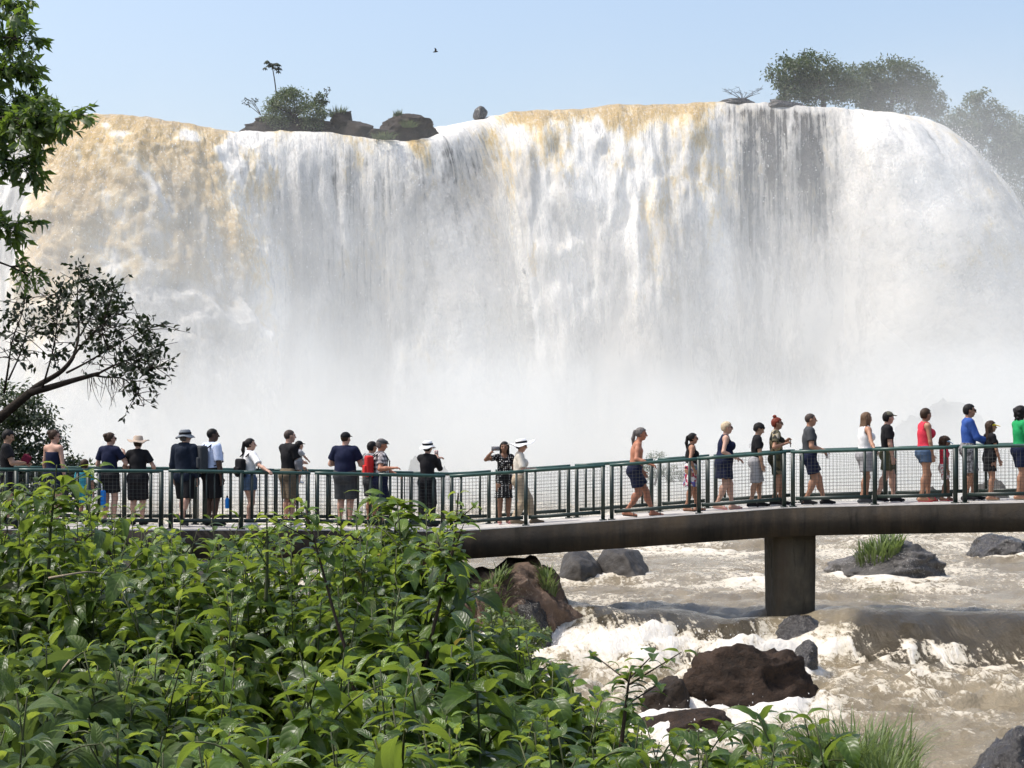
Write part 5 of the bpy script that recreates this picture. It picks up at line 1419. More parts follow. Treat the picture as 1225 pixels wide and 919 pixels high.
        for q, (ln, of) in enumerate(((0.040, -0.0175), (0.046, -0.006), (0.043, 0.006), (0.034, 0.0175))):
            kn_ = palm_e + side * of * s * -hsz + dv * 0.004 * s
            m1 = kn_ + (dv * 0.86 + nrm_ * (0.35 + 0.05 * q) + side * of * -6) * ln * 0.52 * s * hsz
            m2 = m1 + (dv * 0.45 + nrm_ * 0.85) * ln * 0.46 * s * hsz
            B.cap(kn_, m1, 0.0058 * s, 0.0052 * s, 0.004); B.cap(m1, m2, 0.0052 * s, 0.0046 * s, 0.004)
        tb = wr + dv * 0.016 * s + side * 0.018 * s
        t1 = tb + (dv * 0.55 + side * 0.7 + nrm_ * 0.3) * 0.026 * s; t2 = t1 + (dv * 0.85 + nrm_ * 0.45) * 0.022 * s
        B.cap(tb, t1, 0.0075 * s, 0.0062 * s, 0.01); B.cap(t1, t2, 0.0062 * s, 0.005 * s, 0.004)
        hand_info.append((palm_e + dv * 0.02 * s + nrm_ * 0.012 * s, dv, side, nrm_))
    for (sg, hpj, kn, an), ft, fdesc in zip(legs, fts, feet):
        B.cap(hpj, kn, 0.052 * s * leg_r, 0.034 * s * leg_r, 0.035); B.ell(hpj * 0.75 + kn * 0.25, np.array([0.055, 0.05, 0.08]) * s * leg_r, 0.03)
        B.cap(kn, an, 0.032 * s * leg_r, 0.0205 * s, 0.025); cm = kn * 0.70 + an * 0.30
        dl = (an - kn) / np.linalg.norm(an - kn); bk = np.array([-1.0, 0, 0]); bk = bk - dl * (bk @ dl); bk /= np.linalg.norm(bk)
        B.ell(cm + bk * 0.012 * s, np.array([0.033, 0.031, 0.062]) * s * leg_r, 0.03)
        lift = min(max(fdesc[2] * 5.0, -0.5), 0.9)
        fd = np.array([math.cos(lift), sg * 0.18, -math.sin(lift)]); fd /= np.linalg.norm(fd)
        bz = np.array([0, 0, -1.0]); ball = an + fd * 0.085 * s + np.array([0, 0, -0.029 * s]) * math.cos(lift)
        heel = an - fd * 0.022 * s + np.array([0, 0, -0.024 * s])
        B.cap(heel, ball, 0.0200 * s, 0.0150 * s, 0.02, 1.35, np.array([0, 1.0, 0])); B.cap(an, ball, 0.0195 * s, 0.012 * s, 0.02)
        B.cap(ball, ball + fd * 0.032 * s, 0.0150 * s, 0.0105 * s, 0.012, 1.7, np.array([0, 1.0, 0]))
    V, Q = B.surf(0.0105 if s > 1.2 else 0.008)
    Mw = Matrix.Translation(Vector(O)) @ Matrix.Rotation(th, 4, 'Z')
    body = link('person', mesh_np('person', V, Q, skin(skn)))
    body.matrix_world = Mw
    tag(body, label, 'person', group)
    def part(nm, V, Q, mat, lab=None):
        o = link(nm, mesh_np(nm, V, Q, mat), body)
        if lab: o['label'] = lab
        return o
    seed = int(px * 7) % 1000
    def wrinkle(x, y, z, d, a=0.006):
        X, Y, Z = np.broadcast_arrays(x, y, z)
        near = np.abs(d) < 0.05
        out = d.copy()
        out[near] += (a * pn(X[near] * 9, Y[near] * 9, Z[near] * 5, seed) + a * 0.55 * pn(X[near] * 22, Y[near] * 22, Z[near] * 13, seed + 3)).astype(np.float32)
        return out
    # ---------------- clothing
    nk = neck
    def neck_cut(x, y, z, d, depth=0.0, wide=0.040):
        c = nk + up * (0.02 - depth) * s + fw * 0.012 * s
        t = np.sqrt((x - c[0]) ** 2 + (y - c[1]) ** 2 + ((z - c[2]) * 0.75) ** 2) - wide * s * (1 + 3 * depth)
        return np.maximum(d, -t)
    def sleeves(S, frac, e, flare=0.0):
        for sg, sp, el, wr in hands:
            if frac <= 1.0:
                e_ = sp + (el - sp) * frac; n_ = (el - sp) / np.linalg.norm(el - sp)
                S.cap(sp, sp + (el - sp) * min(frac + .1, 1), 0.034 * s * arm_r + e, 0.034 * s * arm_r + e + flare, 0.02, clip=(e_, n_))
            else:
                S.cap(sp, el, 0.034 * s * arm_r + e, 0.029 * s * arm_r + e, 0.02)
                f = frac - 1; e_ = el + (wr - el) * f; n_ = (wr - el) / np.linalg.norm(wr - el)
                S.cap(el, el + (wr - el) * min(1, f + .05), 0.029 * s * arm_r + e, 0.021 * s * arm_r + e, 0.02, clip=(e_, n_))
    def top_garment(kind, col, e=0.012, hem=-0.055, nm='shirt'):
        S = torso(Sdf(), e)
        if kind in ('tee', 'jacket', 'long', 'loose'):
            sleeves(S, dict(tee=0.66, loose=0.85, jacket=1.92, long=1.93)[kind], e, 0.008 if kind != 'long' else 0.0)
            if kind == 'jacket':
                a = np.linspace(0, 2 * np.pi, 9)[:-1]
                pts = [tr(0.30 - 0.035 * math.cos(q), -0.035 - 0.030 * math.cos(q), 0.062 * math.sin(q)) for q in a]
                for u, v in zip(pts, pts[1:] + pts[:1]): S.cap(u, v, 0.022 * s, k=0.03)
                S.ell(tr(0.245, -0.07), np.array([0.03, 0.06, 0.06]) * s, 0.03)
        hemz = (pel + up * hem * s)
        def post(x, y, z, d):
            d = wrinkle(x, y, z, d)
            hz_ = (x - hemz[0]) * up[0] + (z - hemz[2]) * up[2]
            d = np.maximum(d, (-hz_).astype(np.float32) if hz_.shape == d.shape else np.broadcast_to(-hz_, d.shape))
            if kind in ('tank', 'strap', 'halter'):
                for sg, sp, el, wr in hands:
                    c = sp + np.array([0, sg * 0.020 * s, 0.012 * s])
                    rr = dict(tank=0.058, strap=0.064, halter=0.072)[kind] * s
                    d = np.maximum(d, -(np.sqrt((x - c[0]) ** 2 + ((y - c[1]) * 1.0) ** 2 + ((z - c[2]) * 0.62) ** 2) - rr))
                dp = dict(tank=0.03, strap=0.055, halter=0.05)[kind]
                d = neck_cut(x, y, z, d, dp, 0.046)
            elif kind == 'bareback':
                c = tr(0.245)
                d = np.maximum(d, (x - c[0]) * up[0] + (z - c[2]) * up[2] + 0 * y)
            else:
                d = neck_cut(x, y, z, d, 0.0 if kind != 'loose' else 0.012)
            return d
        V, Q = S.surf(0.0125 if s > 1.2 else 0.01, post)
        return part(nm, V, Q, fabric(col))
    def bottoms(kind, col, e=0.012):
        S = Sdf()
        S.ell(tr(0.005, -0.004), np.array([0.069 * g, 0.093 * g, 0.085]) * s * build + e, 0.04)
        S.ell(tr(0.055, 0.004), np.array([0.061 * g, 0.084 * w_ * g, 0.05]) * s * build + e, 0.04)
        for y in (1, -1): S.ell(tr(-0.005, -0.030 * g, y * 0.040), np.array([0.047, 0.047, 0.055]) * s * g + e, 0.03)
        fr = dict(short=0.42, shorts=0.72, long_shorts=0.98, trousers=2.0, leggings=1.9)[kind]
        for sg, hpj, kn, an in legs:
            if fr <= 1.0:
                dv = (kn - hpj) / np.linalg.norm(kn - hpj); e_ = hpj + (kn - hpj) * fr
                S.cap(hpj, hpj + (kn - hpj) * min(1.05, fr + .15), 0.060 * s * leg_r + e, 0.052 * s * leg_r + e + 0.012 * fr, 0.03, clip=(e_, dv))
            else:
                S.cap(hpj, kn, 0.058 * s * leg_r + e, 0.043 * s * leg_r + e * 1.4, 0.03)
                tgt = kn + (an - kn) * 0.95; dv = (an - kn) / np.linalg.norm(an - kn)
                S.cap(kn, an, 0.041 * s * leg_r + e * 1.4, (0.034 if kind == 'trousers' else 0.022) * s + e, 0.03, clip=(tgt, dv))
        wz = tr(0.085)
        def post(x, y, z, d):
            d = wrinkle(x, y, z, d)
            return np.maximum(d, (x - wz[0]) * up[0] + (z - wz[2]) * up[2] + 0 * y)
        V, Q = S.surf(0.0125 if s > 1.2 else 0.01, post)
        return part('trousers' if kind in ('trousers', 'leggings') else 'shorts', V, Q, fabric(col))
    def skirt(col, hem, flare=1.25, nm='skirt', upper=None):
        S = Sdf()
        if upper: torso(S, 0.010)
        S.ell(tr(0.03, 0), np.array([0.066 * g, 0.090 * g, 0.09]) * s + 0.014, 0.04)
        S.cap(tr(0.05), np.array([0.0, 0, hem]) - np.array([0, 0, 0.03]), 0.070 * s * g, 0.070 * s * g * flare, 0.05, 1.30, Yv, clip=(np.array([0, 0, hem]), np.array([0, 0, -1.0])))
        if upper == 'sleeved': sleeves(S, 0.5, 0.012, 0.008)
        wz = tr(0.09)
        def post(x, y, z, d):
            X, Y = np.broadcast_arrays(x, y)
            ang = np.arctan2(Y, X)
            fold = 0.010 * np.sin(ang * 9 + seed) * np.clip((hz - z) / (hz - hem + 1e-3), 0, 1)
            d = wrinkle(x, y, z, (d + fold).astype(np.float32))
            if not upper: return np.maximum(d, (x - wz[0]) * up[0] + (z - wz[2]) * up[2] + 0 * y)
            if upper == 'strap':
                for sg, sp, el, wr in hands:
                    c = sp + np.array([0, sg * 0.02 * s, 0.012 * s]); d = np.maximum(d, -(np.sqrt((x - c[0]) ** 2 + (y - c[1]) ** 2 + ((z - c[2]) * 0.62) ** 2) - 0.06 * s))
            return neck_cut(x, y, z, d, 0.04 if upper == 'strap' else 0.02, 0.044)
        V, Q = S.surf(0.0125 if s > 1.2 else 0.01, post)
        return part(nm, V, Q, fabric(col))
    if bottom and bottom[0] in ('skirt',): skirt(bottom[1], bottom[2] * s)
    elif bottom: bottoms(*bottom)
    if shirt:
        kind, col = shirt[:2]; hem = shirt[2] if len(shirt) > 2 else -0.055
        top_garment(kind, col, 0.014 if kind != 'jacket' else 0.03, hem, 'jacket' if kind == 'jacket' else 'shirt')
    if dress: skirt(dress[0], dress[1] * s, dress[2] if len(dress) > 2 else 1.2, 'dress', dress[3] if len(dress) > 3 else 'strap')
    if shoes:
        for (sg, hpj, kn, an), fdesc in zip(legs, feet):
            lift = min(max(fdesc[2] * 5.0, -0.5), 0.9)
            fd = np.array([math.cos(lift), sg * 0.18, -math.sin(lift)]); fd /= np.linalg.norm(fd)
            ball = an + fd * 0.085 * s + np.array([0, 0, -0.029 * s]) * math.cos(lift); heel = an - fd * 0.024 * s + np.array([0, 0, -0.026 * s])
            S = Sdf()
            if shoes[0] == 'sandals':
                up_f = np.cross(fd, [0, 1.0, 0]); 
                if up_f[2] < 0: up_f = -up_f
                lo_ = -up_f * 0.014 * s
                S.cap(heel + lo_, ball + fd * 0.035 * s + lo_, 0.0085 * s, 0.0085 * s, 0.01, 2.6, Yv)
                S.cap(ball + Yv * 0.026 * s, ball + up_f * 0.018 * s, 0.007 * s, k=0.01); S.cap(ball - Yv * 0.026 * s, ball + up_f * 0.018 * s, 0.007 * s, k=0.01)
            else:
                S.cap(heel, ball, 0.0235 * s, 0.0195 * s, 0.02, 1.15, Yv); S.cap(an + np.array([0, 0, 0.004 * s]), ball, 0.026 * s, 0.018 * s, 0.02)
                S.cap(ball, ball + fd * 0.034 * s, 0.0195 * s, 0.0155 * s, 0.015, 1.3, Yv)
            V, Q = S.surf(0.009)
            sh_o = part('shoe' if shoes[0] != 'sandals' else 'sandal', V, Q, fabric(shoes[1]))
            if shoes[0] == 'trainers':
                S2 = Sdf(); up_f = np.array([fd[2] * -1, 0, math.cos(lift)]); S2.cap(heel - up_f * 0.021 * s, ball + fd * 0.034 * s - up_f * 0.012 * s, 0.009 * s, 0.008 * s, 0.01, 2.5, Yv)
                V, Q = S2.surf(0.009); o2 = link('sole', mesh_np('sole', V, Q, fabric('white')), sh_o)
    # ---------------- hair, in the frame of the head
    Mh = np.eye(4); Mh[:3, :3] = Rh; Mh[:3, 3] = hc
    def to_body(V): return V @ Rh.T + hc
    def fin(V): return V
    if hair:
        hk_, hc_ = hair
        S = Sdf(); e = dict(buzz=0.0035, short=0.009, bun=0.008, pony=0.008, long=0.011, curly=0.020, floppy=0.014, fringe=0.008)[hk_] * hk
        ps = np.array([0.056, 0.0445, 0.0525]) * hk
        S.ell(np.array([-0.007, 0, 0.012]) * hk, ps + e, 0.02)
        if hk_ in ('short', 'floppy', 'fringe'): S.ell(np.array([-0.022, 0, -0.012]) * hk, np.array([0.036, 0.037, 0.034]) * hk + e * .7, 0.02)
        T_ = None
        if hk_ == 'bun': T_ = ('hair_bun', Sdf().ell(np.array([-0.058, 0, 0.034]) * hk, np.array([0.026, 0.030, 0.027]) * hk, 0.012))
        if hk_ == 'pony':
            T_ = ('ponytail', Sdf().ell(np.array([-0.066, 0, 0.020]) * hk, np.array([0.018, 0.018, 0.018]) * hk, 0.01).cap(np.array([-0.072, 0, 0.015]) * hk, np.array([-0.083, 0, -0.06]) * hk, 0.019 * hk, 0.020 * hk, 0.02).cap(np.array([-0.083, 0, -0.06]) * hk, np.array([-0.072, 0, -0.165]) * hk, 0.020 * hk, 0.008 * hk, 0.02))
        if T_:
            V, Q = T_[1].surf(0.0072); part(T_[0], to_body(V), Q, hair_mat(hc_))
        if hk_ == 'long':
            for y in (-0.030, -0.010, 0.012, 0.032):
                S.cap(np.array([-0.040 + abs(y) * .4, y, -0.01]) * hk, np.array([-0.050, y * 1.35, -0.135 - 0.02 * math.sin(y * 200)]) * hk, 0.026 * hk, 0.016 * hk, 0.03)
            for y in (1, -1): S.cap(np.array([-0.004, y * 0.042, 0.01]) * hk, np.array([0.004, y * 0.050, -0.085]) * hk, 0.014 * hk, 0.013 * hk, 0.02)
        if hk_ == 'curly':
            for q in range(16):
                a_ = q * 2.4; zz_ = 0.05 - 0.125 * q / 15; S.ell(np.array([-0.03 + 0.022 * math.cos(a_), 0.040 * math.sin(a_), zz_]) * hk, np.array([0.03, 0.026, 0.024]) * hk, 0.015)
        fx, fz, nz_ = dict(buzz=(0.020, 0.036, -0.040), short=(0.016, 0.036, -0.046), bun=(0.020, 0.040, -0.040), pony=(0.020, 0.040, -0.040), long=(0.022, 0.042, -9), curly=(0.020, 0.036, -9), floppy=(0.026, 0.022, -0.05), fringe=(-0.018, 0.010, -0.045))[hk_]
        def post(x, y, z, d):
            d = np.maximum(d, -np.maximum(fx * hk - x, z - fz * hk) + 0 * y)
            if hk_ not in ('long', 'curly', 'bun', 'pony'): d = np.maximum(d, -np.maximum(np.maximum(-0.020 * hk - x, z - 0.010 * hk), -0.016 * hk - z - 9) + 0 * y)      # clear of the ears and cheeks
            else: d = np.maximum(d, -np.maximum(0.006 * hk - x, z - 0.020 * hk) + 0 * y)
            if nz_ > -5: d = np.maximum(d, (nz_ * hk - z) - 0.25 * (x + 0.02 * hk) + 0 * y)
            # ears stay clear
            X, Y, Z = np.broadcast_arrays(x, y, z); near = np.abs(d) < 0.03; o = d.copy()
            am = 0.004 if hk_ not in ('curly', 'floppy', 'long') else 0.007
            if hk_ != 'buzz': o[near] += am * pn(X[near] * 45, Y[near] * 45, Z[near] * 16, seed).astype(np.float32)
            return o
        V, Q = S.surf(0.0072, post)
        part('hair', to_body(V), Q, hair_mat(hc_))
    # ---------------- eyes, glasses, hats
    for y in (1, -1):
        S = Sdf().ell(np.array([0.0475, y * 0.0185, 0.006]) * hk, np.array([0.007, 0.0085, 0.0062]) * hk, 0.005)
        V, Q = S.surf(0.0035); part('eye', to_body(V), Q, cached('eye', lambda: basic('eye', (0.035, 0.025, 0.02), 0.2, 0.1, 9, 0.0)))
    if glasses:
        S = Sdf()
        for y in (1, -1):
            S.box(np.array([0.058, y * 0.0200, 0.004]) * hk, np.array([0.0025, 0.012, 0.009]) * hk, 0.003, 0.003)
            S.cap(np.array([0.055, y * 0.036, 0.008]) * hk, np.array([-0.006, y * 0.047, 0.008]) * hk, 0.0035, k=0.003)
        S.cap(np.array([0.060, -0.01, 0.008]) * hk, np.array([0.060, 0.01, 0.008]) * hk, 0.0032, k=0.003)
        V, Q = S.surf(0.004); part('sunglasses', to_body(V), Q, cached('sunglass', lambda: basic('black_plastic', (0.008, 0.008, 0.009), 0.15, 0.1, 9, 0.0)))
    if hat:
        hkind, hcol = hat[:2]
        Mt = np.eye(4); tilt = math.radians(hat[2] if len(hat) > 2 else -6)
        Mt[:3, :3] = Rh @ rotm(0, tilt); Mt[:3, 3] = hc + Rh @ (np.array([-0.006, 0, 0.030]) * hk)
        mb = MB(); r0 = 0.0555 * hk
        if hkind in ('bucket', 'sun', 'wide'):
            bw = dict(bucket=1.72, sun=2.25, wide=2.7)[hkind]; dip = dict(bucket=-0.030, sun=-0.014, wide=-0.010)[hkind] * hk
            ch = 0.052 * hk
            prof = [(0.0, ch), (r0 * 0.70, ch * 0.97), (r0 * 0.92, ch * 0.80), (r0 * 1.06, 0.0), (r0 * 1.10, -0.004 * hk), (r0 * (1 + bw) / 2, dip * 0.45), (r0 * bw, dip), (r0 * bw, dip - 0.004), (r0 * (1 + bw) / 2, dip * 0.45 - 0.006), (r0 * 1.05, -0.012 * hk)]
            mb.lathe(prof, 28)
            V = np.concatenate(mb.v); V[:, 0] *= 1.14
            a_ = np.arctan2(V[:, 1], V[:, 0]); rr = np.hypot(V[:, 0], V[:, 1])
            V[:, 2] += np.where(rr > r0 * 1.15, 0.014 * hk * np.sin(a_ * 2 + seed) + 0.006 * hk * np.sin(a_ * 5 + seed), 0) * (rr / r0 - 1)
            o = link('hat', mesh_np('hat', V @ Mt[:3, :3].T + Mt[:3, 3], np.concatenate(mb.f4), fabric(hcol)), body)
            if len(hat) > 3:
                m2 = MB(); m2.lathe([(r0 * 1.03, 0.024 * hk), (r0 * 1.075, 0.023 * hk), (r0 * 1.105, 0.002 * hk), (r0 * 1.07, 0.0)], 28)
                V = np.concatenate(m2.v); V[:, 0] *= 1.14
                link('hat_band', mesh_np('hat_band', V @ Mt[:3, :3].T + Mt[:3, 3], np.concatenate(m2.f4), fabric(hat[3])), o)
        else:
            S = Sdf()
            if hkind == 'cap':
                S.ell((0, 0, -0.006 * hk), np.array([0.0625, 0.0520, 0.050]) * hk, 0.01)
                S.cap(np.array([0.052, 0, -0.004]) * hk, np.array([0.098, 0, -0.016]) * hk, 0.006 * hk, 0.005 * hk, 0.012, 6.5, Yv)
                cutz = -0.012
            elif hkind == 'flat':
                S.ell((0.004 * hk, 0, 0.004 * hk), np.array([0.068, 0.056, 0.030]) * hk, 0.01); S.cap(np.array([0.05, 0, -0.006]) * hk, np.array([0.082, 0, -0.012]) * hk, 0.006 * hk, 0.005 * hk, 0.012, 6, Yv); cutz = -0.016
            else:   # visor: a band and a peak, open on top
                S.ell((0, 0, -0.008 * hk), np.array([0.063, 0.054, 0.022]) * hk, 0.008); S.cap(np.array([0.056, 0, -0.006]) * hk, np.array([0.112, 0, -0.018]) * hk, 0.006 * hk, 0.005 * hk, 0.012, 6.5, Yv); cutz = -0.02
            V, Q = S.surf(0.007, lambda x, y, z, d: np.maximum(d, (cutz * hk - z) - np.maximum(0, x - 0.05 * hk) * 5 + 0 * y))
            part('hat' if hkind != 'visor' else 'visor', V @ Mt[:3, :3].T + Mt[:3, 3], Q, fabric(hcol))
    info = dict(body=body, s=s, O=O, Rw=Rw, th=th, tr=tr, hands=hand_info, hc=hc, Rh=Rh, hk=hk, up=up, fw=fw, g=g, Mw=Mw, sh=sh)
    return info

def to_world(I, p): return I['O'] + I['Rw'] @ np.asarray(p, float)
def backpack(I, label, col, strap='black', size=(0.16, 0.30, 0.44), pocket=True, low=0.0):
    s = I['s']; c = I['tr'](0.165 - low, -0.075 * I['g'] - size[0] / 2 / s)
    a = math.atan2(I['up'][0], I['up'][2]); R = rotm(0, a)
    sz = np.array(size) * s / 1.72 / 2
    base = Vector(to_world(I, c - I['up'] * sz[2]))
    root = empty('backpack', base, I['th']); tag(root, label, 'backpack', 'backpacks carried by visitors')
    off = c - I['up'] * sz[2]
    def put(nm, V, Q, mat): return link(nm, mesh_np(nm, V - off, Q, mat), root)
    rr = 0.045
    V, Q = Sdf().box(c, sz - rr, rr, 0.01, R).surf(0.012); put('body', V, Q, fabric(col))
    if pocket:
        pc = c - I['fw'] * (sz[0] + 0.005) - I['up'] * sz[2] * 0.30
        V, Q = Sdf().box(pc, np.array([0.035, sz[1] * 0.78, sz[2] * 0.42]) - 0.025, 0.025, 0.01, R).surf(0.012); put('pocket', V, Q, fabric(col))
    for y in (0.06, -0.06):
        S = Sdf(); pts = [I['tr'](0.27, -0.078 * I['g'], y), I['tr'](0.322, -0.020, y), I['tr'](0.305, 0.045, y), I['tr'](0.22, 0.078 * I['g'], y * 1.15), I['tr'](0.13, 0.070 * I['g'], y * 1.45), I['tr'](0.09, -0.03, y * 1.62)]
        for u, v in zip(pts[:-1], pts[1:]): S.cap(u, v, 0.010, k=0.01, flat=2.4, side=(0, 1.0, 0))
        V, Q = S.surf(0.009); put('strap', V, Q, fabric(strap))
    return root
def phone(I, hand, label, col='black', size=(0.008, 0.075, 0.155), wide=False, cat='phone', name='phone', out=0.01):
    p, dv, side, nr = I['hands'][hand]
    wp = Vector(to_world(I, p + dv * out)); 
    sz = (size[0], size[2], size[1]) if wide else size
    root = empty(name, wp, I['th']); tag(root, label, cat)
    mb = MB(); mb.box((0, 0, 0), sz); 
    o = mb.build('body', fabric(col), root)
    m2 = MB(); m2.box((-sz[0] / 2 - 0.0008, 0, 0), (0.0012, sz[1] * 0.9, sz[2] * 0.92)); m2.build('screen', cached('screen', lambda: basic('phone_glass', (0.12, 0.10, 0.10), 0.08, 0.3, 3, 0.0)), root)
    return root
# ------------------------------------------------------------------ the visitors, left to right
def cast():
    R_, A_, T_ = 0, 90, -90        # facing right, away, towards the camera
    I = person('person in a black T-shirt and dark hair looking down at the maroon pouch he holds', 8, 0.9, 515, 10, build=1.02, skn='olive', hair=('short', 'black'), shirt=('tee', 'black'), bottom=('shorts', 'black'), shoes=('shoes', 'black'), pitch=22, hl=(0.30, 0.06, 1.15), hr=(0.33, -0.08, 1.17))
    p = Vector(to_world(I, (0.36, -0.04, 1.24))); root = empty('pouch', p, I['th']); tag(root, 'maroon pouch held by the visitor at the left frame edge', 'pouch')
    V, Q = Sdf().box((0, 0, 0), (0.05, 0.03, 0.05), 0.03, 0.01, rotm(0, 0.5)).surf(0.012); link('body', mesh_np('body', V, Q, fabric('maroon')), root)
    m = MB(); m.box((0.03, 0, 0.085), (0.05, 0.05, 0.02)); m.build('flap', fabric('maroon'), root)
    person('person with pinned up brown hair in a bare backed navy top by the left bush', 64, 1.0, 515, 62, fem=True, skn='fair', hair=('bun', 'brown'), shirt=('bareback', 'navy'), bottom=('shorts', 'navy'), shoes=('shoes', 'black'), yaw=-45, pitch=6, glasses=True)
    I = person('child in a turquoise T-shirt with only the dark head above the handrail', 101, 1.2, 550, 80, skn='tan', hair=('short', 'brown'), shirt=('tee', 'turquoise'), bottom=('shorts', 'turquoise'), shoes=('trainers', 'white'), hs=1.22, build=0.92)
    p = Vector(to_world(I, (0.12, -0.30, 0.50))); root = empty('bag', p, 0.3); tag(root, 'bright blue bag hanging behind the railing beside the child in turquoise', 'bag')
    V, Q = Sdf().box((0, 0, 0), (0.04, 0.09, 0.13), 0.03, 0.01).surf(0.013); link('body', mesh_np('body', V, Q, fabric('brightblue')), root)
    S = Sdf().cap((0, -0.07, 0.14), (0, 0, 0.28), 0.012).cap((0, 0.07, 0.14), (0, 0, 0.28), 0.012); V, Q = S.surf(0.008); link('handle', mesh_np('handle', V, Q, fabric('white')), root)
    person('person in a navy top and dark shorts with one wrist raised', 131, 1.25, 518, 72, fem=True, skn='fair', girth=1.12, hair=('bun', 'brown'), shirt=('tee', 'navy', -0.10), bottom=('shorts', 'black'), shoes=('shoes', 'black'), yaw=-38, glasses=True, hr=(0.20, -0.20, 1.36, (-0.2, -0.6, -1)), hl=(0.25, 0.15, 1.08))
    person('person in a wide straw sun hat, black T-shirt and black shorts', 165, 1.2, 521, 85, fem=True, skn='fair', girth=1.28, hair=('short', 'brown'), shirt=('tee', 'black', -0.11), bottom=('long_shorts', 'black'), shoes=('shoes', 'black'), hat=('sun', 'straw', 2), hatpad=0.03, hl=(0.28, 0.18, 1.08), hr=(0.26, -0.24, 1.06))
    person('person in a grey bucket hat and navy rain jacket, one bare leg stepping back', 221, 1.0, 513.6, 68, skn='fair', girth=1.12, hair=('short', 'grey'), shirt=('jacket', 'darknavy', -0.17), bottom=('long_shorts', 'black'), shoes=('shoes', 'charcoal'), hat=('bucket', 'greyhat', -3, 'black'), hatpad=0.035, feet=((0.10, 0.09, 0), (-0.32, -0.10, 0.08)), yaw=-25)
    I = person('person with cropped hair, pale blue shirt and black shorts', 253, 0.9, 513, 42, skn='dark', build=1.05, girth=1.16, hair=('buzz', 'black'), shirt=('loose', 'skyblue', -0.13), bottom=('long_shorts', 'black'), shoes=('shoes', 'black'), yaw=-20)
    backpack(I, 'grey and black backpack on the visitor in the pale blue shirt', 'charcoal', 'black', (0.17, 0.28, 0.46))
    p = Vector(to_world(I, (0.16, -0.30, 0.46))); root = empty('bottle', p, 0); tag(root, 'bright blue water bottle hanging by the pale blue shirted visitor', 'bottle')
    m = MB(); m.lathe([(0.0, -0.11), (0.036, -0.11), (0.04, -0.10), (0.04, 0.05), (0.03, 0.08), (0.016, 0.095), (0.0, 0.095)], 14); m.build('body', fabric('brightblue'), root, True); m = MB(); m.lathe([(0.0, 0.13), (0.018, 0.13), (0.018, 0.09), (0, 0.09)], 12); m.build('cap', fabric('black'), root, True)
    I = person('person with a long black ponytail, white blouse and denim shorts', 298, 0.45, 525, 40, fem=True, skn='fair', hair=('pony', 'black'), shirt=('loose', 'white', -0.03), bottom=('short', 'denim'), shoes=('trainers', 'white'), yaw=-30, hr=('px', 320, 563, 0.0), feet=((0.1, 0.07, 0), (-0.08, -0.07, 0)))
    backpack(I, 'small black backpack on the visitor with the ponytail', 'black', 'black', (0.13, 0.25, 0.36), low=0.02)
    I = person('bald bearded person in a black T-shirt and brown shorts carrying a baby', 345, 0.8, 514.5, 38, skn='fair', girth=1.05, hair=('buzz', 'buzz'), shirt=('tee', 'black', -0.08), bottom=('long_shorts', 'khaki'), shoes=('trainers', 'white'), yaw=-8, hr=(0.30, -0.06, 1.24), hl=(0.32, 0.06, 1.15))
    person('baby in a dark cap carried on the chest of the bald person in black', 357, 0.6, 528, 40, skn='fair', hs=1.75, hair=('short', 'black'), shirt=('tee', 'lightgrey'), bottom=('shorts', 'grey'), shoes=('shoes', 'white'), hat=('cap', 'black'), z_extra=0.83, hl=(0.20, 0.10, 0.42), hr=(0.20, -0.10, 0.42))
    person('broad person in a navy T-shirt, black cap and grey shorts seen from behind', 413, 1.2, 517.7, 78, skn='fair', build=1.06, girth=1.3, hair=('buzz', 'brown'), shirt=('tee', 'navy', -0.12), bottom=('long_shorts', 'charcoal'), shoes=('shoes', 'black'), hat=('cap', 'black'), yaw=-15, hr=('px', 433, 556, 1.5), hl=(0.32, 0.20, 1.25))
    person('person in a black cap half hidden behind the visitor in the flat cap', 444, 1.45, 528.7, 45, skn='tan', hair=('short', 'black'), shirt=('tee', 'grey_print'), bottom=('shorts', 'charcoal'), shoes=('shoes', 'black'), hat=('cap', 'black'))
    I = person('older person in a dark flat cap and plaid shirt holding a hand out', 455, 0.7, 525.6, 18, skn='red', girth=1.18, hair=('short', 'grey'), shirt=('tee', 'plaid', -0.09), bottom=('long_shorts', 'navy'), shoes=('shoes', 'black'), hat=('flat', 'charcoal'), hatpad=0.0, pitch=12, hr=('px', 470, 560, 0.35), hl=(0.34, 0.10, 1.05))
    backpack(I, 'red and black backpack on the visitor in the flat cap', 'redpack', 'black', (0.15, 0.24, 0.42))
    I = person('person in a white bucket hat with black band and black clothes taking a photo', 511, 1.1, 527, 62, fem=True, skn='fair', girth=1.1, hair=('short', 'black'), shirt=('long', 'black', -0.10), bottom=('trousers', 'black'), shoes=('shoes', 'black'), hat=('bucket', 'white', -4, 'black'), hatpad=0.035, hr=('px', 524, 549, 1.35), hl=('px', 526, 548, 1.6))
    phone(I, 1, 'phone in a pale pink case held up by the visitor in the white bucket hat', 'pink', (0.010, 0.085, 0.17))
    I = person('person with long dark hair in a black polka dot dress raising a phone', 603, 1.25, 529, -78, fem=True, skn='brown', girth=1.0, hair=('long', 'black'), dress=('polka_dots', 0.325, 1.22, 'sleeved'), shoes=('sandals', 'pink'), hr=('px', 588, 541, 0.9, (-0.2, -0.9, -0.6)), yaw=-18)
    phone(I, 1, 'grey phone raised by the visitor in the polka dot dress', 'grey', (0.010, 0.085, 0.165), wide=True, out=0.02)
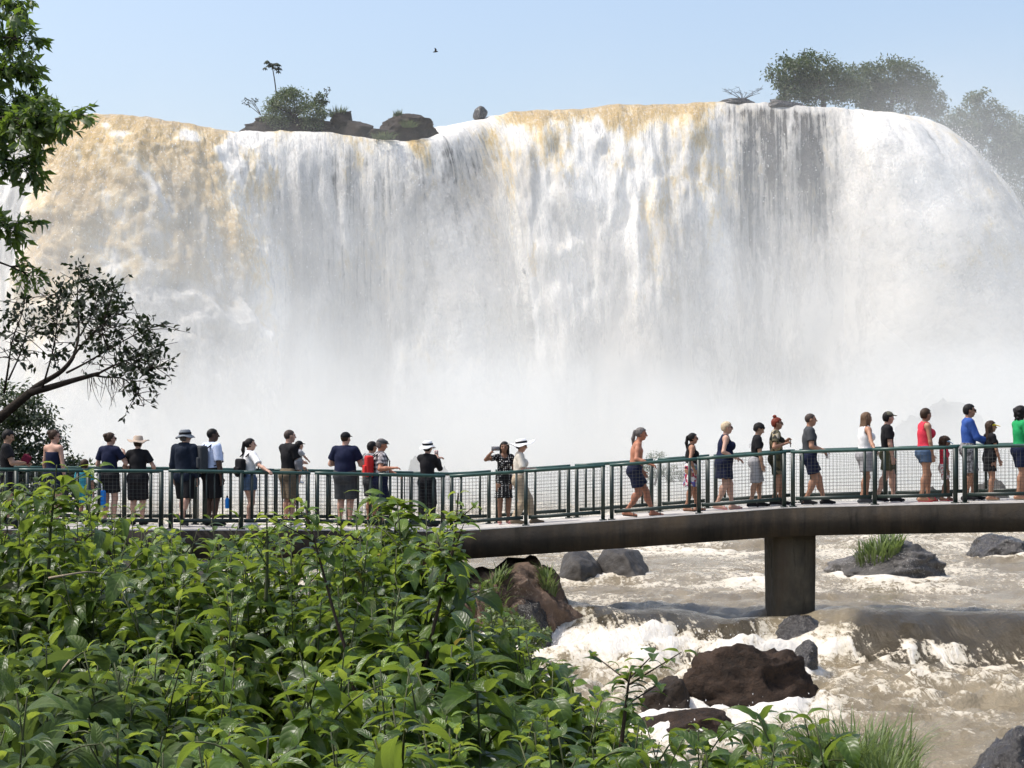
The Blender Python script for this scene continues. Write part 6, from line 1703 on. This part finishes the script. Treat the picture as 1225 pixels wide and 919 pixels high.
    person('person in a wide white hat with dark band, cream shirt and beige trousers walking right', 621, 0.75, 525, R_, fem=True, skn='fair', girth=1.08, hair=('short', 'brown'), shirt=('loose', 'cream', -0.06), bottom=('trousers', 'beige'), shoes=('shoes', 'khaki'), hat=('wide', 'white', -16, 'black'), hatpad=0.03, lean=0.03, feet=((0.28, 0.07, 0), (-0.10, -0.07, 0)), hl=(0.26, 0.06, 1.10), hr=(0.28, -0.10, 1.08), glasses=True, pitch=8)
    person('shirtless person with grey ponytail striding along with a hand on the rail', 759, 0.4, 512, R_, skn='red', girth=1.1, hair=('pony', 'grey'), bottom=('shorts', 'navy'), shoes=('sandals', 'charcoal'), lean=0.10, feet=((0.36, 0.08, 0), (-0.18, -0.08, 0.012)), hr=('px', 777, 555, 0.0), hl=('sw', 0.12), hunch=0.03, pitch=4)
    I = person('person with a dark ponytail, black halter top and a floral wrap, by a rail post', 826, 0.9, 518.6, R_, fem=True, skn='tan', girth=1.05, hair=('pony', 'black'), shirt=('halter', 'black', 0.02), bottom=('skirt', 'floral', 0.33), shoes=('sandals', 'black'), lean=0.04, feet=((0.12, 0.07, 0), (-0.10, -0.07, 0)), glasses=True, hr=(0.06, -0.22, 0.84))
    person('person with short blond hair in a black strap dress walking with an open hand', 866, 0.55, 505, R_, fem=True, skn='fair', girth=1.28, hair=('short', 'blond'), dress=('navy', 0.36, 1.10, 'strap'), shoes=('sandals', 'pink'), lean=0.05, feet=((0.16, 0.07, 0), (-0.16, -0.07, 0.02)), hr=('px', 878, 547, 0.35), hl=(0.30, 0.14, 1.02), glasses=True)
    I = person('boy with floppy black hair looking down in black T-shirt and grey shorts', 903, 0.8, 507, R_, skn='olive', girth=0.96, build=0.95, hair=('floppy', 'black'), shirt=('tee', 'black', -0.12), bottom=('long_shorts', 'lightgrey'), shoes=('trainers', 'black'), pitch=24, lean=0.10, feet=((0.10, 0.07, 0), (-0.10, -0.07, 0)), hr=(0.14, -0.20, 0.74), hl=(0.14, 0.2, 0.74))
    s = I['s']
    for q, (u, f, y, dz) in enumerate(((0.215, -0.066, 0.02, .02), (0.20, -0.067, -0.01, .018), (0.185, -0.067, 0.03, .015), (0.20, -0.060, -0.045, .02))):
        S = Sdf().box(I['tr'](u, f * 1.22, y), (0.006, 0.016, 0.008), 0.004, 0.003); V, Q = S.surf(0.005); o = link('print', mesh_np('print', V, Q, fabric('white')), I['body'])
    I = person('person with red hair in a bun, sunglasses and a patterned top raising both hands', 928, 0.9, 500, R_, fem=True, skn='tan', girth=1.06, hair=('short', 'red'), shirt=('tee', 'dark_floral', -0.05), bottom=('shorts', 'camouflage'), shoes=('trainers', 'black'), glasses=True, feet=((0.10, 0.07, 0), (-0.06, -0.07, 0)), hr=('px', 939, 531, 0.7), hl=('px', 940, 528, 1.05))
    S = Sdf().ell(np.array([-0.030, 0, 0.080]) * I['hk'], np.array([0.024, 0.024, 0.020]) * I['hk'], 0.01); V, Q = S.surf(0.006); link('hair_bun', mesh_np('hair_bun', V @ I['Rh'].T + I['hc'], Q, hair_mat('red')), I['body'])
    phone(I, 1, 'dark phone held up by the visitor with the red bun', 'black')
    I = person('person with cropped hair in a charcoal T-shirt striding with both hands full', 968, 0.6, 495, R_, skn='tan', build=1.02, girth=1.1, hair=('buzz', 'buzz'), shirt=('tee', 'charcoal', -0.09), bottom=('shorts', 'navy'), shoes=('trainers', 'black'), feet=((0.30, 0.08, 0), (-0.10, -0.08, 0)), hr=('px', 983, 540, 0.45), hl=('px', 984, 538, 0.85))
    phone(I, 1, 'white bottle held by the visitor in the charcoal T-shirt', 'white', (0.05, 0.05, 0.14), cat='bottle', name='bottle', out=0.03)
    person('person with long brown hair, white tank top and pale shorts, hand on rail', 1034, 0.6, 494, 14, fem=True, skn='tan', girth=1.08, hair=('long', 'lightbrown'), shirt=('tank', 'white', -0.02), bottom=('shorts', 'lightgrey'), shoes=('trainers', 'charcoal'), yaw=12, feet=((0.06, 0.07, 0), (-0.10, -0.07, 0)), hr=('px', 1047, 540, 0.0), lean=0.03)
    person('person in an olive cap, black T-shirt and dark green shorts walking', 1061, 0.9, 493, R_, skn='fair', hair=('short', 'black'), shirt=('tee', 'black', -0.09), bottom=('shorts', 'olive'), shoes=('trainers', 'black'), hat=('cap', 'olivecap'), yaw=18, feet=((0.14, 0.08, 0), (-0.22, -0.08, 0.02)), hr=(0.08, -0.20, 0.80))
    person('person in a red tank top and denim shorts beside a small child', 1106, 0.75, 489, 12, fem=True, skn='tan', girth=1.12, hair=('short', 'brown'), shirt=('tank', 'red', -0.02), bottom=('short', 'denim'), shoes=('sandals', 'red'), yaw=16, feet=((0.10, 0.07, 0), (-0.12, -0.07, 0)), hr=(0.10, -0.20, 0.78))
    I = person('small child in a light blue cap and red clothes behind a rail post', 1129, 0.85, 523, R_, skn='brown', hs=1.25, build=0.92, hair=('curly', 'brown'), shirt=('tee', 'red'), bottom=('shorts', 'white_red_print'), shoes=('sandals', 'red'), hat=('visor', 'paleblue', 8), feet=((0.10, 0.06, 0), (-0.06, -0.06, 0)), pitch=10)
    person('person in a blue long sleeved rash shirt, sunglasses and grey printed shorts', 1158, 0.85, 484, R_, skn='tan', girth=1.06, hair=('short', 'black'), shirt=('long', 'blue', -0.05), bottom=('long_shorts', 'grey_print'), shoes=('trainers', 'black'), glasses=True, feet=((0.12, 0.08, 0), (-0.08, -0.08, 0)), hr=('px', 1183, 528, 0.7), hl=('px', 1180, 530, 1.1))
    person('girl with long brown hair, yellow visor and black dress', 1184, 0.75, 504, 14, fem=True, skn='tan', build=0.94, girth=0.98, hs=1.06, hair=('long', 'brown'), dress=('black', 0.38, 1.12, 'sleeved'), shoes=('sandals', 'beige'), hat=('visor', 'yellow', 4), yaw=-18, feet=((0.06, 0.06, 0), (-0.05, -0.06, 0)), hr=(0.14, -0.16, 0.72))
    person('person in a green T-shirt and dark shorts with curly hair at the right frame edge', 1220, 0.8, 487, 14, fem=True, skn='tan', girth=1.06, hair=('curly', 'black'), shirt=('tee', 'green', -0.04), bottom=('shorts', 'navy'), shoes=('sandals', 'beige'), glasses=True, pitch=-8, feet=((0.08, 0.07, 0), (-0.10, -0.07, 0)), hr=(0.28, -0.10, 1.20), hl=(0.3, 0.1, 1.2))
cast()
# ------------------------------------------------------------------ near bank and its shrubs
def bank_z(x, y):
    x = np.asarray(x, float); y = np.asarray(y, float)
    side = -0.16 * (x + 1.0) - 0.05 * np.clip(x - 0.5, 0, 9) ** 2
    z = 1.75 + np.clip(side, -2.6, 1.2) - 0.055 * np.clip(y - 6, 0, 9)
    z = z - 1.9 * sstep(11, 19, y + 0.9 * x) + 0.06 * fbm(x * 0.9, y * 0.9, seed=401)
    left = sstep(-2.6, -9.0, x + 0.05 * (y - 20)) * sstep(14, 24, y) * (1 - sstep(46, 58, y))
    z = z + left * (1.5 + 0.3 * pn(x * 0.3, y * 0.3, seed=402))
    z = np.where(y > 19, np.maximum(z - 0.03 * (y - 19), -1.6 + 0 * z), z)
    return z
def build_bank():
    xs = np.concatenate([np.linspace(-45, -12, 34)[:-1], np.linspace(-12, 8, 120)]); ys = np.concatenate([np.linspace(-4, 20, 110)[:-1], np.linspace(20, 62, 70)])
    X, Y = np.meshgrid(xs, ys)
    Z = bank_z(X, Y); nx, ny = len(xs), len(ys)
    i = np.arange(ny - 1)[:, None] * nx; j = np.arange(nx - 1)[None, :]
    Q = np.stack([i + j, i + j + 1, i + nx + j + 1, i + nx + j], -1).reshape(-1, 4)
    m = basic('bank_soil', (0.035, 0.028, 0.018), 0.95, 0.5, 1.3, 0.6, 9)
    tag(link('ground', mesh_np('ground', np.stack([X, Y, Z], -1).reshape(-1, 3), Q, m)), 'dark soil of the overgrown river bank', 'ground', kind='structure')
build_bank()

M_LEAF = leaf_mat('shrub_leaves', (0.014, 0.038, 0.007), (0.082, 0.142, 0.016), (0.36, 0.50, 0.030), 0.36, 0.40, 0.40, 0.5)
M_LEAF2 = leaf_mat('young_leaves', (0.075, 0.140, 0.013), (0.165, 0.255, 0.026), (0.55, 0.66, 0.06), 0.36, 0.42, 0.40, 0.45)
M_LEAF3 = leaf_mat('dull_old_leaves', (0.022, 0.046, 0.010), (0.070, 0.110, 0.022), (0.20, 0.30, 0.03), 0.5, 0.32, 0.40, 0.25)
M_STEM = basic('green_stem', (0.055, 0.065, 0.022), 0.7, 0.3, 20, 0.1)
M_BROWNSTEM = basic('brown_stem', (0.050, 0.032, 0.022), 0.8, 0.3, 20, 0.1)
M_DRY = basic('dry_stem', (0.30, 0.24, 0.16), 0.8, 0.2, 20, 0.1)

def leaf_mesh(name, L, Wd, droop, fold, mat, kind='lance', nseg=7, wave=0.0, twist=0.0):
    """blade with a folded midrib, curving down along its length; uv carries (along, across) for the veins"""
    t = np.linspace(0, 1, nseg)
    if kind == 'lance': wd = np.sin(np.pi * np.clip(t, 0, 1) ** 0.72) ** 0.85 * (1 - 0.25 * t)
    elif kind == 'ovate': wd = np.sin(np.pi * t ** 0.60) ** 0.75 * (1 - 0.12 * t)
    else: wd = np.concatenate([[0.55], np.sin(np.pi * (0.22 + 0.78 * t[1:]) ** 0.95) ** 0.7])       # heart shaped
    wd = np.maximum(wd, 0.02); wd[-1] = 0.02
    ang = droop * t ** 1.25
    dx = np.cos(ang); dz = -np.sin(ang)
    X = np.concatenate([[0], np.cumsum((dx[1:] + dx[:-1]) / 2)]) / (nseg - 1) * L
    Z = np.concatenate([[0], np.cumsum((dz[1:] + dz[:-1]) / 2)]) / (nseg - 1) * L
    back = np.zeros(nseg)
    if kind == 'heart': back[0] = -0.14 * L
    rows = []; uvs = []
    for k, c in enumerate((-1, -0.5, 0, 0.5, 1)):
        h = abs(c) * wd * Wd / 2 * math.sin(fold) - (abs(c) ** 2) * wd * Wd * 0.10
        w_ = c * wd * Wd / 2 * math.cos(fold)
        wv = wave * L * abs(c) * np.sin(t * 17 + c * 2)
        rows.append(np.stack([X + back * abs(c) - Z * 0 + h * np.sin(ang), w_ + twist * t * h, Z + h * np.cos(ang) + wv], 1)); uvs.append(np.stack([t, np.full(nseg, c)], 1))
    V = np.concatenate(rows); UVv = np.concatenate(uvs)
    q = []
    for r_ in range(4):
        i = np.arange(nseg - 1); q.append(np.stack([r_ * nseg + i, r_ * nseg + i + 1, (r_ + 1) * nseg + i + 1, (r_ + 1) * nseg + i], 1))
    Q = np.concatenate(q)
    me = mesh_np(name, V, Q, mat, True)
    uv = me.uv_layers.new(name='UVMap'); uv.data.foreach_set('uv', UVv[Q.ravel()].astype(np.float32).ravel())
    return me, V, Q, UVv
LEAVES = {}
def leaf_set(key, mat, kind, base, n=6):
    r = np.random.default_rng(len(LEAVES) + 5)
    out = []
    for k in range(n):
        L, Wd = base
        out.append(leaf_mesh('leaf', L * r.uniform(0.75, 1.2), Wd * r.uniform(0.8, 1.2), r.uniform(0.8, 2.0), r.uniform(0.25, 0.65), mat, kind, wave=r.uniform(0, 0.02), twist=r.uniform(-.3, .3)))
    LEAVES[key] = out
leaf_set('lance', M_LEAF, 'lance', (0.158, 0.080))
M_YEL = leaf_mat('yellowing_leaves', (0.20, 0.15, 0.02), (0.34, 0.26, 0.04), (0.5, 0.4, 0.05), 0.5, 0.3, 0.4, 0.3)
leaf_set('yellow', M_YEL, 'ovate', (0.07, 0.038))
leaf_set('lance_young', M_LEAF2, 'lance', (0.112, 0.046))
leaf_set('ovate', M_LEAF, 'ovate', (0.098, 0.062))
leaf_set('ovate_young', M_LEAF2, 'ovate', (0.060, 0.036))
leaf_set('broad', M_LEAF3, 'ovate', (0.150, 0.085))
leaf_set('heart', M_LEAF3, 'heart', (0.155, 0.130))

OUT = [(-60, 558), (0, 562), (60, 566), (100, 582), (160, 606), (200, 616), (260, 622), (330, 618), (380, 622), (430, 608), (470, 600), (520, 600), (555, 622), (575, 680), (600, 712), (640, 735), (665, 775), (700, 800), (740, 812), (775, 850), (830, 862), (880, 866), (930, 850), (965, 845), (990, 880), (1040, 905), (1100, 940)]
def outline(px): return float(np.interp(px, [a for a, b in OUT], [b for a, b in OUT]))
NLEAF = [0]
def frame_of(D, up):
    D = D / np.linalg.norm(D); S = np.cross(up, D); n = np.linalg.norm(S)
    if n < 1e-4: S = np.array([0, 1.0, 0])
    else: S = S / n
    Un = np.cross(D, S)
    return np.stack([D, S, Un], 1)
def shrub(label, px, d, spread, row, nst, kinds, seed, lean=0.3, depth=0.5, jit=60, leaf_gap=0.058, name='shrub', start=0.25, fill=260, scale=1.0, cat='shrub', group='shrubs on the near bank', stem_mat=None, limit=285, maxh=1.6):
    r = np.random.default_rng(seed); scale = scale * 1.1
    bx = W(px, HZ, d).x; base = np.array([bx, d, float(bank_z(bx, d)) - 0.05])
    root = empty(name, base); tag(root, label, cat, group)
    stuff_V = []; stuff_F = []; stuff_UV = []; nn = 0; stuff_mats = []
    count = 0
    specs = []
    for k in range(nst):
        pxt = px + (r.uniform(-1, 1)) * spread; dt = d + r.uniform(-depth, depth)
        tip = np.array(W(pxt, outline(pxt) + row + abs(r.normal(0, 0.55)) * jit, dt)[:])
        gx = tip[0] * 0.75 + bx * 0.25 + r.normal(0, 0.06); gy = dt + r.normal(0, 0.10)
        g = np.array([gx, gy, float(bank_z(gx, gy)) - 0.03])
        if tip[2] - g[2] > maxh: g[2] = tip[2] - maxh
        if tip[2] - g[2] < 0.25: g[2] = tip[2] - 0.25
        ln = np.array([r.normal(0, lean), r.normal(0, lean), 0]) * 0.4
        mid = (g + tip) / 2 + ln; t = np.linspace(0, 1, 14)[:, None]
        P = (1 - t) ** 2 * g + 2 * t * (1 - t) * mid + t * t * tip
        mb = MB(); mb.tube(P - base, np.linspace(0.0065, 0.0025, 14) * scale, 6)
        specs.append(P)
        # short side shoots
        shoots = [P]
        for q in range(r.integers(1, 4)):
            s = P[r.integers(5, 12)]; a = r.uniform(0, 2 * np.pi); l_ = r.uniform(0.12, 0.30)
            e = s + np.array([math.cos(a) * l_, math.sin(a) * l_, l_ * r.uniform(0.3, 1.0)])
            if e[2] > tip[2]: e[2] = tip[2] - r.uniform(0, .05)
            tt = np.linspace(0, 1, 8)[:, None]; S_ = s + (e - s) * tt + np.array([0, 0, 0.05]) * np.sin(tt * np.pi)
            mb.tube(S_ - base, np.linspace(0.004, 0.002, 8) * scale, 5); shoots.append(S_)
        mb.build('stem', stem_mat or M_STEM, root, True)
        for si, S_ in enumerate(shoots):
            L = np.linalg.norm(np.diff(S_, axis=0), axis=1).sum()
            nn_ = max(3, int(L * (1 - (start if si == 0 else 0.1)) / (leaf_gap * scale)))
            ph = r.uniform(0, 6.28)
            for q in range(nn_ + 1):
                f = (start if si == 0 else 0.15) + (1 - (start if si == 0 else 0.15)) * q / nn_
                ii = f * (len(S_) - 1); i0 = min(int(ii), len(S_) - 2); p = S_[i0] + (S_[i0 + 1] - S_[i0]) * (ii - i0)
                ax = S_[i0 + 1] - S_[i0]; ax /= np.linalg.norm(ax)
                top = f > 0.86
                for opp in (0, 1):
                    if r.random() < 0.12: continue
                    a = ph + q * 1.57 + opp * np.pi + r.normal(0, 0.35)
                    out = np.array([math.cos(a), math.sin(a), 0.0])
                    D = out * (0.9 if not top else 0.6) + np.array([0, 0, r.uniform(-0.55, 0.15) if f < 0.8 else (0.0 if not top else 0.5)]) + ax * 0.15 + r.normal(0, 0.22, 3)
                    kind = kinds[0] if not (top and len(kinds) > 1) else kinds[1]
                    if len(kinds) > 2 and r.random() < 0.3: kind = kinds[2]
                    if r.random() < 0.006: kind = 'yellow'
                    me, V, Q, UVv = LEAVES[kind][r.integers(0, 6)]
                    M3 = frame_of(D, np.array([0, 0, 1.0]) + r.normal(0, 0.25, 3)) * (scale * r.uniform(0.75, 1.2) * (0.65 if f > 0.94 else 1.0))
                    pt = p + out * 0.012
                    if count < limit:
                        M4 = Matrix.Identity(4)
                        for a_ in range(3):
                            for b_ in range(3): M4[a_][b_] = M3[a_, b_]
                            M4[a_][3] = pt[a_] - base[a_]
                        o = bpy.data.objects.new('leaf', me); COL.objects.link(o); o.parent = root; o.matrix_local = M4
                        count += 1
                    else:
                        stuff_V.append(V @ M3.T + pt - base); stuff_F.append(Q + nn); stuff_UV.append(UVv[Q.ravel()]); nn += len(V)
    # leaves deeper inside the shrub, too mixed up to pick apart
    for k in range(fill):
        P = specs[r.integers(0, len(specs))]; p = P[r.integers(1, 10)] + r.normal(0, 0.10, 3) * np.array([1, 1, 0.6])
        D = rand_dir(1, r)[0]; D[2] -= 0.2
        me, V, Q, UVv = LEAVES[kinds[0]][r.integers(0, 6)]
        M3 = frame_of(D, np.array([0, 0, 1.0]) + r.normal(0, 0.3, 3)) * scale * r.uniform(0.8, 1.3)
        stuff_V.append(V @ M3.T + p - base); stuff_F.append(Q + nn); stuff_UV.append(UVv[Q.ravel()]); nn += len(V)
    if stuff_V:
        me = mesh_np('foliage', np.concatenate(stuff_V), np.concatenate(stuff_F), LEAVES[kinds[0]][0][0].materials[0], True)
        uv = me.uv_layers.new(name='UVMap'); uv.data.foreach_set('uv', np.concatenate(stuff_UV).astype(np.float32).ravel())
        o = link('foliage', me, root); o['kind'] = 'stuff'
    NLEAF[0] += count
    return root
L1 = ['lance', 'lance_young', 'ovate']; L2 = ['ovate', 'ovate_young', 'lance']; L3 = ['lance', 'lance_young']; L4 = ['broad', 'lance_young', 'lance']
# back row, against the footbridge
shrub('leafy shrub under the left end of the railing, beneath the child in turquoise', 40, 11.5, 75, 0, 15, L1, 501, fill=420)
shrub('shrub with bright young tips below the visitor in the straw hat', 165, 11.2, 75, 0, 14, ['lance', 'lance_young', 'lance_young'], 502, fill=420)
shrub('shrub below the two visitors with the bucket hat and pale blue shirt', 275, 10.8, 70, -5, 13, L2, 503, fill=420)
shrub('shrub under the broad visitor in the navy T-shirt', 385, 10.6, 65, -5, 13, L1, 504, fill=420)
shrub('drooping large leaved shrub rising in front of the beam near the bend of the railing', 492, 10.2, 55, 0, 14, L1, 505, fill=380, scale=1.12)
shrub('bushy growth close under the rail at the left frame edge', -5, 10.6, 60, 22, 14, L1, 551, fill=420, jit=40)
shrub('bushy growth under the railing below the visitor in the straw hat, by the taller shrub', 125, 10.4, 65, 22, 14, L3, 552, fill=420, jit=40)
shrub('bushy growth hiding the beam below the visitor with the ponytail', 235, 10.0, 65, 22, 14, L1, 553, fill=420, jit=40)
shrub('bushy growth hiding the beam below the bald visitor', 350, 9.8, 60, 22, 14, L2, 554, fill=420, jit=40)
shrub('bushy growth hiding the beam below the flat cap visitor', 440, 9.7, 50, 30, 13, L1, 555, fill=420, jit=40)
# middle rows
shrub('dense dark shrub at the left frame edge, second tier', 30, 9.6, 95, 80, 14, ['lance', 'lance', 'broad'], 506, fill=480)
shrub('sunlit shrub in the middle of the left bank', 185, 9.3, 85, 60, 14, L1, 507, fill=480)
shrub('shrub with opposite pale leaves below the middle of the railing', 330, 9.0, 80, 60, 14, L2, 508, fill=480)
shrub('tall shrub with hanging leaves below the bend of the railing', 460, 8.8, 75, 85, 14, L1, 509, fill=480)
shrub('shrub reaching towards the broad brown rock', 585, 9.0, 65, 20, 14, L3, 510, fill=420)
shrub('shrub with long arching leaves beside the white water', 665, 8.6, 60, 22, 13, L3, 511, fill=420, scale=1.1)
# front rows
shrub('dark shrub in the bottom left corner with old dull leaves', 45, 7.6, 95, 185, 13, L4, 512, fill=480)
shrub('big heart leaved climber low in the left of the bank', 115, 7.0, 60, 190, 9, ['heart', 'lance_young', 'broad'], 513, fill=240, leaf_gap=0.10)
shrub('shrub with glossy curling leaves in the lower left of the bank', 215, 7.4, 75, 160, 13, L1, 514, fill=480)
shrub('shrub with bright tips in the lower middle of the bank', 350, 7.2, 75, 160, 13, L1, 515, fill=480)
shrub('large leaved shrub in front, below the tall hanging one', 480, 7.0, 75, 195, 13, L3, 516, fill=480, scale=1.08)
shrub('shrub in front of the foaming water with dark drooping leaves', 600, 7.2, 70, 105, 13, ['lance', 'lance', 'broad'], 517, fill=480, scale=1.08)
shrub('drooping shrub at the water edge left of the big rock', 715, 7.4, 55, 25, 12, L3, 518, fill=380, scale=1.05)
shrub('shrub along the bottom edge at the far left', 120, 5.9, 130, 265, 12, L4, 519, fill=420)
shrub('shrub along the bottom edge in the middle', 330, 5.8, 120, 250, 12, L1, 520, fill=420)
shrub('shrub along the bottom edge below the curling leaves', 540, 5.8, 100, 235, 12, L3, 521, fill=420)
shrub('shrub along the bottom edge near the water', 700, 6.1, 80, 85, 12, L1, 522, fill=420)
shrub('low shrub in front of the flat brown rock', 815, 7.2, 55, 8, 11, L1, 523, fill=320, scale=0.85)
shrub('low dark shrub below the big dark rock', 935, 6.9, 45, 2, 11, ['lance', 'lance', 'ovate'], 524, fill=320, scale=0.9)
shrub('low leafy shrub at the bottom edge beneath the big rock', 875, 6.2, 75, 32, 10, L2, 525, fill=320, scale=0.85)
# slender single plants that stand above the rest
def sapling(label, pts, kinds, seed, leaf_gap=0.06, scale=1.0, r0=0.010, start=0.45, mat=None, n_shoot=5):
    r = np.random.default_rng(seed)
    P = curve([W(*p) for p in pts], 26); base = P[0].copy()
    root = empty('sapling', base); tag(root, label, 'sapling', 'saplings on the near bank')
    mb = MB(); mb.tube(P - base, np.linspace(r0, 0.003, 26), 7); sh_ = [P[int(26 * start):]]
    for q in range(n_shoot):
        s = P[r.integers(int(26 * start), 25)]; a = r.uniform(0, 6.28); l_ = r.uniform(0.10, 0.26)
        e = s + np.array([math.cos(a) * l_, math.sin(a) * l_, l_ * r.uniform(0.2, 0.8)]); tt = np.linspace(0, 1, 8)[:, None]
        S_ = s + (e - s) * tt; mb.tube(S_ - base, np.linspace(0.004, 0.002, 8), 5); sh_.append(S_)
    mb.build('stem', mat or M_BROWNSTEM, root, True)
    for S_ in sh_:
        L = np.linalg.norm(np.diff(S_, axis=0), axis=1).sum(); n = max(3, int(L / leaf_gap))
        for q in range(n + 1):
            ii = q / n * (len(S_) - 1); i0 = min(int(ii), len(S_) - 2); p = S_[i0] + (S_[i0 + 1] - S_[i0]) * (ii - i0)
            for opp in (0, 1):
                a = q * 1.57 + opp * np.pi + r.normal(0, 0.4); out = np.array([math.cos(a), math.sin(a), 0])
                D = out * 0.9 + np.array([0, 0, 0.3]) + r.normal(0, 0.15, 3)
                me, V, Q, UVv = LEAVES[kinds[min(len(kinds) - 1, int(q > n * 0.6))]][r.integers(0, 6)]
                M3 = frame_of(D, np.array([0, 0, 1.0]) + r.normal(0, 0.25, 3)) * scale * r.uniform(0.75, 1.2)
                M4 = Matrix.Identity(4); pt = p + out * 0.01 - base
                for a_ in range(3):
                    for b_ in range(3): M4[a_][b_] = M3[a_, b_]
                    M4[a_][3] = pt[a_]
                o = bpy.data.objects.new('leaf', me); COL.objects.link(o); o.parent = root; o.matrix_local = M4
sapling('slender dark sapling slanting up in front of the railing below the bald visitor', [(428, 850, 8.4), (418, 790, 8.4), (400, 735, 8.4), (384, 675, 8.4), (366, 610, 8.4)], ['ovate', 'ovate_young'], 531, start=0.55)
sapling('dark stemmed sapling in front of the beam right of the bend of the railing', [(508, 800, 8.6), (520, 745, 8.6), (534, 690, 8.6), (545, 640, 8.6), (548, 590, 8.6)], ['ovate', 'ovate_young'], 532, start=0.35, leaf_gap=0.05, n_shoot=7)
sapling('leafy young sapling rising over the rail below the woman in the bare backed top', [(58, 690, 9.5), (60, 640, 9.5), (64, 600, 9.5), (68, 556, 9.5)], ['lance', 'lance_young'], 533, start=0.15, mat=M_STEM, n_shoot=6)
sapling('thin upright sapling with small leaves below the ponytailed visitor', [(318, 720, 9.0), (320, 670, 9.0), (319, 614, 9.0)], ['ovate_young', 'ovate_young'], 534, start=0.3, mat=M_STEM)
sapling('yellow green young shoots left of the railing bend below the visitor in white bucket hat', [(470, 690, 10.5), (472, 640, 10.5), (476, 600, 10.5)], ['lance', 'lance_young'], 535, start=0.1, mat=M_STEM, n_shoot=7, scale=1.1)
sapling('small sapling with drooping leaves silhouetted against the foam', [(742, 900, 7.2), (748, 850, 7.2), (752, 815, 7.2), (756, 800, 7.2)], ['ovate', 'ovate'], 536, start=0.3, scale=0.8)
def dry_stem(label, pts):
    P = curve([W(*p) for p in pts], 16); mb = MB(); mb.tube(P - P[0], np.linspace(0.006, 0.003, 16), 6)
    tag(mb.build('dry_stem', M_DRY, None, True, loc=Vector(P[0])), label, 'stem')
dry_stem('pale dry stem lying across the leaves in the left of the bank', [(58, 692, 8.2), (80, 688, 8.2), (104, 684, 8.3), (122, 686, 8.4)])
dry_stem('pale bent dry stem hooking down in the lower left of the bank', [(84, 790, 7.0), (72, 805, 7.0), (68, 830, 7.0), (74, 850, 7.0), (84, 866, 7.0)])
# grass at the right foot of the bank and on the rocks
c = W(1015, 905, 7.4); grass_tuft('grass_tuft', 'big tuft of long arching grass at the bottom edge beside the water', c + Vector((0, 0, -0.05)), 620, 0.26, 0.26, M_GRASS, 541, droop=1.0, wid=0.0035)
c = W(1060, 918, 7.0); grass_tuft('grass_tuft', 'smaller tuft of arching grass right of the big tuft', c + Vector((0, 0, -0.05)), 200, 0.16, 0.12, M_GRASS, 542, droop=1.0, wid=0.003)
c = W(590, 705, 36.5); c.z = top_of(bpy.data.objects['boulder'], c.x, 37.0, 0.4) - 0.25; grass_tuft('grass_tuft', 'bright grass growing at the left of the broad brown rock', c, 160, 0.42, 0.30, M_GRASS, 543, droop=1.1, wid=0.015, on=bpy.data.objects['boulder'])
c = W(655, 694, 36.9); c.z = top_of(bpy.data.objects['boulder'], c.x, c.y, 0.25) - 0.03; grass_tuft('grass_tuft', 'little grass tuft on the right shoulder of the broad brown rock', c, 110, 0.42, 0.16, M_GRASS, 544, droop=0.8, wid=0.014, on=bpy.data.objects['boulder'])
far_tree('bush', 'low leafy bush at the foot of the broad brown rock', W(612, 775, 33.5), [(0, 0, 0.35, .45, .35, .35), (-0.5, 0, 0.25, .4, .3, .3), (0.35, 0, 0.15, .3, .3, .25)], 1500, 0.10, 549, M_GRASS, 'bush', trunk_r=0.02)
c = W(1052, 651, 45.7); c.z = top_of(bpy.data.objects['boulder.004'], c.x, c.y, 0.4); grass_tuft('grass_tuft', 'grass tuft on top of the lichen spotted rock', c + Vector((0, 0, -0.1)), 260, 0.55, 0.55, M_GRASS, 546, droop=0.8, wid=0.018, on=bpy.data.objects['boulder.004'])
